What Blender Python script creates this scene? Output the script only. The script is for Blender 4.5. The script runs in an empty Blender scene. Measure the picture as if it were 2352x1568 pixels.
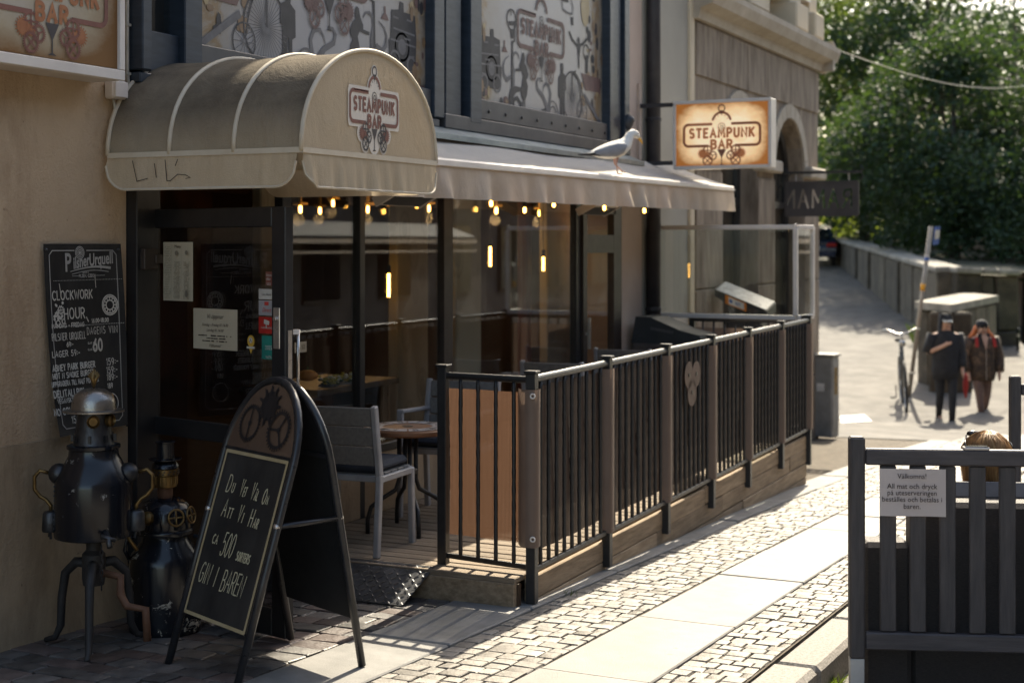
import bpy, math, random
from mathutils import Vector as V, Matrix as MX
R = math.radians
random.seed(11)
sc = bpy.context.scene
col = sc.collection

# ------------------------------------------------------------------ camera, sky, sun, exposure
TH = R(25.5); CT, ST = math.cos(TH), math.sin(TH)      # the facade runs along +X, the street side is -Y
FOC, CAMZ, HOR = 3400.0, 1.8, 560.0                    # survey numbers taken from the photograph (2352 px wide)
cd = bpy.data.cameras.new('camera'); cam = bpy.data.objects.new('camera', cd); col.objects.link(cam)
cam.location = (0, 0, CAMZ); cam.rotation_euler = (R(90), 0, TH - R(90))
cd.sensor_width = 36; cd.lens = 36 * FOC / 2352; cd.shift_y = -(784 - HOR) / 2352
cd.clip_start = .05; cd.clip_end = 2000
cd.dof.use_dof = True; cd.dof.focus_distance = 6.6; cd.dof.aperture_fstop = 2.6; cd.dof.aperture_blades = 9
sc.camera = cam
SUN = V((1.035, .125, 1.0)).normalized()
w = bpy.data.worlds.new('World'); sc.world = w; w.use_nodes = True
nt = w.node_tree; nt.nodes.clear()
sky = nt.nodes.new('ShaderNodeTexSky'); sky.sky_type = 'NISHITA'; sky.sun_disc = False
sky.sun_elevation = math.asin(SUN.z); sky.sun_rotation = math.atan2(SUN.x, SUN.y)
sky.air_density = 1.0; sky.dust_density = 2.5; sky.ozone_density = 1.0
bg = nt.nodes.new('ShaderNodeBackground'); bg.inputs[1].default_value = .12
wo = nt.nodes.new('ShaderNodeOutputWorld')
nt.links.new(sky.outputs[0], bg.inputs[0]); nt.links.new(bg.outputs[0], wo.inputs[0])
sd = bpy.data.lights.new('sun', 'SUN'); sun = bpy.data.objects.new('sun', sd); col.objects.link(sun)
sd.energy = 4.0; sd.angle = R(.5); sd.color = (1, .93, .82)
sun.rotation_euler = SUN.to_track_quat('Z', 'Y').to_euler(); sun.location = (20, 0, 30)
vs = sc.view_settings; vs.view_transform = 'Standard'; vs.look = 'None'; vs.exposure = 1.5; vs.gamma = 1
vs.use_white_balance = True; vs.white_balance_temperature = 7250; vs.white_balance_tint = 7
sc.render.engine = 'CYCLES'
cy = sc.cycles; cy.max_bounces = 9; cy.diffuse_bounces = 4; cy.glossy_bounces = 4; cy.transparent_max_bounces = 14
cy.transmission_bounces = 4; cy.use_denoising = True; cy.sample_clamp_indirect = 6; cy.caustics_reflective = False; cy.caustics_refractive = False

# ------------------------------------------------------------------ survey helpers (photo mark -> real point on a known plane)
def ray(px, py):
    r = (px - 1176) / FOC
    return V((CT + r * ST, ST - r * CT, (HOR - py) / FOC))
def on_y(px, py, y): d = ray(px, py); t = y / d.y; return V((d.x * t, y, CAMZ + d.z * t))
def on_x(px, py, x): d = ray(px, py); t = x / d.x; return V((x, d.y * t, CAMZ + d.z * t))
def on_d(px, py, D): return ray(px, py) * D + V((0, 0, CAMZ))
def gz(x):
    t = min(max(x - 6.7, -14), 18)
    return -.04 * t - (.0012 * t * t if t > 0 else 0)
def on_g(px, py, off=0):
    d = ray(px, py); lo, hi = .5, 120
    for _ in range(50):
        m = (lo + hi) / 2
        if CAMZ + d.z * m > gz(d.x * m) + off: lo = m
        else: hi = m
    return V((d.x * m, d.y * m, CAMZ + d.z * m))

# ------------------------------------------------------------------ materials
def nn(t, k, **kw):
    n = t.nodes.new('ShaderNode' + k)
    for a, b in kw.items(): setattr(n, a, b)
    return n
def ramp(t, fac, stops):
    n = nn(t, 'ValToRGB'); e = n.color_ramp.elements
    while len(e) < len(stops): e.new(.5)
    for i, (p, c) in enumerate(stops): e[i].position = p; e[i].color = (*c, 1) if len(c) == 3 else c
    t.links.new(fac, n.inputs[0]); return n.outputs[0]
def noise(t, scale, detail=4, rough=.6, vec=None, dist=0):
    n = nn(t, 'TexNoise'); n.inputs['Scale'].default_value = scale; n.inputs['Detail'].default_value = detail
    n.inputs['Roughness'].default_value = rough; n.inputs['Distortion'].default_value = dist
    if vec is None: vec = nn(t, 'TexCoord').outputs['Object']
    t.links.new(vec, n.inputs['Vector']); return n.outputs['Fac']
def mixc(t, fac, a, b, mode='MIX'):
    n = nn(t, 'Mix', data_type='RGBA', blend_type=mode)
    for s, x in ((0, fac), (6, a), (7, b)):
        if isinstance(x, (int, float)): n.inputs[s].default_value = x
        elif isinstance(x, tuple): n.inputs[s].default_value = (*x[:3], 1)
        else: t.links.new(x, n.inputs[s])
    return n.outputs[2]
MATS = {}
def base(name):
    m = bpy.data.materials.new(name); m.use_nodes = True; t = m.node_tree
    p = t.nodes['Principled BSDF']; MATS[name] = m; return m, t, p
def bump(t, p, h, strength, dist=.01):
    b = nn(t, 'Bump'); b.inputs['Strength'].default_value = strength; b.inputs['Distance'].default_value = dist
    t.links.new(h, b.inputs['Height']); t.links.new(b.outputs[0], p.inputs['Normal'])
def stretch(t, s):
    c = nn(t, 'TexCoord'); mp = nn(t, 'Mapping'); mp.inputs['Scale'].default_value = s
    t.links.new(c.outputs['Object'], mp.inputs[0]); return mp.outputs[0]
def mat(name, c, rough=.6, metal=0, c2=None, ns=6, bs=0, bst=.2, spec=.5, st=None, var=0, detail=5, lo=.35, hi=.7, coat=0):
    """plain surface: colour c varied towards c2 by noise of scale ns, fine relief bs/bst, var = per-object tone spread"""
    m, t, p = base(name)
    p.inputs['Roughness'].default_value = rough; p.inputs['Metallic'].default_value = metal
    p.inputs['Specular IOR Level'].default_value = spec; p.inputs['Coat Weight'].default_value = coat
    vec = stretch(t, st) if st else None
    if c2 is None: c2 = tuple(min(1, x * 1.25 + .004) for x in c); c = tuple(x * .82 for x in c)
    f = noise(t, ns, detail, .62, vec)
    o = ramp(t, f, [(lo, c), (hi, c2)])
    if var:
        oi = nn(t, 'ObjectInfo'); mr = nn(t, 'MapRange'); mr.inputs[3].default_value = 1 - var; mr.inputs[4].default_value = 1 + var
        t.links.new(oi.outputs['Random'], mr.inputs[0])
        hs = nn(t, 'HueSaturation'); t.links.new(mr.outputs[0], hs.inputs['Value']); t.links.new(o, hs.inputs['Color']); o = hs.outputs[0]
    t.links.new(o, p.inputs['Base Color'])
    rr = nn(t, 'MapRange'); rr.inputs[3].default_value = max(0, rough - .1); rr.inputs[4].default_value = min(1, rough + .12)
    t.links.new(noise(t, ns * 2.3, 3, .6, vec), rr.inputs[0]); t.links.new(rr.outputs[0], p.inputs['Roughness'])
    if bs: bump(t, p, noise(t, bs, 4, .65, vec), bst)
    return m
def emit(name, c, s):
    m, t, p = base(name); p.inputs['Base Color'].default_value = (*c, 1)
    p.inputs['Emission Color'].default_value = (*c, 1); p.inputs['Emission Strength'].default_value = s; return m
def glass(name, tint=(.86, .9, .88), refl=1.0, rough=0.0):
    m, t, p = base(name); t.nodes.remove(p)
    tr = nn(t, 'BsdfTransparent'); tr.inputs[0].default_value = (*tint, 1)
    gl = nn(t, 'BsdfGlossy'); gl.inputs['Roughness'].default_value = rough; gl.inputs[0].default_value = (.95, .97, 1, 1)
    fr = nn(t, 'Fresnel'); ge = nn(t, 'NewGeometry'); io = nn(t, 'MapRange'); io.inputs[3].default_value = 1.55; io.inputs[4].default_value = 1 / 1.55; t.links.new(ge.outputs['Backfacing'], io.inputs[0]); t.links.new(io.outputs[0], fr.inputs[0])
    mu = nn(t, 'Math', operation='MULTIPLY'); mu.inputs[1].default_value = refl; t.links.new(fr.outputs[0], mu.inputs[0])
    mx = nn(t, 'MixShader'); t.links.new(mu.outputs[0], mx.inputs[0]); t.links.new(tr.outputs[0], mx.inputs[1]); t.links.new(gl.outputs[0], mx.inputs[2])
    t.links.new(mx.outputs[0], t.nodes['Material Output'].inputs[0]); return m
def cloth(name, c, c2, trans=.35, ns=3, st=None, soil_shade=None, bs=5):
    """awning canvas: diffuse plus light coming through"""
    m, t, p = base(name)
    vec = stretch(t, st) if st else None
    o = ramp(t, noise(t, ns, 5, .65, vec), [(.3, c), (.72, c2)])
    if soil_shade:
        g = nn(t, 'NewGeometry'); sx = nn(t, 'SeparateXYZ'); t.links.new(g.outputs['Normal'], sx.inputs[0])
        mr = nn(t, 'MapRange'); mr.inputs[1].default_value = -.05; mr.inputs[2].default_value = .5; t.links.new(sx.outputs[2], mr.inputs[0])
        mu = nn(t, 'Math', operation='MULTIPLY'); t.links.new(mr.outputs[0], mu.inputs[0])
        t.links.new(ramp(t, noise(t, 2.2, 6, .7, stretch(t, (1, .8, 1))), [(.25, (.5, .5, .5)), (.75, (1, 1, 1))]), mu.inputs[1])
        o = mixc(t, mu.outputs[0], o, soil_shade)
    p.inputs['Roughness'].default_value = .9; p.inputs['Specular IOR Level'].default_value = .15
    t.links.new(o, p.inputs['Base Color'])
    ma = nn(t, 'Math', operation='MULTIPLY_ADD'); ma.inputs[1].default_value = .12; t.links.new(noise(t, 160, 2, .5), ma.inputs[0]); t.links.new(noise(t, bs, 5, .6, stretch(t, (1, 1, .6)), .5), ma.inputs[2])
    bump(t, p, ma.outputs[0], .55, .035)
    tl = nn(t, 'BsdfTranslucent'); t.links.new(o, tl.inputs[0])
    mx = nn(t, 'MixShader'); mx.inputs[0].default_value = trans
    t.links.new(p.outputs[0], mx.inputs[1]); t.links.new(tl.outputs[0], mx.inputs[2])
    t.links.new(mx.outputs[0], t.nodes['Material Output'].inputs[0]); return m
def netting(name, c, c2, sx, sz, hole=.3, trans=.5, stripe=0):
    """woven plastic privacy net: two crossed thread waves, see-through where they leave a hole"""
    m, t, p = base(name)
    co = nn(t, 'TexCoord'); sp = nn(t, 'SeparateXYZ'); t.links.new(co.outputs['UV'], sp.inputs[0])
    def wave(o, s):
        a = nn(t, 'Math', operation='MULTIPLY'); a.inputs[1].default_value = s; t.links.new(o, a.inputs[0])
        b = nn(t, 'Math', operation='SINE'); t.links.new(a.outputs[0], b.inputs[0]); return b.outputs[0]
    mu = nn(t, 'Math', operation='MULTIPLY'); t.links.new(wave(sp.outputs[0], sx), mu.inputs[0]); t.links.new(wave(sp.outputs[1], sz), mu.inputs[1])
    gt = nn(t, 'Math', operation='GREATER_THAN'); gt.inputs[1].default_value = 1 - hole * 1.9; t.links.new(mu.outputs[0], gt.inputs[0])
    o = mixc(t, noise(t, 5, 4), c, c2)
    if stripe:
        wv = wave(sp.outputs[0], stripe); rg = nn(t, 'MapRange'); rg.inputs[1].default_value = -1; t.links.new(wv, rg.inputs[0]); o = mixc(t, rg.outputs[0], o, tuple(x * .38 for x in c))
    p.inputs['Roughness'].default_value = .55; t.links.new(o, p.inputs['Base Color'])
    tl = nn(t, 'BsdfTranslucent'); t.links.new(o, tl.inputs[0])
    a = nn(t, 'MixShader'); a.inputs[0].default_value = trans; t.links.new(p.outputs[0], a.inputs[1]); t.links.new(tl.outputs[0], a.inputs[2])
    b = nn(t, 'MixShader'); tr = nn(t, 'BsdfTransparent'); t.links.new(gt.outputs[0], b.inputs[0]); t.links.new(a.outputs[0], b.inputs[1]); t.links.new(tr.outputs[0], b.inputs[2])
    t.links.new(b.outputs[0], t.nodes['Material Output'].inputs[0]); return m

# ------------------------------------------------------------------ mesh builder
BASE = {}
class MB:
    def __init__(s): s.v = []; s.f = []; s.q = 0; s.uv = None
    def add(s, vs, fs):
        n = len(s.v); s.v += [V(a) for a in vs]; s.f += [tuple(i + n for i in f) for f in fs]; return s
    def box(s, c, sz, rot=None, bev=0):
        c = V(c); h = [a / 2 for a in sz]; rm = rot if rot is not None else MX.Identity(3)
        if bev <= 0:
            p = [(x * h[0], y * h[1], z * h[2]) for x in (-1, 1) for y in (-1, 1) for z in (-1, 1)]
            return s.add([c + rm @ V(a) for a in p], [(0, 1, 3, 2), (4, 6, 7, 5), (0, 4, 5, 1), (2, 3, 7, 6), (0, 2, 6, 4), (1, 5, 7, 3)])
        b = min(bev, min(h) * .9); p = []; ix = {}
        for x in (-1, 1):
            for y in (-1, 1):
                for z in (-1, 1):
                    for k in range(3):
                        q = [x * (h[0] - b), y * (h[1] - b), z * (h[2] - b)]; q[k] = (x, y, z)[k] * h[k]
                        ix[(x, y, z, k)] = len(p); p.append(c + rm @ V(q))
        fs = []
        for k in range(3):
            a, d = [(1, 2), (2, 0), (0, 1)][k]
            for sg in (-1, 1):
                def key(u, w2):
                    t = [0, 0, 0]; t[k] = sg; t[a] = u; t[d] = w2; return ix[(*t, k)]
                f = [key(-1, -1), key(1, -1), key(1, 1), key(-1, 1)]; fs.append(f if sg > 0 else f[::-1])
            for u in (-1, 1):
                for w2 in (-1, 1):
                    def kk(sg, face):
                        t = [0, 0, 0]; t[k] = sg; t[a] = u; t[d] = w2; return ix[(*t, face)]
                    f = [kk(-1, a), kk(1, a), kk(1, d), kk(-1, d)]; fs.append(f if u * w2 > 0 else f[::-1])
        for x in (-1, 1):
            for y in (-1, 1):
                for z in (-1, 1):
                    f = [ix[(x, y, z, 0)], ix[(x, y, z, 1)], ix[(x, y, z, 2)]]; fs.append(f if x * y * z > 0 else f[::-1])
        return s.add(p, fs)
    def bar(s, p0, p1, w2, h2, up=(0, 0, 1), bev=0):
        p0, p1 = V(p0), V(p1); d = p1 - p0; L = d.length; d.normalize(); u = V(up)
        x = d.cross(u)
        if x.length < 1e-4: u = V((1, 0, 0)); x = d.cross(u)
        x.normalize(); u = x.cross(d)
        return s.box((p0 + p1) / 2, (w2, L, h2), MX((x, d, u)).transposed(), bev)
    def tube(s, pts, r, n=8, caps=True, closed=False, flat=1):
        pts = [V(p) for p in pts]; m = len(pts); rs = r if isinstance(r, (list, tuple)) else [r] * m
        rings = []; prev = None
        for i in range(m):
            if closed: d = pts[(i + 1) % m] - pts[i - 1]
            else: d = pts[min(i + 1, m - 1)] - pts[max(i - 1, 0)]
            if d.length < 1e-9: d = V((0, 0, 1))
            d.normalize()
            if prev is None:
                a = V((0, 0, 1)) if abs(d.z) < .9 else V((1, 0, 0)); u = d.cross(a).normalized()
            else:
                u = prev - d * prev.dot(d)
                u = u.normalized() if u.length > 1e-6 else d.orthogonal().normalized()
            prev = u; w2 = d.cross(u)
            rings.append([pts[i] + (u * math.cos(2 * math.pi * k / n) + w2 * math.sin(2 * math.pi * k / n) * flat) * rs[i] for k in range(n)])
        return s.loft(rings, caps and not closed, closed)
    def loft(s, rings, caps=True, closed=False):
        n = len(rings[0]); m = len(rings); o = len(s.v)
        for r in rings: s.v += [V(p) for p in r]
        for i in range(m if closed else m - 1):
            a, b = o + i * n, o + ((i + 1) % m) * n
            for k in range(n): s.f.append((a + k, a + (k + 1) % n, b + (k + 1) % n, b + k))
        if caps: s.f.append(tuple(o + k for k in range(n))[::-1]); s.f.append(tuple(o + (m - 1) * n + k for k in range(n)))
        return s
    def lathe(s, prof, n=20, c=(0, 0, 0), rot=None, sx=1, sy=1):
        c = V(c); rm = rot if rot is not None else MX.Identity(3)
        return s.loft([[c + rm @ V((max(r, 1e-4) * math.cos(2 * math.pi * k / n) * sx, max(r, 1e-4) * math.sin(2 * math.pi * k / n) * sy, z)) for k in range(n)] for r, z in prof])
    def sph(s, c, r, n=12, m=8, rot=None):
        rr = r if isinstance(r, (list, tuple, V)) else (r, r, r)
        c = V(c); rm = rot if rot is not None else MX.Identity(3)
        rings = []
        for i in range(m + 1):
            a = -math.pi / 2 + math.pi * i / m; q = max(math.cos(a), 1e-3)
            rings.append([c + rm @ V((rr[0] * q * math.cos(2 * math.pi * k / n), rr[1] * q * math.sin(2 * math.pi * k / n), rr[2] * math.sin(a))) for k in range(n)])
        return s.loft(rings)
    def grid(s, fn, nu, nv):
        o = len(s.v); s.v += [V(fn(i / nu, j / nv)) for j in range(nv + 1) for i in range(nu + 1)]
        for j in range(nv):
            for i in range(nu):
                a = o + j * (nu + 1) + i; s.f.append((a, a + 1, a + nu + 2, a + nu + 1))
        return s
    def slab(s, pts, n, th):
        """planar outline pts (3-D) thickened by th along n"""
        n = V(n).normalized() * th; o = len(s.v); m = len(pts)
        s.v += [V(p) for p in pts] + [V(p) + n for p in pts]
        s.f.append(tuple(range(o, o + m))); s.f.append(tuple(range(o + m, o + 2 * m))[::-1])
        for i in range(m): s.f.append((o + i, o + m + i, o + m + (i + 1) % m, o + (i + 1) % m))
        return s
    # flat print in a plane frame T (4x4): each stroke sits a hair above the one before
    def poly(s, T, pts):
        s.q += 1; return s.add([T @ V((x, y, s.q * 2.5e-5)) for x, y in pts], [tuple(range(len(pts)))])
    def rib(s, T, pts, wd):
        s.q += 1; z = s.q * 2.5e-5; pts = [V(p) for p in pts]; m = len(pts); L = []; Rr = []
        ws = wd if isinstance(wd, (list, tuple)) else [wd] * m
        for i in range(m):
            a = (pts[i] - pts[i - 1]) if i else (pts[1] - pts[0]); b = (pts[i + 1] - pts[i]) if i < m - 1 else a
            a = a.normalized() if a.length else V((1, 0)); b = b.normalized() if b.length else a
            t = (a + b); t = t.normalized() if t.length > .2 else a
            nrm = V((-t.y, t.x)); k = 1 / max(.55, nrm.dot(V((-a.y, a.x))))
            e = t * (ws[i] / 2 if m > 1 and i in (0, m - 1) else 0) * (-1 if i == 0 else 1) * .6
            L.append(pts[i] + nrm * ws[i] / 2 * k + e); Rr.append(pts[i] - nrm * ws[i] / 2 * k + e)
        vs = [T @ V((p.x, p.y, z)) for p in L + Rr]
        return s.add(vs, [(i + m, i + 1 + m, i + 1, i) for i in range(m - 1)])
    def disc(s, T, c, r, n=20, ry=None):
        return s.poly(T, [(c[0] + r * math.cos(2 * math.pi * k / n), c[1] + (ry or r) * math.sin(2 * math.pi * k / n)) for k in range(n)])
    def ring(s, T, c, r, wd, n=28, a0=0, a1=360):
        m = n; s.q += 1; z = s.q * 2.5e-5; vs = []
        for k in range(m + 1):
            a = R(a0 + (a1 - a0) * k / m)
            for q in (r - wd / 2, r + wd / 2): vs.append(T @ V((c[0] + q * math.cos(a), c[1] + q * math.sin(a), z)))
        return s.add(vs, [(2 * k, 2 * k + 1, 2 * k + 3, 2 * k + 2) for k in range(m)])
    def gear(s, T, c, r, wd, teeth, spokes=4, rot=0, hub=.2):
        s.ring(T, c, r - wd / 2, wd)
        for k in range(teeth):
            a = 2 * math.pi * k / teeth; d = V((math.cos(a), math.sin(a))); q = V(c)
            s.rib(T, [q + d * (r - wd * .3), q + d * (r + wd * .5)], r * 2 * math.pi / teeth * .42)
        for k in range(spokes):
            a = rot + 2 * math.pi * k / spokes; d = V((math.cos(a), math.sin(a)))
            s.rib(T, [V(c), V(c) + d * (r - wd * .6)], wd * .75)
        if hub: s.disc(T, c, r * hub, 14)
        return s
    def mesh(s, name, smooth=False):
        me = bpy.data.meshes.new(name); me.from_pydata([tuple(a) for a in s.v], [], s.f)
        if s.uv is not None:
            l = me.uv_layers.new(name='UVMap')
            for p in me.polygons:
                for li in p.loop_indices: l.data[li].uv = s.uv[me.loops[li].vertex_index]
        if smooth:
            me.polygons.foreach_set('use_smooth', [True] * len(me.polygons))
            if smooth is not True:
                me.update()
                try: me.set_sharp_from_angle(angle=R(smooth))
                except Exception: pass
        me.update(); return me
    def build(s, name, m, parent=None, smooth=False):
        return put(name, s.mesh(name, smooth), m, parent)
def put(name, me, m, parent=None):
    o = bpy.data.objects.new(name, me); col.objects.link(o)
    if m is not None and not me.materials: me.materials.append(MATS[m] if isinstance(m, str) else m)
    if parent is not None:
        o.parent = parent
        b = BASE.get(parent.name)
        if b is not None: o.location = -b
    return o
def tag(o, label, cat, group=None, kind=None):
    if label: o['label'] = label
    if cat: o['category'] = cat
    if group: o['group'] = group
    if kind: o['kind'] = kind
    return o
def thing(name, label, cat, loc=(0, 0, 0), rotz=None, group=None):
    """Empty at the thing's base. rotz=None: its parts are modelled in world coordinates; otherwise in the thing's own frame"""
    o = bpy.data.objects.new(name, None); col.objects.link(o); o.location = loc; o.empty_display_size = .1
    if rotz is None: BASE[o.name] = V(loc)
    else: o.rotation_euler = (0, 0, rotz)
    return tag(o, label, cat, group)
def struct(name, mb, m, smooth=False):
    return tag(mb.build(name, m, None, smooth), None, None, None, 'structure')
def dup(root, loc, rotz, label=None):
    r = root.copy(); col.objects.link(r); r.location = loc; r.rotation_euler = (0, 0, rotz)
    if label: r['label'] = label
    for ch in list(root.children):
        c = ch.copy(); col.objects.link(c); c.parent = r
        for g in ch.children:
            d = g.copy(); col.objects.link(d); d.parent = c
    return r
def frame(o, x, y):
    x = V(x).normalized(); y = V(y).normalized(); z = x.cross(y)
    return MX(((x.x, y.x, z.x, o[0]), (x.y, y.y, z.y, o[1]), (x.z, y.z, z.z, o[2]), (0, 0, 0, 1)))
def FY(x, y, z): return frame((x, y, z), (1, 0, 0), (0, 0, 1))        # print that faces the street (-Y)
def FX(x, y, z): return frame((x, y, z), (0, -1, 0), (0, 0, 1))       # print that faces the camera side (-X)
def qmesh(pts, uvs=None):
    b = MB(); b.add(pts, [tuple(range(len(pts)))]); b.uv = uvs; return b
def text(name, s, size, m, T, parent, align='CENTER', sx=1, shear=0, bold=0):
    cu = bpy.data.curves.new(name, 'FONT'); cu.body = s; cu.size = size; cu.align_x = align; cu.shear = shear; cu.offset = bold
    cu.resolution_u = 2
    o = bpy.data.objects.new(name, cu); col.objects.link(o)
    dg = bpy.context.evaluated_depsgraph_get(); me = bpy.data.meshes.new_from_object(o.evaluated_get(dg))
    bpy.data.objects.remove(o)
    me.transform(T @ MX.Diagonal((sx, 1, 1, 1))); me.materials.clear(); me.name = name
    return put(name, me, m, parent)

# ------------------------------------------------------------------ stroke lettering
def arc(cx, cy, rx, ry, a0, a1, n=9): return [(cx + rx * math.cos(R(a0 + (a1 - a0) * k / n)), cy + ry * math.sin(R(a0 + (a1 - a0) * k / n))) for k in range(n + 1)]
GL = {
 'A': (.8, [[(0, 0), (.4, 1), (.8, 0)], [(.16, .36), (.64, .36)]]),
 'B': (.7, [[(0, 0), (0, 1)], [(0, 1)] + arc(.35, .77, .3, .23, 90, -90) + [(0, .54)], [(0, .54)] + arc(.38, .27, .32, .27, 90, -90) + [(0, 0)]]),
 'C': (.75, [arc(.42, .5, .42, .5, 50, 310, 12)]),
 'D': (.75, [[(0, 0), (0, 1)], [(0, 1)] + arc(.3, .5, .42, .5, 90, -90, 10) + [(0, 0)]]),
 'E': (.6, [[(0, 0), (0, 1)], [(0, 1), (.6, 1)], [(0, .52), (.5, .52)], [(0, 0), (.6, 0)]]),
 'F': (.6, [[(0, 0), (0, 1)], [(0, 1), (.6, 1)], [(0, .52), (.45, .52)]]),
 'G': (.8, [arc(.42, .5, .42, .5, 50, 320, 12) + [(.76, .45)], [(.45, .45), (.8, .45)]]),
 'H': (.7, [[(0, 0), (0, 1)], [(.7, 0), (.7, 1)], [(0, .5), (.7, .5)]]),
 'I': (.12, [[(.06, 0), (.06, 1)]]),
 'J': (.5, [[(.5, 1), (.5, .25)] + arc(.25, .25, .25, .25, 0, -150, 6)]),
 'K': (.7, [[(0, 0), (0, 1)], [(.68, 1), (0, .42)], [(.22, .58), (.7, 0)]]),
 'L': (.55, [[(0, 1), (0, 0)], [(0, 0), (.55, 0)]]),
 'M': (.95, [[(0, 0), (.05, 1), (.475, .3), (.9, 1), (.95, 0)]]),
 'N': (.75, [[(0, 0), (0, 1), (.75, 0), (.75, 1)]]),
 'O': (.84, [arc(.42, .5, .42, .5, 90, 450, 16)]),
 'P': (.65, [[(0, 0), (0, 1)], [(0, 1)] + arc(.35, .74, .3, .26, 90, -90) + [(0, .48)]]),
 'Q': (.84, [arc(.42, .5, .42, .5, 90, 450, 16), [(.5, .25), (.85, -.08)]]),
 'R': (.7, [[(0, 0), (0, 1)], [(0, 1)] + arc(.35, .75, .3, .25, 90, -90) + [(0, .5)], [(.3, .5), (.7, 0)]]),
 'S': (.65, [arc(.33, .75, .3, .25, 40, 250, 9) + arc(.33, .26, .32, .26, 80, -140, 9)]),
 'T': (.7, [[(0, 1), (.7, 1)], [(.35, 1), (.35, 0)]]),
 'U': (.72, [[(0, 1), (0, .3)] + arc(.36, .3, .36, .3, 180, 360, 8) + [(.72, 1)]]),
 'V': (.75, [[(0, 1), (.37, 0), (.75, 1)]]),
 'W': (1.05, [[(0, 1), (.26, 0), (.52, .8), (.78, 0), (1.05, 1)]]),
 'X': (.7, [[(0, 0), (.7, 1)], [(0, 1), (.7, 0)]]),
 'Y': (.7, [[(0, 1), (.35, .45), (.7, 1)], [(.35, .45), (.35, 0)]]),
 'Z': (.65, [[(0, 1), (.65, 1), (0, 0), (.65, 0)]]),
 '0': (.6, [arc(.3, .5, .3, .5, 90, 450, 14)]), '1': (.25, [[(0, .8), (.18, 1), (.18, 0)]]),
 '2': (.6, [arc(.3, .72, .28, .28, 160, -30, 8) + [(0, 0), (.6, 0)]]),
 '3': (.6, [arc(.28, .76, .26, .24, 140, -80, 8) + arc(.28, .26, .3, .26, 80, -150, 9)]),
 '5': (.6, [[(.55, 1), (.1, 1), (.06, .58)] + arc(.27, .32, .3, .32, 120, -150, 10)]),
 '6': (.6, [[(.48, 1), (.12, .55)] + arc(.3, .3, .29, .3, 150, 510, 14)]),
 '8': (.6, [arc(.3, .76, .25, .24, 90, 450, 12), arc(.3, .27, .3, .27, 90, 450, 12)]),
 '9': (.6, [arc(.3, .7, .28, .3, 0, 360, 14) + [(.5, .35), (.3, 0)]]),
 '-': (.35, [[(0, .45), (.35, .45)]]), ':': (.1, [[(.05, .2), (.05, .26)], [(.05, .6), (.05, .66)]]), '.': (.1, [[(.05, 0), (.05, .06)]]),
 '!': (.1, [[(.05, 1), (.05, .3)], [(.05, 0), (.05, .06)]]), ',': (.1, [[(.06, .06), (.02, -.12)]]), ' ': (.4, []), "'": (.1, [[(.05, 1), (.02, .8)]]),
}
GL['Å'] = (.8, GL['A'][1] + [arc(.4, 1.14, .09, .1, 0, 360, 8)]); GL['Ä'] = (.8, GL['A'][1] + [[(.22, 1.12), (.22, 1.18)], [(.58, 1.12), (.58, 1.18)]])
GL['Ö'] = (.84, GL['O'][1] + [[(.26, 1.12), (.26, 1.18)], [(.58, 1.12), (.58, 1.18)]]); GL['@'] = (1, [arc(.5, .45, .3, .36, 60, 420, 14), [(.78, .8), (.72, .2), (.95, .18)]])
def width(s, h, sp): return sum((GL[c][0] + sp) * h for c in s) - sp * h
def write(b, T, s, x, y, h, wd, sx=1, sp=.2, jit=0, slope=0, lean=0, slab=0, small=None):
    """stroke text at (x,y); small = size of lower-case letters drawn as small capitals; slab = serif length"""
    for c in s:
        hh = h
        if small and c.islower(): hh = h * small
        g = GL[c.upper()]
        jy = random.uniform(-jit, jit) * h
        P = lambda p: (x + (p[0] * sx + lean * p[1]) * hh, y + jy + p[1] * hh + slope * (x + p[0] * hh * sx))
        for st in g[1]:
            b.rib(T, [P((p[0] + random.uniform(-jit, jit) * .4, p[1] + random.uniform(-jit, jit) * .4)) for p in st], wd)
            if slab:
                for e, f in ((st[0], st[1]), (st[-1], st[-2])):
                    if e[1] in (0, 1) and abs(e[0] - f[0]) < abs(e[1] - f[1]) * .8 + .001:
                        yy = e[1] + (.055 if e[1] == 0 else -.055)
                        b.rib(T, [P((e[0] - slab / sx * .8, yy)), P((e[0] + slab / sx * .8, yy))], wd * .62)
        x += (g[0] * sx + sp) * hh
    return x
# ------------------------------------------------------------------ material library
mat('asphalt', (.12, .112, .1), .85, c2=(.22, .205, .185), ns=45, bs=160, bst=.7)
mat('road_far', (.065, .06, .054), .85, c2=(.13, .12, .106), ns=1.6, detail=9, bs=60, bst=.4)
mat('paving_concrete', (.15, .145, .136), .72, c2=(.235, .227, .213), ns=5, detail=9, bs=120, bst=.25)
mat('joint_sand', (.055, .043, .03), .95, c2=(.12, .096, .068), ns=14, bs=60, bst=.6)
mat('sett_granite', (.145, .13, .112), .6, c2=(.25, .227, .198), ns=16, bs=55, bst=.6, var=.24)
mat('sett_dark', (.06, .056, .055), .5, c2=(.15, .14, .13), ns=14, bs=40, bst=.7, var=.4)
mat('sett_red', (.075, .055, .05), .5, c2=(.14, .11, .1), ns=14, bs=40, bst=.7, var=.35)
mat('kerb_granite', (.17, .155, .135), .7, c2=(.3, .275, .25), ns=60, bs=90, bst=.8, var=.12)
mat('earth', (.06, .055, .035), .95, c2=(.12, .11, .06), ns=3, bs=20)
mat('grass', (.045, .085, .012), .9, c2=(.12, .2, .03), ns=9, bs=40, bst=.8)
mat('render_pink', (.52, .395, .315), .9, c2=(.6, .48, .4), ns=2, bs=60, bst=.3, detail=8)
mat('render_olive', (.33, .31, .265), .9, c2=(.38, .36, .31), ns=1.2, bs=60, bst=.2)
mat('render_cream', (.56, .47, .34), .85, c2=(.63, .55, .42), ns=2, bs=50, bst=.2)
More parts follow.
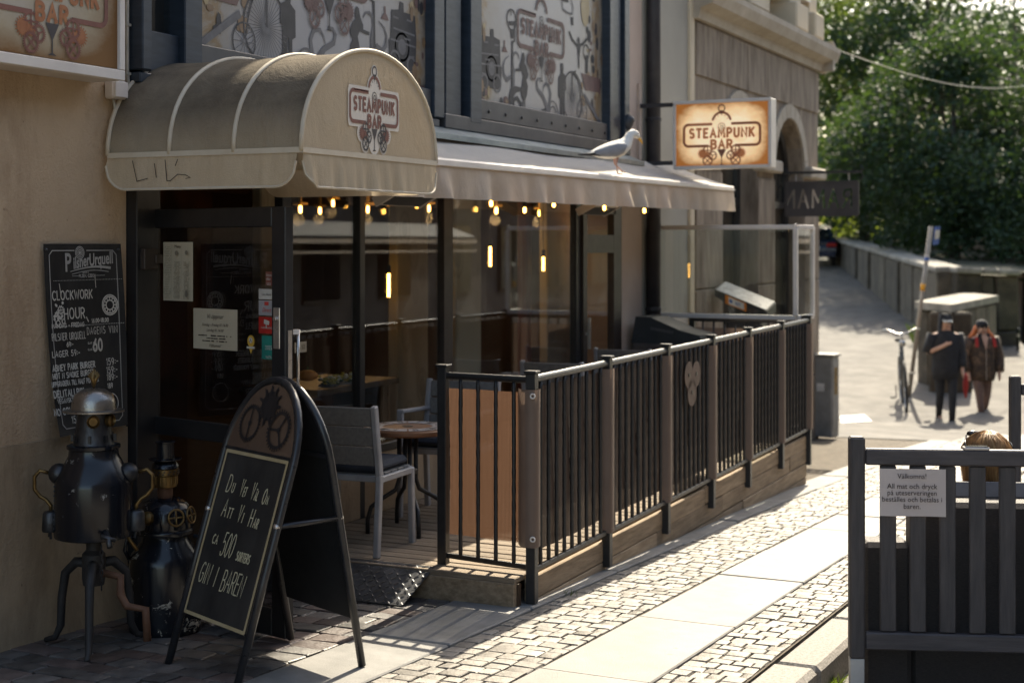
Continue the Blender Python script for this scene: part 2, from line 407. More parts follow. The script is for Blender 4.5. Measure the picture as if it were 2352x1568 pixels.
mat('stone_clad', (.15, .115, .085), .85, c2=(.36, .295, .23), ns=3.2, bs=26, bst=1.0, st=(2.5, 2.5, .5), detail=8)
mat('stone_trim', (.36, .31, .245), .85, c2=(.47, .42, .35), ns=4, bs=40, bst=.35)
mat('frame_black', (.012, .012, .014), .38, c2=(.022, .021, .022), ns=8, bs=200, bst=.05)
mat('frame_brown', (.03, .021, .017), .45, c2=(.05, .036, .03), ns=8)
mat('frame_blue', (.018, .028, .042), .42, c2=(.035, .05, .07), ns=6, st=(1, 1, 6))
mat('frame_anthracite', (.045, .047, .052), .5, c2=(.075, .077, .082), ns=4)
mat('flashing', (.2, .25, .28), .35, .6, c2=(.32, .38, .41), ns=7)
mat('white_metal', (.62, .57, .53), .4, c2=(.72, .67, .62), ns=5)
mat('alu', (.5, .46, .43), .3, .85, c2=(.62, .58, .55), ns=14)
mat('pipe_dark', (.022, .02, .024), .5, c2=(.045, .04, .042), ns=6)
mat('grey_cable', (.4, .39, .34), .6, c2=(.5, .48, .42), ns=10)
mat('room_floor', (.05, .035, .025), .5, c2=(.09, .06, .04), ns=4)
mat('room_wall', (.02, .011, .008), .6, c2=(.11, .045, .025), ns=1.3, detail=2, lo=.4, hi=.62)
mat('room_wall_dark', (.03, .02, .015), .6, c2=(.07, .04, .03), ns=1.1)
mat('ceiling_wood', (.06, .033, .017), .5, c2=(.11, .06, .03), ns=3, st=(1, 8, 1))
mat('wood_dark', (.04, .022, .012), .45, c2=(.085, .048, .026), ns=5, st=(8, 1, 1))
mat('red_post', (.13, .03, .022), .45, c2=(.2, .05, .035), ns=5)
glass('window_glass', (.94, .95, .93), 1.1)
glass('screen_glass', (.9, .92, .9), 1.7)
glass('door_glass', (.7, .68, .65), 1.2)
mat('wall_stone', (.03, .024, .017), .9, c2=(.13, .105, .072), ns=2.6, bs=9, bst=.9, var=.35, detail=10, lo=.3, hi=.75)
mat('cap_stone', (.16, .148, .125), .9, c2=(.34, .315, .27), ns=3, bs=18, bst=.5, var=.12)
mat('brick_far', (.30, .215, .155), .9, c2=(.36, .265, .2), ns=2, bs=30, bst=.4)
mat('brick_brown', (.075, .064, .058), .85, c2=(.14, .12, .108), ns=1.4, bs=30, bst=.4)
m, t, p = base('column_paper')                          # printed wallpaper with faint gears
v_ = nn(t, 'TexVoronoi'); v_.inputs['Scale'].default_value = 4.5; t.links.new(stretch(t, (1, 1, .6)), v_.inputs['Vector'])
o_ = ramp(t, v_.outputs['Distance'], [(.16, (.24, .21, .16)), (.24, (.42, .37, .28)), (.34, (.3, .26, .2)), (.42, (.46, .41, .32))])
o_ = mixc(t, noise(t, 7, 5), o_, (.42, .37, .28)); t.links.new(o_, p.inputs['Base Color']); p.inputs['Roughness'].default_value = .8

def plaster(name, a, c, d, bs, bst):
    m, t, p = base(name); p.inputs['Roughness'].default_value = .92; p.inputs['Specular IOR Level'].default_value = .2
    o = ramp(t, noise(t, 1.1, 8, .7), [(.3, a), (.7, c)])
    o = mixc(t, ramp(t, noise(t, 2.3, 9, .75, stretch(t, (1, 1, .28)), .4), [(.47, (0, 0, 0)), (.72, (.75, .75, .75))]), o, d)        # rain streaks and grime
    o = mixc(t, ramp(t, noise(t, 26, 3, .6), [(.7, (0, 0, 0)), (.76, (.55, .55, .55))]), o, tuple(x * .45 for x in d))         # pock marks
    t.links.new(o, p.inputs['Base Color']); bump(t, p, noise(t, bs, 5, .7), bst, .012)
m, t, p = base('granite_slab'); p.inputs['Roughness'].default_value = .62      # worn slab: blotches, fine grain, trodden-in gum
o = ramp(t, noise(t, 2.2, 9, .7), [(.3, (.125, .118, .107)), (.7, (.215, .204, .187))])
o = mixc(t, ramp(t, noise(t, 90, 2, .5), [(.45, (0, 0, 0)), (.75, (.45, .45, .45))]), o, (.16, .15, .14))
vv = nn(t, 'TexVoronoi'); vv.inputs['Scale'].default_value = 7; t.links.new(nn(t, 'TexCoord').outputs['Object'], vv.inputs['Vector'])
o = mixc(t, ramp(t, vv.outputs['Distance'], [(.07, (.75, .75, .75)), (.1, (0, 0, 0))]), o, (.1, .095, .09))
o = mixc(t, ramp(t, noise(t, 5, 8, .75, dist=.8), [(.58, (0, 0, 0)), (.72, (.6, .6, .6))]), o, (.13, .115, .095))
t.links.new(o, p.inputs['Base Color']); bump(t, p, noise(t, 110, 4, .65), .35, .006)
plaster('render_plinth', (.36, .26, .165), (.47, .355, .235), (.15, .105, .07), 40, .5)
plaster('render_plaster', (.49, .355, .235), (.63, .48, .335), (.29, .185, .11), 60, .9)
# ------------------------------------------------------------------ ground and street
def strip(b, y0, y1, off, x0, x1, n=60, fy=None):
    return b.grid(lambda u, q: (x0 + (x1 - x0) * u, (y0 + (y1 - y0) * q), gz(x0 + (x1 - x0) * u) + off), n, 1)
b = MB(); b.add([(-400, -400, -1.55), (900, -400, -1.55), (900, 900, -1.55), (-400, 900, -1.55)], [(0, 1, 2, 3)]); struct('ground', b, 'earth')
b = MB(); strip(b, -14, 5.2, -.13, -9, 30, 80); b.add([(30, -14, -1.239), (150, -14, -1.239), (150, 5.2, -1.239), (30, 5.2, -1.239)], [(0, 1, 2, 3)])
struct('road', b, 'asphalt')
b = MB(); strip(b, 1.72, 4.9, -.022, -6, 25.5, 90); pav = struct('pavement', b, 'joint_sand')
HA = R(15.4); HC, HS = math.cos(HA), math.sin(HA)
def hz(x, y):
    a = -1.03 + ((x - 21.5) * HC + (y - 4.7) * HS) * .0575; c = gz(x) - .012
    return max(a, c) + .06 * math.exp(-abs(a - c) / .1)
b = MB()
def hill(u, q):
    s_ = -3 + 72 * u; o_ = 3.2 - 13.2 * q
    x, y = 21.5 + s_ * HC + o_ * HS + .8, 4.0 + s_ * HS - o_ * HC
    return (x, y, hz(x, y))
b.grid(hill, 80, 6); struct('hill_road', b, 'road_far')
b = MB(); b.add([(33.1, 5.2, 1.15), (33.5, 4.2, 1.1), (45, 4.0, 1.2), (75, 8, 2.2), (75, 17.4, 2.7), (57.9, 13.2, 1.95)], [(0, 1, 2, 3, 4, 5)]); struct('hillside', b, 'earth')
b = MB(); b.add([(27, -6, -1.105), (62, -6, -1.105), (62, 4.0, -1.105), (33.5, 4.15, -1.105), (30.5, 3.4, -1.105), (27, 2.9, -1.105)], [(0, 1, 2, 3, 4, 5)]); struct('far_pavement', b, 'paving_concrete')
b = MB(); b.add([(27.5, 2.85, -1.09), (26.5, -1.5, -1.08), (36, -1.5, -.98), (36.5, 3.1, -.98)], [(0, 1, 2, 3)]); struct('lawn', b, 'grass')
# painted crossing bar at the foot of the hill road
b = MB(); q = [on_d(u, v, 2.66 * 3400 / (v - 560)) for u, v in ((1930, 951), (1985, 948), (2003, 962), (1931, 968))]; b.grid(lambda u, v: (lambda p: (p.x, p.y, hz(p.x, p.y) + .012))(q[0].lerp(q[1], u).lerp(q[3].lerp(q[2], u), v)), 6, 4)
struct('road_marking', b, mat('road_paint', (.6, .6, .58), .6))

# granite slabs and edging, one object each
def slab_row(name, y0, y1, xs, m, top, th, gap=.006, bev=.006, jit=.004):
    for a, c in zip(xs, xs[1:]):
        xm = (a + c) / 2; L = c - a - gap
        ang = math.atan2(gz(c) - gz(a), c - a)
        bb = MB().box((0, 0, 0), (L, y1 - y0 - gap, th), None, bev)
        o = bb.build(name, m, pav); o.location = (xm, (y0 + y1) / 2, gz(xm) + top - th / 2 + random.uniform(-jit, jit)); o.rotation_euler = (random.uniform(-.003, .003), -ang, 0)
xs = [3.2]
for L in [1.1, 1.27, 1.16, 1.27, .95, 1.1, .8, 1.2, .9, 1.1, 1.0, 1.2, .9, 1.1, 1.2, 1.0, 1.1, 1.2, 1.0, 1.1]: xs.append(xs[-1] + L)
slab_row('paving_slab', 2.045, 2.535, xs, 'granite_slab', .003, .09)
xs = [3.0, 4.55, 5.75, 6.62]
slab_row('edging_slab', 3.045, 3.47, xs, 'paving_concrete', .004, .08, .008)
xs = [6.62 + i * 1.15 for i in range(12)]
slab_row('edging_slab', 3.045, 3.30, xs, 'paving_concrete', .004, .08, .006)
xs = [4.1 + i * 1.02 for i in range(20)]
for a, c in zip(xs, xs[1:]):
    xm = (a + c) / 2; bb = MB().box((0, 0, 0), (c - a - .012, .2, .3), None, .022)
    o = bb.build('kerb_stone', 'kerb_granite', pav); o.location = (xm, 1.61 + random.uniform(-.006, .006), gz(xm) - .15 + .006); o.rotation_euler = (0, -math.atan2(gz(c) - gz(a), c - a), random.uniform(-.006, .006))

# setts: rounded blocks with a worn top, six shapes shared between them
def sett_mesh(sx, sy, h, seed):
    rd = random.Random(seed); b = MB(); n = 3
    def ringz(k, z): return [(x * sx / 2 * k * (1 + rd.uniform(-.05, .05)), y * sy / 2 * k * (1 + rd.uniform(-.05, .05)), z + rd.uniform(-.0015, .0015)) for x, y in ((-1, -.93), (-.93, -1), (.93, -1), (1, -.93), (1, .93), (.93, 1), (-.93, 1), (-1, .93))]
    b.loft([ringz(1, -h), ringz(1, -.009), ringz(.985, -.003), ringz(.92, 0)], True)
    return b
def sett_field(y0, y1, x0, x1, rowx, nacross, m, parent, keep, dark=None, wob=.0, hgt=.05, skip=None):
    sy = (y1 - y0) / nacross; U = .1
    shp = [sett_mesh(U, U, hgt, i) for i in range(8)]
    mes = []
    for mm in ([m] if not dark else [m, m, dark]):
        for i, s_ in enumerate(shp):
            me = s_.mesh('sett', 30); me.materials.append(MATS[mm]); mes.append(me)
    allp = []; x = x0
    while x < x1:
        dx = rowx * random.uniform(.86, 1.14); y = y0; cutsy = [y0]
        while y < y1 - sy * .35:
            y += sy * random.uniform(.7, 1.3) * (.55 if y == y0 and random.random() < .45 else 1); cutsy.append(min(y, y1))
        if y1 - cutsy[-1] > 0: cutsy[-1] = y1
        for a, c in zip(cutsy, cutsy[1:]):
            if c - a > .03: allp.append((x + dx / 2 + random.uniform(-.003, .003) + wob * math.sin((a + c) * 1.5 + x), (a + c) / 2, dx - random.uniform(.005, .009), c - a - random.uniform(.005, .01)))
        x += dx
    if skip: allp = [p for p in allp if not skip(p[0], p[1])]
    def vis(p):
        D = p[0] * CT + p[1] * ST; u = 1176 + FOC * (p[0] * ST - p[1] * CT) / D; vv = HOR + FOC * (CAMZ - gz(p[0])) / D
        return -60 < u < 2420 and vv < 1640
    near = sorted([p for p in allp if vis(p)], key=lambda p: p[0])[:keep]; ns = set(near)
    rest = MB()
    for p in allp:
        z = gz(p[0]) + random.uniform(-.0028, .0025); e = (random.uniform(-.014, .014), .04 + .0024 * max(0, p[0] - 6.7) + random.uniform(-.014, .014), random.uniform(-.035, .035)); k = (p[2] / U, p[3] / U, 1)
        if p in ns:
            o = bpy.data.objects.new('sett', random.choice(mes)); col.objects.link(o); o.parent = parent
            o.location = (p[0], p[1], z); o.rotation_euler = e; o.scale = k
        elif vis(p) or p[0] < 5:
            s_ = random.choice(shp); mt = MX.Translation((p[0], p[1], z)) @ MX.Rotation(e[2], 4, 'Z') @ MX.Rotation(e[1], 4, 'Y') @ MX.Diagonal((*k, 1))
            rest.add([mt @ a for a in s_.v], s_.f)
    if rest.v: tag(rest.build('sett_paving', m, parent, 30), None, None, None, 'stuff')
bands = []
for nm, y0, y1 in (('sett_band', 2.54, 3.04), ('sett_band', 1.72, 2.04)):
    b = MB(); strip(b, y0, y1, -.008, 3.5, 25.4, 70); bands.append(struct(nm, b, 'joint_sand'))
b = MB(); strip(b, 3.475, 4.66, -.008, 2.8, 6.7, 20); fore = struct('forecourt', b, 'joint_sand')
sett_field(2.545, 3.04, 4.6, 25.3, .09, 5, 'sett_granite', bands[0], 290)
sett_field(1.725, 2.04, 4.9, 25.3, .088, 3.6, 'sett_granite', bands[1], 290)
sett_field(3.48, 4.66, 2.9, 6.62, .125, 7, 'sett_dark', fore, 290, dark='sett_red', wob=.006)

# ------------------------------------------------------------------ bar building
FAC = 4.65
bar = thing('bar_building', 'beige plastered bar building with glazed front and dark blue upper windows', 'building', (9, FAC, 0))
b = MB(); b.box((.5, FAC + .2, 3.96), (10.04, .4, 6.04)); b.build('upper_wall', 'render_plaster', bar).location.z += 0
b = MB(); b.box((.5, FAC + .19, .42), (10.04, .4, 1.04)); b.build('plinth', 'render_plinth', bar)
b = MB(); b.box((8.73, FAC + .2, 5.75), (6.42, .4, 2.5)); b.build('upper_wall', 'render_plaster', bar)
b = MB(); b.box((12.2, FAC + .2, 3.3), (.5, .4, 7.4)); b.build('pier', 'render_pink', bar)
b = MB(); b.box((4.2, FAC + .2, 6.9), (16.5, .5, .2)); b.build('roof_cornice', 'stone_trim', bar)
b = MB(); b.box((4, 9, 6.9), (17, 8.2, .15)); b.build('roof', 'frame_anthracite', bar)
# shop front: dark frame members
FR = lambda px, py=700: on_y(px, py, FAC).x
zt = 2.30
def member(x0, x1, z0, z1, y0=FAC - .03, y1=FAC + .07, m='frame_black', name='frame_member', bev=.004):
    b = MB(); b.box(((x0 + x1) / 2, (y0 + y1) / 2, (z0 + z1) / 2), (x1 - x0, y1 - y0, z1 - z0), None, bev); return b.build(name, m, bar)
member(5.525, 5.70, .02, zt, FAC - .06, FAC + .08)
member(5.70, 11.94, 2.2, 2.46, FAC - .03, FAC + .1, 'frame_brown')
member(6.82, 6.90, .15, 2.2, FAC, FAC + .06)
member(7.63, 7.69, .15, 2.2, FAC, FAC + .06); member(8.70, 8.83, .15, 2.2, FAC, FAC + .06, m='frame_brown'); member(10.95, 11.05, .15, 2.2, FAC, FAC + .06)
member(11.80, 11.94, .15, 2.2, FAC - .005, FAC + .06, m='frame_brown')
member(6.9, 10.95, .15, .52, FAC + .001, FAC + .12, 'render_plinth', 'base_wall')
member(6.9, 10.95, .521, .57, FAC - .008, FAC + .058)
for x0, x1 in ((6.902, 7.628), (7.692, 8.698), (8.832, 10.948)):
    b = MB(); b.box(((x0 + x1) / 2, FAC + .03, 1.39), (x1 - x0, .008, 1.618)); b.build('window_pane', 'window_glass', bar)
# side door of the bar beside the pier
d2 = MB(); d2.box((11.09, FAC + .01, 1.1), (.08, .06, 1.9)); d2.box((11.76, FAC + .01, 1.1), (.08, .06, 1.9)); d2.box((11.425, FAC + .01, 2.09), (.59, .058, .08)); d2.box((11.425, FAC + .01, 1.80), (.59, .058, .15)); d2.box((11.425, FAC + .01, .42), (.59, .058, .5))
d2 = d2.build('side_door', 'frame_brown', bar)
b = MB(); b.box((11.425, FAC + .012, 1.2), (.59, .008, 1.05)); b.build('door_pane', 'window_glass', d2)
b = MB(); b.box((11.425, FAC + .012, 1.96), (.59, .008, .17)); b.build('transom_pane', 'window_glass', d2)
b = MB(); b.bar((11.1, FAC - .05, .95), (11.1, FAC - .05, 1.2), .02, .02); b.bar((11.1, FAC - .05, 1.07), (11.1, FAC - .01, 1.07), .02, .02); b.build('door_handle', 'alu', d2)
# interior
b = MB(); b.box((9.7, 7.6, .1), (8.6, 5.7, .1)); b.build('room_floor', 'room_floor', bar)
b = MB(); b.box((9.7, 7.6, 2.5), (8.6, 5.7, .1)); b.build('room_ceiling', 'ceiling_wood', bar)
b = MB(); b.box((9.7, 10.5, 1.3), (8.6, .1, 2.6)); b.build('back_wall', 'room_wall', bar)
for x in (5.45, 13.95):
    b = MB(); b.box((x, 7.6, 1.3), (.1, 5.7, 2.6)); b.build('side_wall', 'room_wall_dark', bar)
for px0, px1, y in ((600, 664, 5.9), (912, 984, 5.5), (1048, 1106, 5.05), (1258, 1310, 5.25)):
    x0, x1 = on_y(px0, 600, y).x, on_y(px1, 600, y).x
    b = MB(); b.box(((x0 + x1) / 2, y + .04, 1.3), (x1 - x0, .08, 2.3), None, .01); b.build('column', 'column_paper', bar)
x = on_y(1205, 700, 5.2).x; b = MB(); b.box((x, 5.2, 1.3), (.09, .09, 2.3), None, .008); b.build('post', 'red_post', bar)
for i in range(9):
    b = MB(); b.box((9.7, 5.2 + i * .6, 2.42), (8.4, .09, .1)); b.build('ceiling_beam', 'wood_dark', bar)
b = MB(); b.box((8.6, 9.6, .75), (4.6, .5, 1.1)); b.box((8.6, 9.55, 1.32), (4.8, .7, .06)); b.build('bar_counter', 'wood_dark', bar)
b = MB()
for i in range(3): b.box((8.4, 10.38, 1.35 + i * .33), (4.4, .18, .03))
b.build('back_shelf', 'wood_dark', bar)
tag_ = random.Random(4)
for i in range(3):
    for k in range(16):
        xx = 6.4 + k * .26 + tag_.uniform(-.05, .05); c = tag_.choice([(.2, .09, .02), (.03, .09, .04), (.25, .2, .12), (.12, .02, .02), (.3, .3, .28)])
        nm = 'bottle_%d%d' % (int(c[0] * 100), int(c[1] * 100))
        if nm not in MATS: mat(nm, c, .15)
        b = MB(); b.lathe([(.036, 0), (.038, .02), (.038, .16), (.014, .2), (.013, .27)], 8, (xx, 10.36, 1.366 + i * .33))
        tag(b.build('bottle', nm, None, 40), 'small bottle on the dim back shelves behind the bar glass', 'bottle', 'bottles on the back shelves')
# upper windows with printed film
pz0 = on_y(1091, 249, FAC).z
P2L, P2R, P1L, P1R = 9.09, 11.47, 6.0, 8.42
PZ = 2.80
m, t, p = base('printed_film')
tc = nn(t, 'TexCoord'); sp = nn(t, 'SeparateXYZ'); t.links.new(tc.outputs['UV'], sp.inputs[0])
def edge(o_, inv=False):
    a = nn(t, 'Math', operation='SUBTRACT'); a.inputs[1].default_value = .5; t.links.new(o_, a.inputs[0])
    c = nn(t, 'Math', operation='ABSOLUTE'); t.links.new(a.outputs[0], c.inputs[0]); return c.outputs[0]
ad = nn(t, 'Math', operation='ADD'); t.links.new(edge(sp.outputs[0]), ad.inputs[0])
ml = nn(t, 'Math', operation='MULTIPLY'); ml.inputs[1].default_value = .34; t.links.new(noise(t, 3.2, 7, .75, dist=.6), ml.inputs[0]); t.links.new(ml.outputs[0], ad.inputs[1])
o_ = ramp(t, ad.outputs[0], [(.44, (.33, .325, .335)), (.56, (.3, .275, .245)), (.6, (.25, .16, .07)), (.64, (.31, .27, .22)), (.7, (.05, .04, .035))])
o_ = mixc(t, ramp(t, noise(t, 1.3, 5), [(.45, (0, 0, 0)), (.8, (.5, .5, .5))]), o_, (.28, .24, .2))
t.links.new(o_, p.inputs['Base Color']); p.inputs['Roughness'].default_value = .35; p.inputs['Coat Weight'].default_value = .25
WY = FAC - .01
panels = []
for x0, x1 in ((P1L, P1R), (P2L, P2R)):
    b = qmesh([(x0, WY, PZ), (x1, WY, PZ), (x1, WY, PZ + 1.75), (x0, WY, PZ + 1.75)], [(0, 0), (1, 0), (1, 1), (0, 1)])
    panels.append(b.build('printed_window', 'printed_film', bar))
def fm(x0, x1, z0, z1, y0, y1, m='frame_blue', name='window_frame', bev=.006): return member(x0, x1, z0, z1, y0, y1, m, name, bev)
for a, c in ((5.53, 5.60), (5.86, 6.0), (8.42, 8.56), (8.62, 8.84), (8.92, 9.09), (11.47, 11.55), (11.58, 11.80), (11.83, 11.945)):
    fm(a, c, 2.62, 4.5, FAC - .05 - .015 * ((a * 7) % 3), FAC + .06)
fm(5.53, 11.945, 2.56, 4.5, FAC + .05, FAC + .075, 'frame_black', 'window_backing', 0)
b = MB(); b.box((5.73, FAC + .02, 3.4), (.26, .01, 1.2)); b.build('window_pane', 'window_glass', bar)
fm(5.60, 5.86, 2.62, 2.82, FAC - .045, FAC + .04)
fm(6.0, 8.42, 2.655, PZ, FAC - .055, FAC + .04, 'frame_anthracite'); fm(9.09, 11.47, 2.66, PZ, FAC - .06, FAC + .04, 'frame_anthracite')
fm(8.56, 11.945, 2.56, 2.655, FAC - .085, FAC + .04, 'frame_anthracite')
fm(5.53, 8.50, 2.56, 2.61, FAC - .075, FAC + .04, 'frame_blue')
b = MB(); b.add([(5.54, FAC - .06, 2.565), (11.96, FAC - .06, 2.565), (11.96, FAC - .2, 2.50), (5.54, FAC - .2, 2.50)], [(3, 2, 1, 0)]); b.box((8.75, FAC - .2, 2.485), (6.42, .012, .035)); b.build('sill_flashing', 'flashing', bar)
b = MB(); b.box((8.75, FAC - .03, 2.50), (6.4, .06, .1)); b.build('awning_cassette', 'frame_black', bar)
for i in range(9):
    b = MB(); b.lathe([(.012, 0), (.012, .006), (.006, .008)], 8, (9.25 + i * .27, FAC - .0605, 2.72), MX.Rotation(R(90), 3, 'X')); b.build('bolt', 'frame_black', bar)

# downpipe
dp = thing('downpipe', 'dark brown downpipe running down between pink pier and olive wall', 'downpipe', (12.56, FAC - .03, gz(12.5)))
b = MB(); b.tube([(12.56, FAC - .07, -.2), (12.56, FAC - .07, 8.8)], .065, 14); b.build('pipe', 'pipe_dark', dp, True)
for z in (1.2, 2.9, 4.6):
    b = MB(); b.lathe([(.068, 0), (.072, .004), (.072, .03), (.068, .034)], 14, (12.56, FAC - .07, z)); b.build('bracket', 'pipe_dark', dp)

# ------------------------------------------------------------------ stone building next door
stn = thing('stone_building', 'stone clad corner building with arched windows and heavy cornice', 'building', (16, FAC, -.4))
b = MB(); b.box((13.13, FAC + .25, 2.85), (1.34, .5, 8.3)); b.build('side_bay', 'render_olive', stn)
b = MB(); b.box((13.78, FAC + .22, 2.85), (.13, .5, 8.3), None, .01); b.build('edge_strip', 'render_cream', stn)
X0, X1, SF = 13.85, 18.8, FAC - .02
ARCH = [(14.72, 16.02), (16.72, 18.08)]; SPR = 2.62; CZ = 4.02
def arch_wall(b, y0, y1):
    # wall face between the arches, built from vertical strips whose lower edge follows the arch
    cuts = [X0]
    for a, c in ARCH: cuts += [a + (c - a) * i / 14 for i in range(15)]
    cuts.append(X1); cuts = sorted(set(cuts))
    def low(x):
        for a, c in ARCH:
            if a - 1e-6 <= x <= c + 1e-6:
                r_ = (c - a) / 2; return SPR + math.sqrt(max(0, r_ * r_ - (x - (a + c) / 2) ** 2)) * 1.0
        return -1.3
    for a, c in zip(cuts, cuts[1:]):
        mid = (a + c) / 2; inside = any(p <= mid <= q for p, q in ARCH)
        za, zc = (low(a), low(c)) if inside else (-1.3, -1.3)
        b.add([(a, y0, za), (c, y0, zc), (c, y0, CZ), (a, y0, CZ), (a, y1, za), (c, y1, zc), (c, y1, CZ), (a, y1, CZ)], [(0, 1, 2, 3), (0, 4, 5, 1), (7, 6, 5, 4)])
    for a, c in ARCH:
        for x in (a, c): b.add([(x, y0, -1.3), (x, y1, -1.3), (x, y1, SPR), (x, y0, SPR)], [(0, 1, 2, 3)])
    for x in (X0, X1): b.add([(x, y0, -1.3), (x, y1, -1.3), (x, y1, CZ), (x, y0, CZ)], [(0, 1, 2, 3)])
b = MB(); arch_wall(b, SF, SF + .35); b.build('stone_wall', 'stone_clad', stn)
for a, c in ARCH:
    r_ = (c - a) / 2; cx = (a + c) / 2
    b = MB()
    for k in range(12):
        a0, a1 = R(180 * k / 12 + .4), R(180 * (k + 1) / 12 - .4); q = []
        for rr in (r_ + .005, r_ + .17):
            for an in (a0, a1): q.append((cx + rr * math.cos(an), SPR + rr * math.sin(an)))
        b.add([(x, yy, z) for yy in (SF - .025, SF + .02) for x, z in q], [(0, 1, 3, 2), (4, 6, 7, 5), (0, 4, 5, 1), (2, 3, 7, 6), (0, 2, 6, 4), (1, 5, 7, 3)])
    b.build('arch_stones', 'stone_trim', stn)
    wf = MB(); pts = [(cx + (r_ - .04) * math.cos(R(180 - 180 * k / 16)), SF + .22, SPR + (r_ - .04) * math.sin(R(180 - 180 * k / 16))) for k in range(17)]
    wf.tube([(a + .04, SF + .22, -.35)] + pts + [(c - .04, SF + .22, -.35)], .045, 6); wf.bar((a + .04, SF + .22, SPR - .35), (c - .04, SF + .22, SPR - .35), .07, .08); wf.bar((cx, SF + .22, -.35), (cx, SF + .22, SPR - .35), .06, .06)
    wf = wf.build('arch_window', 'frame_black', stn)
    g = MB(); g.add([(a, SF + .24, -.35)] + [(x, SF + .24, z) for x, y, z in pts] + [(c, SF + .24, -.35)], [tuple(range(19))]); g.build('pane', 'window_glass', wf)
    b = MB(); b.box((cx, SF + .2, -.5), (c - a, .3, .35)); b.build('window_sill', 'stone_trim', stn)
for x0, x1 in ((X0, ARCH[0][0]), (ARCH[0][1], ARCH[1][0]), (ARCH[1][1], X1)):
    b = MB(); b.box(((x0 + x1) / 2 + (.0 if x1 < X1 else .02), SF - .03, SPR + .06), (x1 - x0 + .05, .16, .14), None, .02); b.build('impost', 'stone_trim', stn)
for z0, z1 in ((-1.3, .15), (.15, 1.35), (1.35, 2.54)):
    for x0, x1 in ((X0, ARCH[0][0]), (ARCH[0][1], ARCH[1][0]), (ARCH[1][1], X1)):
        b = MB(); b.box(((x0 + x1) / 2, SF - .006, (z0 + z1) / 2), (x1 - x0 - .02, .03, z1 - z0 - .016), None, .006); b.build('stone_panel', 'stone_clad', stn)
for i, (x0, x1) in enumerate(((13.87, 14.62), (14.64, 15.62), (15.64, 16.4), (16.42, 17.4), (17.42, 18.79))):
    b = MB(); b.box(((x0 + x1) / 2, SF - .006, 3.72), (x1 - x0, .028, .52), None, .006); b.build('stone_panel', 'stone_clad', stn)
b = MB()
prof = [(0, CZ - .02), (-.06, CZ - .02), (-.08, CZ + .08), (-.2, CZ + .12), (-.24, CZ + .22), (-.24, CZ + .28), (0, CZ + .36)]
b.loft([[(x, SF + y, z) for y, z in prof] for x in (X0 - .05, X1 + .24)]); b.loft([[(X1 - y, yy, z) for y, z in prof] for yy in (SF - .2, SF + 6)])
b.build('cornice', 'stone_trim', stn)
b = MB(); b.box(((X0 + X1) / 2, SF + .5, 5.6), (X1 - X0, .5, 2.7)); b.build('upper_wall', 'render_cream', stn)
for x0, x1 in ((13.9, 14.35), (15.55, 16.25), (17.5, 18.0), (18.42, 18.8)):
    b = MB(); b.box(((x0 + x1) / 2, SF + .16, 5.65), (x1 - x0, .3, 2.7), None, .01); b.box(((x0 + x1) / 2, SF + .1, 4.55), (x1 - x0 + .06, .36, .32), None, .02); b.build('pilaster', 'render_cream', stn)
for x0, x1 in ((14.35, 15.55), (16.25, 17.5), (18.0, 18.42)):
    b = MB(); b.box(((x0 + x1) / 2, SF + .235, 5.85), (x1 - x0 - .12, .03, 2.0)); w_ = b.build('upper_window', 'frame_black', stn)
    b = MB(); b.box(((x0 + x1) / 2, SF + .21, 5.85), (x1 - x0 - .3, .012, 1.85)); b.build('pane', 'window_glass', w_)
    b = MB(); b.box(((x0 + x1) / 2, SF + .14, 4.84), (x1 - x0 - .01, .3, .03)); b.build('metal_sill', 'white_metal', stn)
b = MB(); b.box((X1 - .21, FAC + 5, 1.5), (.4, 9.6, 5.1)); b.build('end_wall', 'stone_clad', stn)
b = MB(); b.box((X1 - .21, FAC + 5, 5.6), (.4, 9.6, 2.8)); b.build('end_wall_upper', 'render_cream', stn)
b = MB(); b.box((16.3, 9.4, 7.0), (5.4, 9.2, .1)); b.build('roof', 'frame_anthracite', stn)
b = MB(); b.box((16.3, 5.9, 1.6), (4.5, .1, 6)); b.build('room_back', 'room_wall_dark', stn)
# ------------------------------------------------------------------ logo used on canopy, boxes and window prints
mat('print_brown', (.16, .055, .04), .6, c2=(.23, .085, .06), ns=20)
mat('print_rust', (.30, .10, .035), .6, c2=(.4, .16, .06), ns=20)
mat('print_dark', (.03, .026, .03), .6, c2=(.05, .042, .045), ns=20)
mat('print_cream', (.66, .6, .53), .7, c2=(.72, .66, .58), ns=6)
mat('print_copper', (.36, .19, .13), .6, c2=(.45, .25, .18), ns=20)
def lit(name, c, e):
    m, t, p = base(name); p.inputs['Base Color'].default_value = (*c, 1); p.inputs['Emission Color'].default_value = (*c, 1); p.inputs['Emission Strength'].default_value = e
for k in ('brown', 'rust', 'dark', 'copper'): pass
lit('lit_brown', (.2, .07, .035), .12); lit('lit_rust', (.34, .125, .05), .15); lit('lit_dark', (.11, .045, .03), .12); lit('lit_copper', (.5, .26, .16), .3)
def pr_(o): o['kind'] = 'stuff'; return o
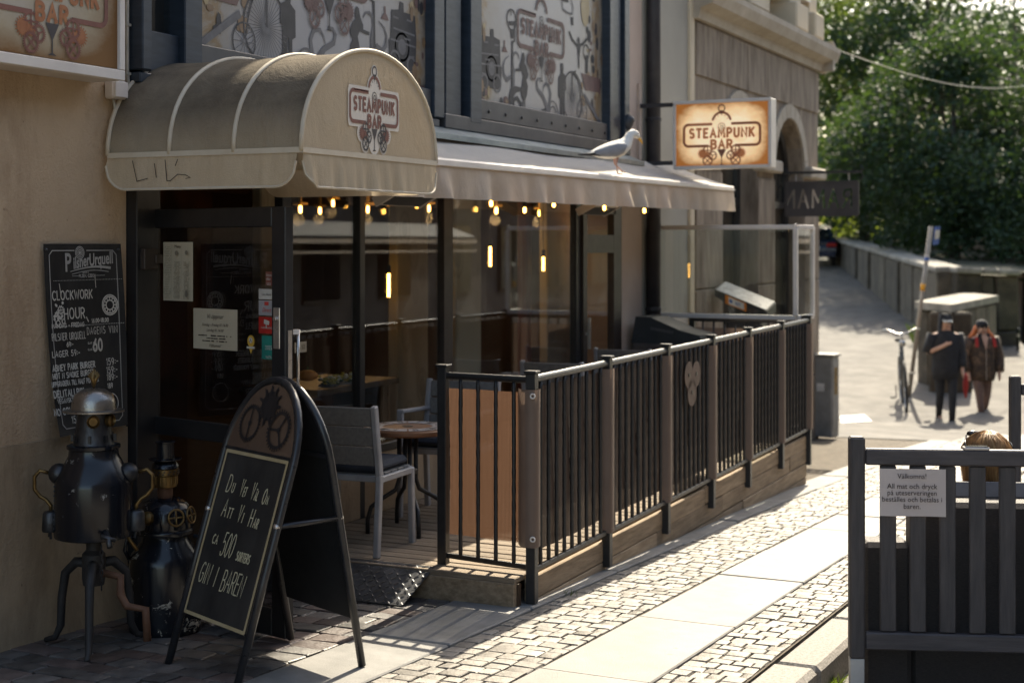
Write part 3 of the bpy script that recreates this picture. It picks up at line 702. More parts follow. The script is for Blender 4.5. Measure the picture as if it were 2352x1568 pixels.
def logo(T, S, parent, ky=1.0, brown='print_brown', rust='print_rust', dark='print_dark', copper='print_copper', back=None):
    T = T @ MX.Diagonal((S, S * ky, S, 1)); w_, h_ = .5, .138
    # watch case, pipes and letters each as their own piece of print
    if back:
        b = MB()
        b.poly(T, [(x * (w_ + .04), y * (h_ + .045)) for x, y in ((-1, -.75), (-.96, -1), (.96, -1), (1, -.75), (1, .75), (.96, 1), (-.96, 1), (-1, .75))])
        b.disc(T, (0, .16), .155); b.disc(T, (0, .325), .07); b.disc(T, (0, -.29), .12, ry=.13)
        for s_ in (-1, 1):
            for c_, r_ in (((.19, -.2), .1), ((.19 - .075, -.255), .09), ((.19 + .085, -.235), .08), ((.19, -.325), .085)): b.disc(T, (s_ * c_[0], c_[1]), r_)
        pr_(b.build('printed_backing', back, parent))
        T = T @ MX.Translation((0, 0, .0018 / S))
    b = MB(); W = .034
    for s_ in (-1, 1):
        b.rib(T, [(s_ * .135, h_), (s_ * .30, h_)], W); b.rib(T, [(s_ * .31, h_), (s_ * (w_ - .075), h_)], W)
        q = [(s_ * (w_ - .06) + s_ * .06 * math.sin(R(a)), h_ - .06 + .06 * math.cos(R(a))) for a in range(0, 91, 15)]; b.rib(T, q, W)
        b.rib(T, [(s_ * w_, h_ - .08), (s_ * w_, -h_ + .08)], W)
        q = [(x, -y) for x, y in q]; b.rib(T, q, W)
        b.rib(T, [(s_ * (w_ - .075), -h_), (s_ * .31, -h_)], W); b.rib(T, [(s_ * .30, -h_), (s_ * .185, -h_)], W)
    pr_(b.build('printed_pipes', brown, parent))
    b = MB()
    for s_ in (-1, 1):
        b.rib(T, [(s_ * .135, h_ + .006), (s_ * .30, h_ + .006)], W * .25); b.rib(T, [(s_ * .31, h_ + .006), (s_ * (w_ - .075), h_ + .006)], W * .25)
        b.rib(T, [(s_ * .19, -h_ + .006), (s_ * .3, -h_ + .006)], W * .25); b.rib(T, [(s_ * .31, -h_ + .006), (s_ * (w_ - .075), -h_ + .006)], W * .25)
    pr_(b.build('printed_highlight', copper, parent))
    b = MB(); wd = .03
    write(b, T, 'STEAMPUNK', -.42, -.03, .108, wd, .727, .38, slab=.12)
    write(b, T, 'BAR', -.135, -.172, .102, wd, .84, .4, slab=.12)
    pr_(b.build('printed_lettering', rust, parent))
    b = MB(); b.ring(T, (0, .165), .118, .03, 20, 8, 172); b.build('printed_watch_case', brown, parent)
    b = MB(); b.ring(T, (0, .335), .042, .016); b.rib(T, [(0, .27), (0, .30)], .028); b.ring(T, (0, .10), .046, .008)
    for a in (30, 60, 90, 120, 150): b.rib(T, [(.08 * math.cos(R(a)), .16 + .08 * math.sin(R(a))), (.1 * math.cos(R(a)), .16 + .1 * math.sin(R(a)))], .006)
    write(b, T, '@', -.03, .07, .06, .008, 1)
    # martini glass
    b.poly(T, [(-.06, -.185), (.06, -.185), (.006, -.285), (.006, -.37), (.04, -.385), (-.04, -.385), (-.006, -.37), (-.006, -.285)])
    pr_(b.build('printed_watch_and_glass', dark, parent))
    b = MB(); g2 = MB()
    for s_ in (-1, 1):
        b.gear(T, (s_ * .185, -.195), .062, .016, 26, 4, .0, .2); b.gear(T, (s_ * .12, -.262), .056, .014, 26, 3, .4, .2)
        b.gear(T, (s_ * .185, -.325), .064, .015, 28, 4, .8, .2)
        g2.gear(T, (s_ * .252, -.235), .052, .03, 18, 6, 0, .5); g2.gear(T, (s_ * .185, -.25), .034, .012, 14, 5, .3, .4)
    pr_(b.build('printed_gears', dark if back else brown, parent)); pr_(g2.build('printed_gears', rust, parent))

# ------------------------------------------------------------------ rounded entrance canopy
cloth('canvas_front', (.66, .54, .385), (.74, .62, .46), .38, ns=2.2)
cloth('canvas_barrel', (.42, .345, .245), (.5, .42, .31), .22, ns=2.2, st=(1, 3, 1), soil_shade=(.075, .062, .05))  # real soiling plus shade painted into the barrel colour, darkest on upward faces
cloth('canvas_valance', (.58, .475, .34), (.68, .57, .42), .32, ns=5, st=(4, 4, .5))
cloth('canvas_terrace', (.5, .465, .42), (.57, .535, .49), .12, ns=2)
cloth('canvas_terrace_valance', (.64, .53, .42), (.72, .61, .5), .3, ns=3)
mat('piping', (.55, .47, .36), .7, c2=(.62, .55, .44), ns=9)
CX0, CX1, CYF, CYB, CZ0, CH = 5.36, 6.57, 3.56, 4.62, 2.205, .49
cxm, chw = (CX0 + CX1) / 2, (CX1 - CX0) / 2
can = thing('entrance_canopy', 'rounded beige canvas canopy with bar logo over the open entrance door', 'canopy', (cxm, CYB, CZ0))
def arcp(u, y, k=1.0): a = math.pi * (1 - u); return (cxm + chw * k * math.cos(a), y, CZ0 + CH * k * math.sin(a) ** .93)
ys = [CYF + (CYB - CYF) * i / 3 for i in range(4)]
for i in range(3):
    b = MB(); y0, y1 = ys[i], ys[i + 1]
    b.grid(lambda u, q: arcp(u, y0 + (y1 - y0) * q, 1 - .014 * math.sin(math.pi * q)), 30, 6); b.build('canopy_panel', 'canvas_barrel', can, True)
for y in ys:
    b = MB(); b.tube([arcp(k / 30, y, 1.006) for k in range(31)], .011, 6); b.build('piping', 'piping', can, True)
b = MB(); b.add([arcp(k / 30, CYF) for k in range(31)], [tuple(range(31))[::-1]]); b.build('front_panel', 'canvas_front', can)
for p0, p1 in (((CX0, CYB, CZ0), (CX0, CYF, CZ0)), ((CX0, CYF, CZ0), (CX1, CYF, CZ0)), ((CX1, CYF, CZ0), (CX1, CYB, CZ0))):
    b = MB(); b.bar(p0, p1, .018, .024); b.build('hem_bar', 'piping', can)
def valance(name, p0, p1, h, m, parent, wave=.01, rc=.12, n=60, folds=9, seed=0):
    p0, p1 = V(p0), V(p1); L = (p1 - p0).length; d = (p1 - p0) / L; nrm = V((d.y, -d.x, 0)); rd = random.Random(seed)
    ph = [rd.uniform(0, 6.28) for _ in range(5)]; fr = [rd.uniform(.5, 1.6) * folds for _ in range(5)]
    b = MB()
    def fn(u, q):
        s_ = u * L; dd = min(s_, L - s_); drop = h
        if rc and dd < rc: drop = h - rc + math.sqrt(max(0, rc * rc - (rc - dd) ** 2))
        wv = sum(math.sin(fr[k] * u * 6.28 + ph[k]) for k in range(5)) / 3 * wave * q
        return p0 + d * s_ + V((0, 0, -drop * q)) + nrm * (wv + .012 * q)
    b.grid(fn, n, 8); return b.build(name, m, parent, True), fn
vl, fl = valance('side_valance', (CX0 - .004, CYB, CZ0 - .008), (CX0 - .004, CYF + .02, CZ0 - .008), .15, 'canvas_valance', can, .006, .11, 60, 3, 3)
vf, ff = valance('front_valance', (CX0 + .01, CYF - .004, CZ0 - .008), (CX1 - .01, CYF - .004, CZ0 - .008), .15, 'canvas_valance', can, .013, .11, 120, 9, 5)
vr, _ = valance('side_valance', (CX1 + .004, CYF + .02, CZ0 - .008), (CX1 + .004, CYB, CZ0 - .008), .15, 'canvas_valance', can, .006, .11, 60, 3, 7)
for f_, nm in ((fl, vl), (ff, vf)):
    b = MB(); b.tube([f_(k / 80, 1) for k in range(81)], .006, 5); b.build('hem_piping', 'piping', nm)
mat('marker_ink', (.02, .02, .02), .6)
b = MB(); T = frame((CX0 - .022, CYB - .03, CZ0 - .145), (0, -1, 0), (0, 0, .78)); T = T @ MX.Diagonal((1, .78, 1, 1))
for pts in ([(.13, .15), (.155, .03), (.215, .045)], [(.255, .13), (.265, .05)], [(.315, .15), (.325, .03), (.345, .028)], [(.345, .03), (.385, .065), (.43, .06), (.455, .045), (.43, .04)], [(.385, .15), (.372, .115)]): b.rib(T, pts, .0042)
pr_(b.build('marker_scribble', 'marker_ink', vl))
lc = on_y(858, 250, CYF)
logo(FY(lc.x, CYF - .004, lc.z + .0), .43, can, 1.2, rust='print_brown', back='print_cream')
# ribs under the canvas
for y in (CYF + .02, CYB - .02):
    b = MB(); b.tube([arcp(k / 16, y, .975) for k in range(17)], .012, 6); b.build('hoop', 'alu', can)

# ------------------------------------------------------------------ terrace awning
AY = 4.0
AX0 = 6.75; AX1 = on_y(1680, 430, AY).x
def zb(x): return 2.262 + (x - 7.3) * .0065
ter = thing('terrace_awning', 'long cream awning with wavy valance over the terrace, gull standing on its front bar', 'awning', (9.5, FAC - .05, 2.4))
rd = random.Random(2)
b = MB(); b.grid(lambda u, q: (AX0 + (AX1 - AX0) * u, AY + .02 + (FAC - .1 - AY) * q, zb(AX0 + (AX1 - AX0) * u) + .028 + .205 * q - .02 * math.sin(math.pi * q) + .012 * math.sin(u * 21) * math.sin(math.pi * q)), 60, 8); b.build('canvas', 'canvas_terrace', ter, True)
b = MB(); b.bar((AX0, AY, zb(AX0)), (AX1, AY, zb(AX1)), .06, .05, bev=.012); b.build('front_bar', 'white_metal', ter)
b = MB(); b.bar((AX0, AY - .032, zb(AX0) - .012), (AX1, AY - .032, zb(AX1) - .012), .006, .012); b.build('bar_lip', 'white_metal', ter)
va, fa = valance('valance', (AX0, AY - .022, zb(AX0) - .02), (AX1, AY - .022, zb(AX1) - .02), .185, 'canvas_terrace_valance', ter, .036, 0, 420, 17, 12)
for x in (7.6, 9.9, 12.2):
    b = MB(); b.bar((x, FAC - .05, 2.36), (x + .45, 4.32, 2.33), .035, .05); b.bar((x + .45, 4.32, 2.33), (x, AY + .02, zb(x)), .03, .04); b.build('folding_arm', 'white_metal', ter)

# ------------------------------------------------------------------ string bulbs and heaters under the awning
emit('bulb_warm', (1, .5, .12), 8); emit('tube_warm', (1, .5, .11), 7)
glass('bulb_glass', (.95, .88, .75), 1.0)
mat('brass', (.42, .26, .08), .35, .9, c2=(.55, .36, .13), ns=12)
BL = [(1128, 468), (1205, 483), (1272, 470), (1388, 478), (1480, 484)]
wire = thing('festoon_lights', 'string of round warm bulbs hanging under the awning front', 'string lights', (9.6, 4.12, 2.1))
pts = []
for px_, py_ in BL:
    c = on_y(px_, py_, 4.14); pts += [c + V((-.35, 0, .09)), c + V((0, 0, .075))]
    s_ = MB(); s_.lathe([(.012, .03), (.014, .035), (.014, .07), (.008, .075)], 8, c); s_ = s_.build('lamp_socket', 'frame_black', wire)
    b = MB(); b.sph(c, (.034, .034, .036), 12, 8); b.build('bulb', 'bulb_glass', s_, True)
    b = MB(); b.lathe([(.006, -.018), (.011, -.012), (.012, .012), (.006, .02)], 8, c); b.build('filament', 'bulb_warm', s_)
b = MB(); b.tube(pts, .004, 5); b.build('cable', 'frame_black', wire)
for i, (px_, py_, L, lb) in enumerate(((935, 452, .5, 'beside the entrance canopy'), (1375, 478, .5, 'above the side door'))):
    c = on_y(px_, py_, 4.35); h_ = thing('patio_heater', 'slim grey infrared heater under the awning ' + lb, 'heater', c)
    rot = MX.Rotation(R(-28), 3, 'X')
    b = MB(); b.box(c, (L, .16, .05), rot, .012); h1 = b.build('housing', 'white_metal', h_)
    b = MB(); b.box(c + rot @ V((0, 0, -.027)), (L - .06, .11, .006), rot); b.build('grille', 'frame_anthracite', h1)
    for s_ in (-1, 1):
        b = MB(); b.box(c + rot @ V((s_ * (L / 2 + .006), 0, 0)), (.014, .165, .058), rot); b.build('end_cap', 'white_metal', h_)
    b = MB(); b.bar(c + V((0, .03, .02)), (c.x, FAC - .02, c.z + .1), .03, .03); b.build('mount', 'frame_black', h_)

# ------------------------------------------------------------------ wall light box on the left, projecting light box, iron sign
def parch(name, c1, c2, c3, e):
    m, t, p = base(name)
    tc = nn(t, 'TexCoord'); sp = nn(t, 'SeparateXYZ'); t.links.new(tc.outputs['UV'], sp.inputs[0])
    def ab(o):
        a = nn(t, 'Math', operation='SUBTRACT'); a.inputs[1].default_value = .5; t.links.new(o, a.inputs[0]); c = nn(t, 'Math', operation='POWER'); c.inputs[1].default_value = 4
        d = nn(t, 'Math', operation='ABSOLUTE'); t.links.new(a.outputs[0], d.inputs[0]); t.links.new(d.outputs[0], c.inputs[0]); return c.outputs[0]
    ad = nn(t, 'Math', operation='ADD'); t.links.new(ab(sp.outputs[0]), ad.inputs[0]); t.links.new(ab(sp.outputs[1]), ad.inputs[1])
    mu = nn(t, 'Math', operation='MULTIPLY_ADD'); mu.inputs[1].default_value = 9; t.links.new(ad.outputs[0], mu.inputs[0])
    ns_ = nn(t, 'Math', operation='MULTIPLY'); ns_.inputs[1].default_value = .75; t.links.new(noise(t, 3.4, 6, .7, tc.outputs['UV']), ns_.inputs[0]); t.links.new(ns_.outputs[0], mu.inputs[2])
    o_ = ramp(t, mu.outputs[0], [(.36, c1), (.58, c2), (.95, c3)]); t.links.new(o_, p.inputs['Base Color'])
    p.inputs['Roughness'].default_value = .3
    t.links.new(o_, p.inputs['Emission Color']); p.inputs['Emission Strength'].default_value = e
parch('parchment', (.46, .41, .34), (.40, .33, .23), (.2, .095, .03), 0)
parch('parchment_lit', (1, .82, .58), (.93, .63, .35), (.36, .13, .03), .2)
wb = thing('wall_light_box', 'cream framed light box sign on the plaster wall at upper left', 'sign', (4.7, FAC - .1, 2.6))
bx1 = on_y(281, 178, FAC - .18).x; bz0 = 2.535; BYF = FAC - .18
BW, BH = 1.42, .98; bx0 = bx1 - BW
b = MB(); b.box(((bx0 + bx1) / 2, FAC - .085, bz0 + BH / 2), (BW, .165, BH), None, .004); b.build('housing', 'white_metal', wb)
b = qmesh([(bx0 + .035, BYF - .002, bz0 + .05), (bx1 - .035, BYF - .002, bz0 + .05), (bx1 - .035, BYF - .002, bz0 + BH - .05), (bx0 + .035, BYF - .002, bz0 + BH - .05)], [(0, 0), (1, 0), (1, 1), (0, 1)]); b.build('sign_face', 'parchment', wb)
for q in ((((bx0 + bx1) / 2, bz0 + .022), (BW, .046)), (((bx0 + bx1) / 2, bz0 + BH - .022), (BW, .046)), ((bx0 + .018, bz0 + BH / 2), (.036, BH - .093)), ((bx1 - .018, bz0 + BH / 2), (.036, BH - .093))):
    b = MB(); b.box((q[0][0], BYF - .008, q[0][1]), (q[1][0], .02, q[1][1]), None, .003); b.build('sign_frame', 'white_metal', wb)
gl = on_y(118, 128, BYF); pr = on_y(242, 40, BYF)
LS = (pr.x - gl.x) / .5
logo(FY(gl.x, BYF - .005, gl.z + .385 * LS), LS, wb)
jb = on_y(268, 207, FAC - .04)
jt = thing('junction_box', 'small white junction box with cables under the wall light box', 'junction box', (jb.x, FAC, jb.z))
b = MB(); b.box((jb.x, FAC - .035, jb.z), (.1, .06, .085), None, .01); b.build('box', 'white_metal', jt)
b = MB(); b.box((jb.x, FAC - .068, jb.z), (.088, .008, .073), None, .003); b.build('lid', 'white_metal', jt)
for k, pts in enumerate(([(jb.x + .05, FAC - .03, jb.z + .02), (jb.x + .09, FAC - .03, jb.z), (jb.x + .1, FAC - .04, jb.z - .05)], [(jb.x + .05, FAC - .03, jb.z - .02), (jb.x + .09, FAC - .03, jb.z - .03), (jb.x + .085, FAC - .03, jb.z - .15)], [(jb.x - .01, FAC - .03, jb.z - .04), (jb.x, FAC - .03, jb.z - .09), (jb.x + .04, FAC - .03, jb.z - .17)])):
    b = MB(); b.tube(pts, .007, 6); b.build('cable', 'grey_cable', jt, True)
cx = on_y(293, 60, FAC - .015).x
ct = thing('wall_cable', 'white cable running down the wall beside the upper blue window', 'cable', (cx, FAC, 2.4))
b = MB(); b.tube([(cx, FAC - .014, 4.4), (cx, FAC - .014, 2.62), (cx + .01, FAC - .016, 2.5), (cx + .05, FAC - .03, 2.44), (cx + .08, FAC - .05, 2.45)], .009, 6); b.build('conduit', 'grey_cable', ct, True)
for z in (2.6, 2.83, 3.1, 3.5):
    b = MB(); b.box((cx, FAC - .012, z), (.03, .026, .012)); b.build('clip', 'grey_cable', ct)

SX = 12.3
pl = on_x(1547, 390, SX); pr = on_x(1772, 390, SX); ptp = on_x(1547, 233, SX)
y0, y1, z0, z1 = pl.y, pr.y, 2.45, 3.04
ps = thing('projecting_light_box', 'glowing parchment light box sign projecting from the pier over the street', 'sign', (SX, FAC, 2.7))
b = MB(); b.box((SX + .075, (y0 + y1) / 2, (z0 + z1) / 2), (.15, y0 - y1, z1 - z0), None, .006); b.build('housing', 'white_metal', ps)
b = qmesh([(SX - .002, y0 - .025, z0 + .025), (SX - .002, y1 + .025, z0 + .025), (SX - .002, y1 + .025, z1 - .025), (SX - .002, y0 - .025, z1 - .025)], [(0, 0), (1, 0), (1, 1), (0, 1)]); b.build('sign_face', 'parchment_lit', ps)
for c, s_ in ((((y0 + y1) / 2, z0 + .012), (y0 - y1, .028)), (((y0 + y1) / 2, z1 - .012), (y0 - y1, .028)), ((y0 - .012, (z0 + z1) / 2), (.028, z1 - z0 - .058)), ((y1 + .012, (z0 + z1) / 2), (.028, z1 - z0 - .058))):
    b = MB(); b.box((SX - .008, c[0], c[1]), (.02, s_[0], s_[1]), None, .004); b.build('sign_frame', 'white_metal', ps)
logo(FX(SX - .005, (y0 + y1) / 2 - .0, (z0 + z1) / 2 - .005), .68, ps, 1.0, 'lit_brown', 'lit_rust', 'lit_dark', 'lit_copper')
for z in (z1 - .02, z0 + .06):
    b = MB(); b.bar((SX + .05, FAC, z), (SX + .05, y0, z), .035, .035); b.build('bracket', 'pipe_dark', ps)
b = MB(); b.box((SX + .05, FAC - .01, (z0 + z1) / 2 + .1), (.06, .03, .75)); b.build('wall_plate', 'render_pink', ps)
# wall lantern on the pier
c = on_y(1440, 283, FAC - .07); wl = thing('wall_spotlight', 'small weathered grey spotlight on the pink pier beside the gull', 'wall lamp', (c.x, FAC, c.z))
b = MB(); b.lathe([(.02, .075), (.045, .06), (.055, 0), (.05, -.045), (.03, -.05)], 12, c, MX.Rotation(R(35), 3, 'X')); b.build('head', 'frame_anthracite', wl, True)
b = MB(); b.bar(c, (c.x, FAC, c.z - .02), .03, .03); b.tube([c + V((0, 0, .06)), c + V((-.02, .01, .13)), (c.x - .03, FAC - .01, c.z + .17)], .006, 5); b.build('bracket', 'pipe_dark', wl)
b = MB(); b.tube([c + V((0, .02, -.05)), c + V((.01, .03, -.13)), c + V((.03, .05, -.17))], .012, 6); b.build('cable', 'pipe_dark', wl)

mat('iron_sign', (.045, .038, .037), .6, c2=(.075, .063, .06), ns=4)
RX = 16.9; a = on_x(1783, 398, RX); e = on_x(1978, 398, RX); s0 = on_x(1806, 420, RX); s1 = on_x(1970, 494, RX)
rs = thing('iron_hanging_sign', 'dark iron sign with letters cut through, hanging from an arm on the stone building', 'sign', (RX, FAC, 2.4))
b = MB(); b.bar((RX, FAC, a.z), (RX, e.y, a.z), .025, .03); b.tube([(RX, FAC - .02, a.z - .3), (RX, FAC - .03, a.z + .12)], .012, 6)
b.tube([(RX, FAC - .03, a.z - .18), (RX, FAC - .12, a.z - .06), (RX, FAC - .2, a.z)], .007, 5); b.tube([(RX, FAC - .03, a.z + .12), (RX, FAC - .08, a.z + .06), (RX, FAC - .16, a.z + .01)], .007, 5)
b.tube([(RX, e.y, a.z), (RX, e.y - .03, a.z + .03), (RX, e.y + .02, a.z + .08)], .008, 5); b.tube([(RX, e.y, a.z), (RX, e.y - .02, a.z - .05), (RX, e.y + .02, a.z - .1)], .008, 5); b.build('arm', 'frame_black', rs)
# plate with real cut-outs: small bars left standing between mirrored letter openings
PW, PH = s0.y - s1.y, .38; zc = s0.z - PH / 2; yc = (s0.y + s1.y) / 2
cell = .0058; NX, NZ = int(PW / cell), int(PH / cell)
tmp = []
hl = .2; tx = -.34
for ch in 'RAMAN':
    g = GL[ch]
    for st in g[1]: tmp += [((tx + p[0] * hl * .68, -hl / 2 + p[1] * hl), (tx + q_[0] * hl * .68, -hl / 2 + q_[1] * hl)) for p, q_ in zip(st, st[1:])]
    tx += g[0] * hl * .68 + .055
def cut(x, z):
    x = -x
    for (ax, az), (bx_, bz) in tmp:
        dx, dz = bx_ - ax, bz - az; L2 = dx * dx + dz * dz
        t_ = 0 if L2 == 0 else max(0, min(1, ((x - ax) * dx + (z - az) * dz) / L2))
        if (x - ax - t_ * dx) ** 2 + (z - az - t_ * dz) ** 2 < .0125 ** 2: return True
    return False
b = MB()
for iz in range(NZ):
    zz = -PH / 2 + (iz + .5) * cell; run = None
    for ix in range(NX + 1):
        xx = -PW / 2 + (ix + .5) * cell
        solid = ix < NX and not cut(xx, zz)
        if solid and run is None: run = xx - cell / 2
        if not solid and run is not None:
            ye = xx - cell / 2; b.box((RX, yc - (run + ye) / 2, zc + zz), (.012, ye - run, cell)); run = None
b.build('sign_plate', 'iron_sign', rs)
b = MB()
for q0, q1 in (((-1, -1), (1, -1)), ((1, -1), (1, 1)), ((1, 1), (-1, 1)), ((-1, 1), (-1, -1))): b.bar((RX, yc + q0[0] * PW / 2, zc + q0[1] * PH / 2), (RX, yc + q1[0] * PW / 2, zc + q1[1] * PH / 2), .03, .025)
b.build('sign_rim', 'iron_sign', rs)
for s_ in (-.38, .36):
    b = MB()
    for k in range(4): b.tube([V((RX, yc + s_ * PW, zc + PH / 2 + .02 + k * .025)) + V((.006 * math.cos(a_), .006 * math.sin(a_), .016 * math.sin(a_ + k))) for a_ in [R(45 * i) for i in range(8)]], .0025, 4, closed=True)
    b.build('chain', 'alu', rs)

# cornice floodlight and span wire
c = on_d(1902, 150, 19.6); fl_ = thing('cornice_floodlight', 'small white dome light fixed under the cornice corner', 'lamp', c)
b = MB(); b.lathe([(.01, .1), (.05, .09), (.085, .04), (.09, -.05), (.085, -.06)], 16, c); b.build('shade', 'white_metal', fl_, True)
b = MB(); b.bar(c + V((0, 0, .08)), (X1 + .1, FAC + .02, c.z + .12), .02, .02); b.build('bracket', 'pipe_dark', fl_)
p0 = V((X1 + .12, FAC - .05, c.z + .2)); p1 = on_d(2420, 185, 34)
b = MB(); b.tube([p0.lerp(p1, k / 16) - V((0, 0, .35 * math.sin(math.pi * k / 16))) for k in range(17)], .006, 5)
tag(b.build('span_wire', 'grey_cable', None), 'thin wire stretched across the street from the cornice', 'wire')

# ------------------------------------------------------------------ art on the window film
mat('film_dark', (.02, .02, .024), .6, c2=(.038, .037, .042), ns=10); mat('film_grey', (.095, .093, .1), .6, c2=(.15, .15, .16), ns=12)
mat('film_brown', (.17, .10, .05), .5, c2=(.27, .18, .1), ns=8); mat('film_plum', (.11, .06, .055), .6, c2=(.16, .095, .085), ns=10); mat('film_ochre', (.33, .25, .13), .5, c2=(.42, .34, .2), ns=8)
KV = .5742
def cr(x, y):           # mark on the right-hand print -> metres from its lower left corner
    p = on_y((1840 + x / 2.903) * KV, (y / 2.903) * KV, WY); return (p.x - P2L, p.z - PZ)
def art(T, mir, parent, y):
    W = P2R - P2L; k = (P1R - P1L) / W if mir else 1
    def q(p): u, v = cr(*p); return ((W - u) * k if mir else u, v)
    def qs(l): return [q(p) for p in l]
    def pol(b, l): r = qs(l); b.poly(T, r[::-1] if mir else r)
    d = MB(); g = MB(); br = MB(); pm = MB(); oc = MB()
    # steam engine
    pol(d, [(240, 1000), (232, 650), (245, 410), (350, 430), (352, 340), (386, 340), (390, 430), (460, 470), (466, 750), (482, 790), (474, 1000), (440, 1045)])
    for c_, r_ in (((365, 800), .085), ((280, 950), .05), ((430, 970), .06)): g.ring(T, q(c_), r_, .016)
    g.disc(T, q((365, 800)), .05)
    for l in ([(250, 620), (440, 645)], [(280, 490), (320, 495)], [(400, 525), (440, 530)], [(240, 740), (470, 770)], [(290, 690), (340, 700)], [(255, 850), (300, 870)]): g.rib(T, qs(l), .012)
    pol(pm, [(240, 1035), (345, 1045), (345, 1110), (245, 1105)])
    for i in range(60):     # foliage and smoke flecks at both edges
        rd = random.Random(i * 7 + 1)
        xx = rd.choice([rd.gauss(210, 50), rd.gauss(1560, 40), rd.gauss(1500, 70)]); yy = rd.uniform(-60, 1330)
        (rd.choice([br, oc, pm, d, br])).disc(T, q((xx, yy)), rd.uniform(.01, .042), 7, rd.uniform(.012, .06))
    for i in range(26):
        rd = random.Random(i * 5 + 2); xx = rd.uniform(140, 560); (rd.choice([br, pm, d, oc, g])).disc(T, q((xx, rd.uniform(1120, 1270) + (xx - 140) * .12)), rd.uniform(.015, .05), 8, rd.uniform(.012, .04))
    # street lamp with tentacle
    d.rib(T, qs([(606, 490), (602, 800), (600, 1080)]), .024); d.ring(T, q((595, 235)), .075, .014); pol(d, [(560, 250), (632, 250), (615, 300), (575, 300)]); d.rib(T, qs([(632, 250), (632, 480), (606, 490)]), .014); pol(d, [(582, 345), (630, 350), (620, 450), (590, 450)]); d.rib(T, qs([(586, 130), (590, 180)]), .012)
    g.rib(T, qs([(690, 690), (670, 630), (640, 612), (612, 640), (606, 720), (620, 850), (618, 980), (600, 1080)]), [.008, .014, .02, .026, .03, .036, .042, .05])
    g.rib(T, qs([(565, 650), (520, 690), (500, 760), (505, 860), (540, 930), (580, 900)]), [.006, .012, .018, .026, .036, .03])
    d.rib(T, qs([(570, 1320), (580, 1150), (600, 1080), (640, 1040), (720, 1040)]), [.03, .05, .07, .05, .02]); d.rib(T, qs([(690, 1340), (700, 1200), (660, 1140), (620, 1160), (600, 1330)]), .03)
    # bell
    pm.rib(T, qs([(515, 480), (513, 540)]), .016); pol(pm, [(500, 545), (525, 548), (548, 612), (482, 600)])
    # lady
    pol(d, [(722, 620), (738, 610), (748, 640), (750, 690), (745, 735), (765, 770), (788, 860), (780, 910), (765, 930), (785, 1000), (775, 1100), (750, 1175), (715, 1140), (705, 1060), (720, 960), (730, 890), (715, 820), (690, 810), (688, 760), (710, 700)])
    d.rib(T, qs([(720, 815), (645, 815)]), .02); d.rib(T, qs([(750, 1170), (745, 1345)]), .014); d.rib(T, qs([(730, 1165), (712, 1330)]), .014)
    # tentacles in the middle
    g.rib(T, qs([(935, 915), (905, 915), (888, 960), (900, 1040), (960, 1120), (1000, 1220), (1015, 1390)]), [.01, .018, .026, .032, .038, .046, .06])
    g.rib(T, qs([(955, 1090), (965, 1020), (990, 970), (1030, 1000), (1050, 1090), (1040, 1200), (1020, 1290)]), [.006, .012, .02, .028, .03, .034, .04])
    for r_ in (.06, .1): g.ring(T, q((1075, 1330)), r_, .014)
    pol(d, [(945, 1270), (990, 1260), (1020, 1390), (930, 1370)])
    # gentleman
    pol(d, [(1165, 740), (1192, 735), (1198, 800), (1195, 850), (1225, 890), (1228, 1050), (1215, 1060), (1212, 1420), (1190, 1425), (1186, 1150), (1180, 1150), (1178, 1415), (1158, 1410), (1160, 1150), (1140, 1120), (1142, 900), (1170, 860)])
    g.rib(T, qs([(1185, 870), (1185, 1040)]), .03)
    # high-wheel bicycle
    c_ = q((1305, 1130)); rr = (cr(1305, 840)[1] - cr(1305, 1425)[1]) / 2
    d.ring(T, c_, rr, .014, 40)
    for i in range(40):
        an = 2 * math.pi * i / 40; g.rib(T, [c_, (c_[0] + rr * math.cos(an), c_[1] + rr * math.sin(an))], .0045)
    d.disc(T, c_, .022); d.rib(T, qs([(1300, 1130), (1300, 845), (1340, 830)]), .014); d.rib(T, qs([(1300, 845), (1370, 930), (1395, 1100), (1410, 1270)]), .014)
    c2 = q((1415, 1300)); d.ring(T, c2, .1, .01)
    for i in range(12): g.rib(T, [c2, (c2[0] + .1 * math.cos(i * .524), c2[1] + .1 * math.sin(i * .524))], .004)
    pol(br, [(1395, 1110), (1440, 1110), (1450, 1230), (1400, 1240)]); g.rib(T, qs([(1440, 1110), (1625, 1440)]), .04)
    # acrobat with raised arms
    d.rib(T, qs([(1268, 375), (1300, 460), (1345, 520), (1375, 535), (1420, 515), (1475, 455)]), .024); pol(d, [(1355, 530), (1400, 530), (1385, 640), (1382, 800), (1372, 800), (1368, 640)]); d.disc(T, q((1375, 475)), .022, ry=.03)
    # ship and statue at the right
    pol(pm, [(1405, 850), (1625, 920), (1615, 1080), (1450, 1050)]); pol(d, [(1455, 640), (1485, 650), (1480, 860), (1455, 850)]); d.ring(T, q((1462, 610)), .06, .012)
    g.rib(T, qs([(1180, 0), (1190, 110), (1240, 150), (1300, 170), (1310, 80), (1285, 0)]), .014); pol(d, [(1285, 200), (1310, 200), (1315, 300), (1290, 290)]); d.rib(T, qs([(1180, -10), (1250, 10)]), .03)
    oc.disc(T, q((1450, 85)), .09, 14, .16)
    for bb, nm, mt in ((d, 'printed_silhouettes', 'film_dark'), (g, 'printed_shading', 'film_grey'), (br, 'printed_stain', 'film_brown'), (pm, 'printed_colour', 'film_plum'), (oc, 'printed_foliage', 'film_ochre')):
        pr_(bb.build(nm, mt, parent))
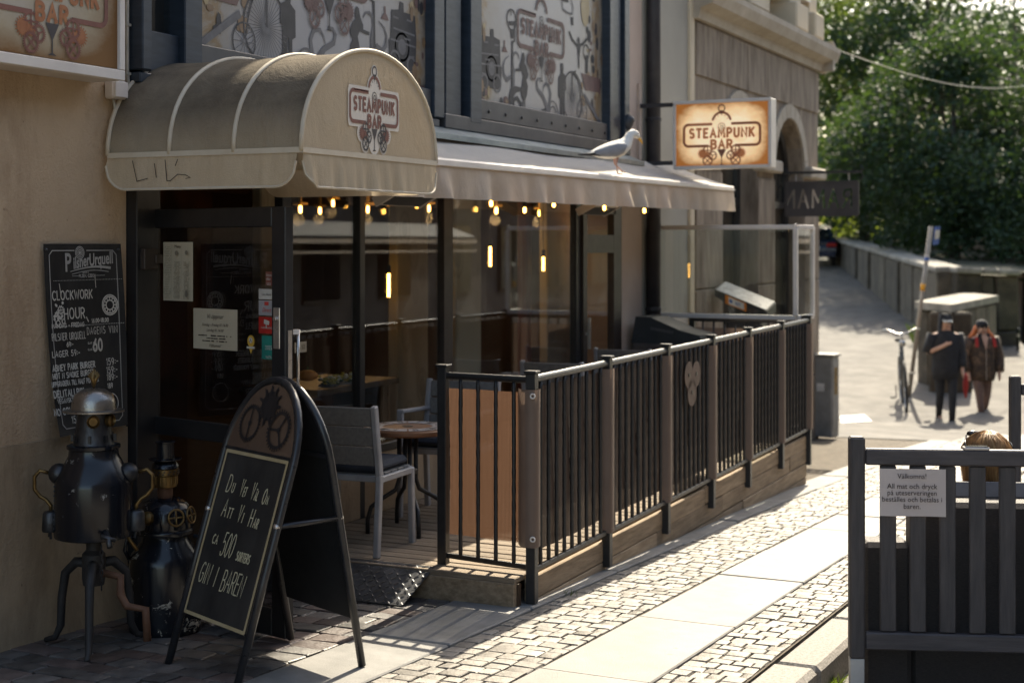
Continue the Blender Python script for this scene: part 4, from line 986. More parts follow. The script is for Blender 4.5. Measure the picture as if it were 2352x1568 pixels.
# print parts hang under the bar building like the film they belong to
art(FY(P1L, WY - .003, PZ), True, bar, 0)
art(FY(P2L, WY - .003, PZ), False, bar, 0)
c_ = on_y(1243, 80, WY); e_ = on_y(1302, 100, WY)
logo(FY(c_.x, WY - .006, c_.z), (P2R - P2L) * .355, bar, 1.1, 'film_plum', 'film_plum', 'film_dark', 'film_grey')
logo(FY(P1R - (c_.x - P2L), WY - .006, c_.z), (P2R - P2L) * .355, bar, 1.1, 'film_plum', 'film_plum', 'film_dark', 'film_grey')
# ------------------------------------------------------------------ deck
mat('deck_wood', (.17, .125, .085), .8, c2=(.27, .21, .15), ns=5, st=(14, 1, 6), bs=30, bst=.4, var=.2, detail=8)
mat('fascia_wood', (.2, .14, .085), .8, c2=(.37, .27, .175), ns=4, st=(1, 6, 9), bs=20, bst=.5, var=.3, detail=8)
mat('rail_black', (.012, .0125, .014), .32, c2=(.022, .022, .024), ns=30, bs=140, bst=.35)
mat('chequer_alu', (.16, .165, .175), .32, .85, c2=(.26, .265, .28), ns=9)
netting('net_brown', (.17, .118, .092), (.22, .155, .122), 900, 900, .04, .2); netting('net_dark', (.07, .05, .041), (.1, .07, .057), 900, 900, .05, .2)
netting('net_front', (.11, .058, .036), (.15, .085, .055), 620, 900, .1, .55, 2 * math.pi * 130)
C0, C1 = V((6.71, 3.12, 0)), V((12.74, 3.25, 0))
def cl(s_): return C0.lerp(C1, s_)
rdir = (C1 - C0).normalized(); rn = V((rdir.y, -rdir.x, 0))      # rn points to the street
def rail_s(px):        # where a photo column meets the railing line
    d = ray(px, 560); a = C1 - C0
    det = d.x * (-a.y) - d.y * (-a.x); return (d.x * (C0.y) - d.y * C0.x) / -( d.x * a.y - d.y * a.x)
deck = thing('terrace_deck', 'raised timber terrace deck with board sides along the pavement', 'deck', (9.6, 3.9, 0))
DZ = .15
x = 6.64; i = 0
pm_ = [MB().box((0, 0, 0), (.092, 1.5, .028), None, .004).mesh('plank') for _ in range(1)]
pm_[0].materials.append(MATS['deck_wood'])
while x < 12.72:
    yf = C0.y + (C1.y - C0.y) * (x - 6.71) / 6.03 + .012
    o = bpy.data.objects.new('plank', pm_[0]); col.objects.link(o); o.parent = deck
    o.scale = (1, (FAC - .005 - yf) / 1.5, 1); o.location = V((x, (yf + FAC - .005) / 2, DZ - .014 + random.uniform(-.0015, .0015) + (x - 6.64) * .003)) - V((9.6, 3.9, 0))
    o.rotation_euler = (0, 0, random.uniform(-.002, .002)); x += .1005
b = MB(); b.box((6.605, 3.87, .062), (.04, 1.48, .125), None, .004); b.build('end_board', 'fascia_wood', deck)
b = MB(); b.box((6.63, 3.87, .02), (.03, 1.5, .2)); b.build('end_joist', 'wood_dark', deck)
top = .13
rows = [(.125, .01), (.005, -.115), (-.12, -.235), (-.24, -.36)]
for k, (z1_, z0_) in enumerate(rows):
    s_ = 0
    while s_ < 1:
        L = random.choice([.24, .33, .42]) if k else random.choice([.33, .5])
        e_ = min(1, s_ + L)
        if e_ > .93: e_ = 1
        a_, c_ = cl(s_), cl(e_); g_ = gz(c_.x)
        if z1_ > g_ - .02:
            z0c = max(z0_, gz(a_.x) - .3); off = rn * (.0 + random.uniform(-.004, .004))
            b = MB(); zz = (a_.x - 6.64) * .003
            b.bar(a_ + rdir * .002 + off + V((0, 0, (z1_ + z0c) / 2 + zz)), c_ - rdir * .002 + off + V((0, 0, (z1_ + z0c) / 2 + zz)), .028, z1_ - z0c, bev=.005); b.build('side_board', 'fascia_wood', deck)
        s_ = e_
b = MB(); b.box((12.73, 3.95, -.05), (.03, 1.4, .4)); b.build('end_board', 'fascia_wood', deck)
b = MB()
# chequer-plate ramp at the entrance to the deck
p00, p01, p10, p11 = V((6.625, 4.50, DZ + .004)), V((6.64, 3.60, DZ + .004)), V((6.30, 4.50, .022)), V((6.335, 3.62, .02))
rmp = thing('ramp_plate', 'grey chequered aluminium ramp plate leading up to the deck', 'ramp', (6.45, 4.05, .02))
b.slab([p00, p10, p11, p01], (-.3, 0, 1), .004); b.build('plate', 'chequer_alu', rmp)
b = MB(); u_ = (p01 - p00); w_ = (p10 - p00)
for i in range(24):
    for j in range(9):
        c = p00 + u_ * ((i + .5) / 24) + w_ * ((j + .5) / 9) + V((-.0015, 0, .0052)); a_ = R(45) if (i + j) % 2 else R(-45)
        d = (u_.normalized() * math.cos(a_) + w_.normalized() * math.sin(a_)) * .012; b.bar(c - d, c + d, .006, .003)
tag(b.build('tread_pattern', 'chequer_alu', rmp), None, None, None, 'stuff')

# ------------------------------------------------------------------ railing
rail = thing('terrace_railing', 'black metal terrace railing with brown woven screen and three gear discs', 'railing', (9.7, 3.2, 0))
def rz(s_): return V((0, 0, 1.125 + .012 * s_))
def rb(s_): return V((0, 0, .172 + .02 * s_))
PS = [0] + [rail_s(p) for p in (1383, 1519, 1624, 1709, 1785)] + [1]
def post(p, z0, z1, nm='post', w2=.05):
    b = MB(); b.box(p + V((0, 0, (z0 + z1) / 2)), (w2, w2, z1 - z0), MX.Rotation(math.atan2(rdir.y, rdir.x), 3, 'Z'), .004); o = b.build(nm, 'rail_black', rail)
    b = MB(); b.box(p + V((0, 0, z1 + .006)), (w2 + .016, w2 + .016, .014), MX.Rotation(math.atan2(rdir.y, rdir.x), 3, 'Z'), .003); b.build('post_cap', 'rail_black', o); return o
for i, s_ in enumerate(PS):
    p = cl(s_) + rn * .03; post(p, gz(p.x) + .01 if i == 0 else (-.02 if i < 6 else -.12), rz(s_).z + .03)
def baluster(p, z0, z1):
    b = MB(); n = 22
    b.tube([p + V((0, 0, z0 + (z1 - z0) * k / n)) for k in range(n + 1)], [.0125 if k % 2 else .0108 for k in range(n + 1)], 6); b.build('baluster', 'rail_black', rail, True)
for i in range(6):
    a_, c_ = PS[i], PS[i + 1]; A, B = cl(a_) + rn * .03, cl(c_) + rn * .03
    b = MB(); n = 40
    b.tube([A.lerp(B, k / n) + rz(a_ + (c_ - a_) * k / n) for k in range(n + 1)], [.0205 if k % 2 else .0185 for k in range(n + 1)], 8); b.build('top_rail', 'rail_black', rail, True)
    b = MB(); b.bar(A + rb(a_), B + rb(c_), .02, .026, bev=.003); b.build('bottom_rail', 'rail_black', rail)
    nb = max(3, round((B - A).length / .104)) - 1
    for k in range(1, nb + 1):
        s2 = a_ + (c_ - a_) * k / (nb + 1); p = cl(s2) + rn * .03; baluster(p, rb(s2).z, rz(s2).z - .015)
    # screen woven behind the bars and in front of the posts
    b = MB(); uv = []
    A2, B2 = cl(a_) + rn * .012 + rdir * .02, cl(c_) + rn * .012 - rdir * .02
    nz, nx = 6, 14
    for j in range(nz + 1):
        for k in range(nx + 1):
            u = k / nx; q = j / nz; s2 = a_ + (c_ - a_) * u; zz = rb(s2).z + .075 + (rz(s2).z - .045 - rb(s2).z - .075) * q
            b.v.append(A2.lerp(B2, u) + V((0, 0, zz)) + rn * .006 * math.sin(u * 25 + q * 4)); uv.append((s2 * 6.03, zz))
    for j in range(nz):
        for k in range(nx): o_ = j * (nx + 1) + k; b.f.append((o_, o_ + 1, o_ + nx + 2, o_ + nx + 1))
    b.uv = uv; b.build('screen', 'net_dark', rail, True)
for i, s_ in enumerate(PS):
    if i in (0,): continue
    p = cl(s_) + rn * .03; b = MB(); w2 = .038; uv = []; rings = []
    for q in range(9):
        zz = rb(s_).z + .0 + (rz(s_).z - .03 - rb(s_).z) * q / 8
        rings.append([p + rdir * dx + rn * dy + V((0, 0, zz)) for dx, dy in ((-.05, -.015), (-.034, .02), (-.028, .0335), (.028, .0335), (.034, .02), (.05, -.015))]); uv += [(dx * 1.0, zz) for dx in (-.05, -.034, -.02, .02, .034, .05)]
    o_ = 0
    for r_ in rings: b.v += r_
    for q in range(8):
        for k in range(5): b.f.append((q * 6 + k, q * 6 + k + 1, q * 6 + k + 7, q * 6 + k + 6))
    b.uv = uv; b.build('screen_wrap', 'net_brown', rail, True)
# short return towards the entrance
E0 = V((6.71, 3.12, 0)) + rn * .03; E1 = V((6.755, 3.615, 0)); ed = (E1 - E0).normalized(); en = V((-ed.y, ed.x, 0))
post(E1, gz(6.7) + .02, 1.165)
b = MB(); b.tube([E0.lerp(E1, k / 20) + V((0, 0, 1.122)) for k in range(21)], [.019 if k % 2 else .0175 for k in range(21)], 8); b.build('top_rail', 'rail_black', rail, True)
b = MB(); b.bar(E0 + V((0, 0, .185)), E1 + V((0, 0, .195)), .02, .026, bev=.003); b.build('bottom_rail', 'rail_black', rail)
for k in range(1, 5): baluster(E0.lerp(E1, k / 5), .19, 1.11)
b = MB(); uv = []; n = 16
for j in range(9):
    for k in range(n + 1):
        u = k / n; q = j / 8; zz = .30 + (1.055 - .30) * q + (.02 if k == 0 else 0)
        p = E0.lerp(E1, .02 + .93 * u) + V((.02 + .006 * math.sin(9 * u + 2 * q) + (.012 * math.sin(q * 3.1) if u > .85 else 0), 0, zz)); b.v.append(p); uv.append((u * .5, zz))
for j in range(8):
    for k in range(n): o_ = j * (n + 1) + k; b.f.append((o_, o_ + 1, o_ + n + 2, o_ + n + 1))
b.uv = uv; b.build('front_screen', 'net_front', rail, True)
b = MB(); uv = []          # screen folded round the corner post
fold = [E0 + V((.03, .09, 0)), E0 + V((-.03, .045, 0)), E0 + V((-.036, .01, 0)), E0 + V((-.032, -.03, 0)), E0 + V((0, -.036, 0)), E0 + V((.034, -.03, 0)), E0 + rdir * .09 + V((0, .01, 0))]
for j in range(7):
    for k, p in enumerate(fold): zz = .29 + (1.075 - .29) * j / 6; b.v.append(p + V((0, 0, zz))); uv.append((k * .04, zz))
for j in range(6):
    for k in range(6): o_ = j * 7 + k; b.f.append((o_, o_ + 1, o_ + 8, o_ + 7))
b.uv = uv; b.build('screen_wrap', 'net_brown', rail, True)
for z in (.335, 1.045):
    b = MB(); T = frame(E0 + V((-.04, -.022, z)), (.25, -.97, 0), (0, 0, 1)); b.tube([T @ V((.011 * math.cos(R(30 * k)), .011 * math.sin(R(30 * k)), .002)) for k in range(12)], .0045, 5, closed=True); b.build('eyelet', 'white_metal', rail)
# gear discs bolted to the bars
mat('gear_disc', (.085, .052, .04), .6, .2, c2=(.14, .088, .068), ns=7)
for px_, py_, r_ in ((1566, 865, .088), (1583, 862, .085), (1573, 905, .09)):
    s_ = rail_s(px_); c = cl(s_) + rn * .046; c.z = on_y(px_, py_, c.y).z
    b = MB(); T = frame(c, rdir, (0, 0, 1)); pts = []
    for k in range(60):
        a_ = 2 * math.pi * k / 60; rr = r_ * (1 + (.05 if k % 2 else -.02)); pts.append((rr * math.cos(a_), rr * math.sin(a_)))
    b.slab([T @ V((x_, y_, 0)) for x_, y_ in pts], rn, .004); d_ = b.build('gear_disc', 'gear_disc', rail)
    b = MB(); b.lathe([(.013, .0045), (.013, .008)], 10, c, MX.Rotation(R(90), 3, 'X')); b.build('bolt', 'rail_black', d_)
# far end of the terrace: second screen panel
fe = thing('end_railing', 'short black railing with brown screen closing the far end of the terrace', 'railing', (12.72, 3.9, 0))
for y in (3.27, 4.27):
    b = MB(); b.box((12.72, y, .6), (.05, .05, 1.16), None, .004); b.build('post', 'rail_black', fe)
b = MB(); b.bar((12.72, 3.27, 1.13), (12.72, 4.27, 1.13), .045, .05, bev=.004); b.build('top_rail', 'rail_black', fe)
b = MB(); b.bar((12.72, 3.27, .19), (12.72, 4.27, .19), .02, .026); b.build('bottom_rail', 'rail_black', fe)
for k in range(1, 10):
    b = MB(); b.tube([(12.72, 3.27 + k * .1, .19), (12.72, 3.27 + k * .1, 1.11)], .009, 6); b.build('baluster', 'rail_black', fe, True)
b = qmesh([(12.74, 3.29, .24), (12.74, 4.25, .24), (12.74, 4.25, 1.05), (12.74, 3.29, 1.05)], [(0, .2), (1, .2), (1, 1.05), (0, 1.05)]); b.build('screen', 'net_brown', fe)
# glass wind screen
ws = thing('glass_windscreen', 'clear glass wind screen in a slim aluminium frame at the terrace end', 'windscreen', (12.66, 3.9, 1.16))
WX = 12.62; wy0, wy1 = 3.30, 4.64; wz0, wz1 = 1.16, 1.945
def wbar(a_, c_, nm='frame_bar'):
    b = MB(); b.bar(a_, c_, .04, .04, bev=.004); b.build(nm, 'white_metal', ws)
wbar((WX, wy0, wz1), (WX, wy1, wz1)); wbar((WX, wy0, wz0), (WX, wy1, wz0)); wbar((WX, wy0, wz0 + .02), (WX, wy0, wz1 - .016)); wbar((WX, wy1, wz0 + .02), (WX, wy1, wz1 - .016))
b = MB(); b.box((WX, (wy0 + wy1) / 2, (wz0 + wz1) / 2), (.006, wy1 - wy0 - .03, wz1 - wz0 - .03)); b.build('pane', 'screen_glass', ws)
qx = WX + .36; qy = wy0 - .055
wbar((WX + .02, wy0, wz1), (qx, qy, wz1)); wbar((WX + .02, wy0, wz0), (qx, qy, wz0)); wbar((qx, qy, wz0 - .0), (qx, qy, wz1 + .0))
b = MB(); b.bar((WX + .03, wy0, (wz0 + wz1) / 2), (qx - .015, qy, (wz0 + wz1) / 2), .006, wz1 - wz0 - .03); b.build('pane', 'screen_glass', ws)
for y in (wy0, wy1):
    b = MB(); b.sph((WX, y, wz1 + .02), .012, 8, 6); b.build('screw_cap', 'white_metal', ws, True)

# ------------------------------------------------------------------ chairs and table
mat('chair_frame', (.27, .265, .27), .45, c2=(.36, .355, .36), ns=8)
mat('chair_slat', (.15, .14, .13), .6, c2=(.21, .2, .185), ns=5, st=(1, 10, 10), bs=40)
mat('cushion', (.014, .018, .028), .9, c2=(.028, .034, .048), ns=7, bs=30)
def chair(name, label, loc, rz_, arms=False):
    t = thing(name, label, 'chair', loc, rz_, 'outdoor chairs on the terrace')      # faces local +X
    w2 = .23
    for s_ in (-1, 1):
        b = MB(); b.bar((-.235, s_ * w2, 0), (-.2, s_ * w2, .43), .03, .042, (1, 0, 0), .005); b.bar((-.2, s_ * w2, .425), (-.265, s_ * w2, .80), .03, .042, (1, 0, 0), .005); b.build('back_leg', 'chair_frame', t)
        b = MB(); b.bar((.2, s_ * w2, 0), (.185, s_ * w2, .42), .03, .038, (1, 0, 0), .005); b.build('front_leg', 'chair_frame', t)
        b = MB(); b.bar((-.2, s_ * w2, .405), (.2, s_ * w2, .405), .026, .034, bev=.004); b.build('side_rail', 'chair_frame', t)
        if arms:
            b = MB(); b.bar((-.235, s_ * w2, .62), (.2, s_ * w2, .64), .045, .022, bev=.005); b.bar((.19, s_ * w2, .42), (.19, s_ * w2, .63), .03, .034, (1, 0, 0)); b.build('armrest', 'chair_frame', t)
    for x_ in (-.19, .19):
        b = MB(); b.bar((x_, -w2, .408), (x_, w2, .408), .03, .034, bev=.004); b.build('cross_rail', 'chair_frame', t)
    for k in range(3):
        z = .53 + k * .105; b = MB(); b.box((-.222 - k * .018, 0, z), (.018, 2 * w2 - .032, .1), MX.Rotation(R(-9), 3, 'Y'), .004); b.build('back_slat', 'chair_slat', t)
    for k in range(5):
        b = MB(); b.box((-.15 + k * .08, 0, .425), (.07, 2 * w2 - .03, .014), None, .003); b.build('seat_slat', 'chair_slat', t)
    b = MB(); b.box((0, 0, .46), (.4, .42, .055), None, .022); b.build('seat_cushion', 'cushion', t, 30)
    return t
chair('patio_chair', 'grey slatted chair with navy cushion, back turned, beside the clock table', (6.93, 4.235, DZ), R(4))
chair('patio_chair', 'grey slatted armchair behind the clock table facing the street end', (7.98, 4.24, DZ), R(186), True)
chair('patio_chair', 'grey slatted chair in mid terrace, only its back top above the railing', (10.05, 4.36, DZ), R(2))
chair('patio_chair', 'grey slatted chair at the far end of the terrace by the side door', (11.5, 4.38, DZ), R(3))
mat('table_brown', (.16, .07, .035), .4, c2=(.25, .12, .06), ns=5); mat('table_tile', (.36, .35, .36), .35, c2=(.44, .43, .43), ns=9)
def bistro(label, loc):
    t = thing('bistro_table', label, 'table', loc, 0, 'bistro tables on the terrace')
    b = MB(); b.lathe([(.0, .565), (.25, .565), (.262, .575), (.262, .592), (.25, .6), (0, .6)], 36); b.build('table_top', 'table_brown', t, 40)
    for k in range(12):
        a0, a1 = R(k * 30 + 1.6), R(k * 30 + 28.4); q = [(rr * math.cos(a_), rr * math.sin(a_), .6015) for rr, a_ in ((.145, a0), (.236, a0), (.236, (a0 + a1) / 2), (.236, a1), (.145, a1), (.145, (a0 + a1) / 2))]
        b = MB(); b.slab(q, (0, 0, 1), .002); o = b.build('clock_tile', 'table_tile', t)
        nb = MB(); am = (a0 + a1) / 2
        for j in (-.09, 0, .09)[:1 + k % 3]: nb.bar((.165 * math.cos(am + j), .165 * math.sin(am + j), .6045), (.222 * math.cos(am + j), .222 * math.sin(am + j), .6045), .009, .001)
        nb.build('numeral', 'frame_black', o)
    b = MB(); b.lathe([(.0, .6015), (.03, .6015), (.03, .604), (0, .604)], 16); b.build('hub', 'frame_black', t)
    for k in range(4):
        a_ = R(45 + 90 * k); c, s_ = math.cos(a_), math.sin(a_)
        b = MB(); b.tube([(.05 * c, .05 * s_, .565), (.05 * c, .05 * s_, .3), (.07 * c, .07 * s_, .24), (.16 * c, .16 * s_, .19), (.215 * c, .215 * s_, .15), (.235 * c, .235 * s_, .08), (.235 * c, .235 * s_, 0)], .013, 8); b.build('leg', 'rail_black', t, True)
    b = MB(); b.lathe([(.055, .33), (.062, .335), (.062, .355), (.055, .36)], 14); b.build('leg_collar', 'rail_black', t)
    return t
bistro('small round clock face table with wrought legs between two chairs', (7.43, 4.21, DZ))
bistro('small round table between the chairs in mid terrace, mostly hidden by the screen', (10.75, 4.3, DZ))
# low lounge box with folded dark cover at the end of the terrace
mat('cover_black', (.012, .016, .02), .55, c2=(.03, .036, .042), ns=3, bs=8, bst=.5); mat('sofa_brown', (.07, .055, .048), .8, c2=(.11, .09, .08), ns=6)
lz = thing('storage_bench', 'brown storage bench with a dark folded cover on it beside the pier', 'bench', (12.2, 4.3, DZ))
b = MB(); b.box((12.27, 4.28, .55), (.5, .62, .78), None, .02); b.build('bench_box', 'sofa_brown', lz)
b = MB(); pr0 = [(4.60, .942), (4.56, 1.17), (4.42, 1.165), (4.16, 1.06), (3.98, 1.02), (3.96, .942)]
b.slab([(12.05, y, z) for y, z in pr0], (1, 0, 0), .42); cv = b.build('folded_cover', 'cover_black', lz)
b = MB(); T = FX(12.048, 4.5, 1.03)
for k in range(8): b.rib(T, [(.08 + k * .026, .03 - k * .004), (.085 + k * .026, .052 - k * .004), (.096 + k * .026, .03 - k * .004), (.1 + k * .026, .05 - k * .004)], .007)
pr_(b.build('printed_lettering', 'film_grey', cv))

# ------------------------------------------------------------------ parking machine behind the screen
px0 = on_x(1708, 700, 14.4); pk = thing('pay_machine', 'dark pay machine with slanted solar top and orange sticker behind the glass screen', 'pay machine', (14.4, px0.y, gz(14.4)))
rot = MX.Rotation(R(0), 3, 'Z'); cy_, cz_ = px0.y, px0.z
mat('machine_dark', (.03, .032, .035), .45); mat('sticker_orange', (.75, .24, .03), .5); mat('solar_white', (.62, .6, .55), .25); mat('sticker_white', (.7, .68, .65), .5); mat('sticker_blue', (.03, .1, .35), .5)
ty0, ty1 = cy_ + .27, cy_ - .27
def hd(y): return cz_ + .05 + (y - cy_) * .38
b = MB(); b.loft([[(14.3, y, hd(y) - .09 + (.0 if y < ty0 - .01 else .03)), (14.62, y, hd(y) - .02), (14.62, y, hd(y) + .07), (14.3, y, hd(y))] for y in (ty0, ty0 - .1, ty1 + .06, ty1)]); b.build('machine_head', 'machine_dark', pk)
b = MB(); b.slab([(14.295, ty0 - .02, hd(ty0 - .02) + .004), (14.295, ty1 + .01, hd(ty1 + .01) + .004), (14.61, ty1 + .01, hd(ty1 + .01) + .075), (14.61, ty0 - .02, hd(ty0 - .02) + .075)], (0, 0, 1), .006); b.build('solar_panel', 'solar_white', pk)
b = MB(); b.box((14.46, cy_ - .03, cz_ - .09), (.24, .34, .2), None, .02); b.build('neck', 'machine_dark', pk)
b = MB(); b.box((14.46, cy_ - .02, (cz_ - .15 + gz(14.4)) / 2), (.26, .36, cz_ - .15 - gz(14.4)), None, .02); b.build('column', 'machine_dark', pk)
sl = -.38
T = frame((14.297, cy_ + .05, hd(cy_ + .05) - .052), (0, -1, sl), (0, 0, 1)); T = MX(((0, 0, -1, 14.297), (-1, 0, 0, cy_ + .05), (sl, 1, 0, hd(cy_ + .05) - .05), (0, 0, 0, 1)))
b = MB(); b.poly(T, [(-.11, -.042), (.11, -.042), (.11, .042), (-.11, .042)]); st_ = b.build('sticker', 'sticker_orange', pk)
b = MB(); b.q = 20; b.poly(T, [(-.075, -.033), (.085, -.033), (.085, .033), (-.075, .033)]); b.build('sticker_field', 'sticker_white', st_)
b = MB(); b.q = 40; b.disc(T, (-.05, 0), .02, 12); write(b, T, 'AUT', -.01, -.014, .028, .006, .7, .25); pr_(b.build('sticker_print', 'sticker_blue', st_))

# ------------------------------------------------------------------ gull on the awning bar
mat('feather_white', (.74, .71, .66), .8, c2=(.8, .77, .72), ns=20, bs=60, bst=.2); mat('feather_grey', (.25, .26, .29), .75, c2=(.32, .33, .36), ns=14, bs=50, bst=.25); mat('feather_black', (.015, .016, .02), .6)
mat('beak_yellow', (.75, .38, .03), .4); mat('leg_pink', (.5, .29, .23), .6); mat('eye_dark', (.01, .01, .01), .2)
gx = on_y(1408, 402, AY).x
gull = thing('gull', 'grey and white gull with yellow beak walking on the awning bar', 'gull', (gx, AY - .01, zb(gx) + .026), R(-30))
def ell(c, rx, rz_, d=(1, 0, 0), n=14):
    d = V(d).normalized(); s_ = V((0, 1, 0)); u = s_.cross(d) * -1
    u = d.cross(s_)
    return [V(c) + s_ * rx * math.cos(2 * math.pi * k / n) + u * rz_ * math.sin(2 * math.pi * k / n) for k in range(n)]
sp_ = [((-.25, 0, .142), .018, .006, (1, 0, .15)), ((-.2, 0, .15), .032, .018, (1, 0, .15)), ((-.14, 0, .158), .05, .04, (1, 0, .15)), ((-.07, 0, .168), .062, .056, (1, 0, .2)), ((0, 0, .18), .068, .066, (1, 0, .3)), ((.06, 0, .2), .064, .062, (1, 0, .5)), ((.105, 0, .228), .05, .05, (1, 0, .9)), ((.13, 0, .262), .038, .038, (.8, 0, 1)), ((.148, 0, .293), .033, .033, (.8, 0, .7)), ((.172, 0, .308), .034, .034, (1, 0, .0)), ((.2, 0, .303), .03, .029, (1, 0, -.5)), ((.22, 0, .288), .02, .019, (1, 0, -.8)), ((.23, 0, .279), .011, .011, (1, 0, -.8))]
b = MB(); b.loft([ell(*a_) for a_ in sp_]); b.build('body', 'feather_white', gull, True)
b = MB(); b.loft([ell((.226, 0, .282), .010, .012, (1, 0, -.8)), ell((.245, 0, .265), .008, .010, (1, 0, -.9)), ell((.262, 0, .246), .006, .008, (.6, 0, -1)), ell((.266, 0, .233), .002, .003, (.2, 0, -1))]); b.build('beak', 'beak_yellow', gull, True)
for s_ in (-1, 1):
    b = MB(); b.loft([[V((x_, s_ * (y_ + .004 * math.sin(k * .8)), z_ + h_ * math.cos(2 * math.pi * k / 12))) + V((0, s_ * .014 * math.sin(2 * math.pi * k / 12), 0)) for k in range(12)] for x_, y_, z_, h_ in ((.065, .056, .205, .012), (.04, .062, .195, .04), (-.02, .062, .178, .05), (-.09, .053, .168, .042), (-.16, .035, .155, .028), (-.2, .024, .15, .016))]); b.build('wing', 'feather_grey', gull, True)
    b = MB(); b.loft([[V((x_, s_ * y_ + s_ * .008 * math.sin(2 * math.pi * k / 8), z_ + h_ * math.cos(2 * math.pi * k / 8))) for k in range(8)] for x_, y_, z_, h_ in ((-.15, .037, .145, .018), (-.22, .024, .142, .012), (-.29, .012, .137, .006), (-.325, .006, .135, .002))]); b.build('wing_tip', 'feather_black', gull, True)
    b = MB(); b.sph((.203, s_ * .026, .306), .0055, 8, 6); b.build('eye', 'eye_dark', gull, True)
b = MB(); b.tube([(.01, -.025, .125), (0, -.025, .075), (.012, -.025, .006)], [.011, .0055, .005], 6); b.tube([(.012, -.025, .006), (.05, -.035, .003)], .004, 5); b.tube([(.012, -.025, .006), (.055, -.02, .003)], .004, 5); b.build('leg', 'leg_pink', gull, True)
b = MB(); b.tube([(.02, .025, .125), (.025, .025, .08), (.07, .022, .045), (.085, .022, .03)], [.011, .0055, .005, .005], 6); b.tube([(.085, .022, .03), (.12, .02, .02)], [.008, .003], 5); b.build('leg', 'leg_pink', gull, True)
# ------------------------------------------------------------------ open entrance door
HG, EN = V((5.69, 4.62, 0)), V((5.46, 3.69, 0)); LW = (EN - HG).length; ld = (EN - HG) / LW; ln = V((ld.y, -ld.x, 0))   # ln faces the camera
DT = frame(HG, ld, (0, 0, 1))            # door plane: x along the leaf, y up, z towards the camera
def lf(px, py):
    d = ray(px, py); s_ = (d.y * HG.x - d.x * HG.y) / (d.x * ld.y - d.y * ld.x); p = HG + ld * s_; t = p.x / d.x
    return (s_, CAMZ + d.z * t)
door = thing('entrance_door', 'black framed glass entrance door standing open with notices on it', 'door', HG)
zt_, zb_ = 1.965, .065; gl0, gl1 = lf(358, 700)[0], lf(633, 700)[0]; gt, gm1, gm0 = 1.875, .975, .89
def dbox(s0, s1, z0, z1, th=.05, m='frame_black', nm='frame', off=0, par=None, bev=.004):
    c = HG + ld * (s0 + s1) / 2 + ln * off + V((0, 0, (z0 + z1) / 2)); b = MB()
    b.box(c, (s1 - s0, th, z1 - z0), MX((ld, -ln, V((0, 0, 1)))).transposed(), bev); return b.build(nm, m, par or door)
dbox(.0, gl0, zb_, zt_, nm='stile'); dbox(gl1, LW, zb_, zt_, nm='stile'); dbox(gl0, gl1, gt, zt_, .049, nm='rail'); dbox(gl0, gl1, gm0, gm1, .049, nm='rail'); dbox(gl0, gl1, zb_, zb_ + .12, .049, nm='rail')
dbox(gl0, gl1, gm1, gt, .008, 'door_glass', 'pane', .0, None, 0)
dbox(gl0, gl1, zb_ + .12, gm0, .008, 'door_glass', 'pane', 0, None, 0)
dbox(gl0 + .001, gl0 + .008, gm1 + .002, gt - .002, .02, 'grey_cable', 'glazing_bead', .012, None, 0)
dbox(gl0 + .001, gl0 + .008, zb_ + .125, gm0 - .002, .02, 'grey_cable', 'glazing_bead', .012, None, 0)
a_ = lf(639, 800); c_ = lf(654, 706); lk = dbox(a_[0], c_[0], a_[1], c_[1], .006, 'alu', 'lock_plate', .028)
b = MB(); b.lathe([(.012, 0), (.012, .01), (.008, .012)], 12, HG + ld * ((a_[0] + c_[0]) / 2) + ln * .031 + V((0, 0, c_[1] - .05)), ln.to_track_quat('Z', 'Y').to_matrix()); b.build('lock_cylinder', 'alu', lk)
b = MB(); e_ = EN - ld * .01 - ln * .06
b.tube([e_ + V((0, 0, 1.17)), e_ + V((0, 0, 1.42))], .008, 8); pl_ = b.build('pull_handle', 'alu', door, True)
for z in (1.17, 1.41):
    b = MB(); b.bar(e_ + V((0, 0, z)), EN - ld * .02 - ln * .02 + V((0, 0, z)), .02, .022); b.build('handle_mount', 'white_metal', pl_)
b = MB(); b.bar(EN + ld * .003 + V((0, 0, 1.17)), EN + ld * .003 + V((0, 0, 1.42)), .022, .004, tuple(ld)); b.build('strike_plate', 'alu', door)
hx = on_y(320, 595, FAC - .06)
hg = MB(); hg.box((5.60, FAC - .07, hx.z), (.1, .03, .1), None, .004); hg.box((5.66, FAC - .075, hx.z), (.07, .034, .045), None, .004); hg.build('hinge', 'frame_brown', door)
mat('notice_paper', (.47, .40, .29), .8, c2=(.53, .46, .34), ns=4); mat('ink', (.04, .03, .025), .8); mat('ink_grey', (.2, .17, .13), .8)
mat('stk_white', (.55, .52, .47), .5); mat('stk_grey', (.33, .32, .33), .5); mat('stk_red', (.45, .02, .015), .5); mat('stk_green', (.01, .2, .16), .5); mat('stk_brick', (.22, .07, .05), .5); mat('stk_yellow', (.6, .36, .05), .5); mat('stk_redtext', (.5, .05, .04), .5)
def DP(off): return DT @ MX.Translation((0, 0, .005 + off))
def sheet(name, c0, c1, m, off=.002):
    (x0, z1_), (x1, z0_) = lf(*c0), lf(*c1); b = MB(); b.poly(DP(off), [(x0, z0_), (x1, z0_), (x1, z1_), (x0, z1_)]); return b.build(name, m, door), x0, x1, z0_, z1_
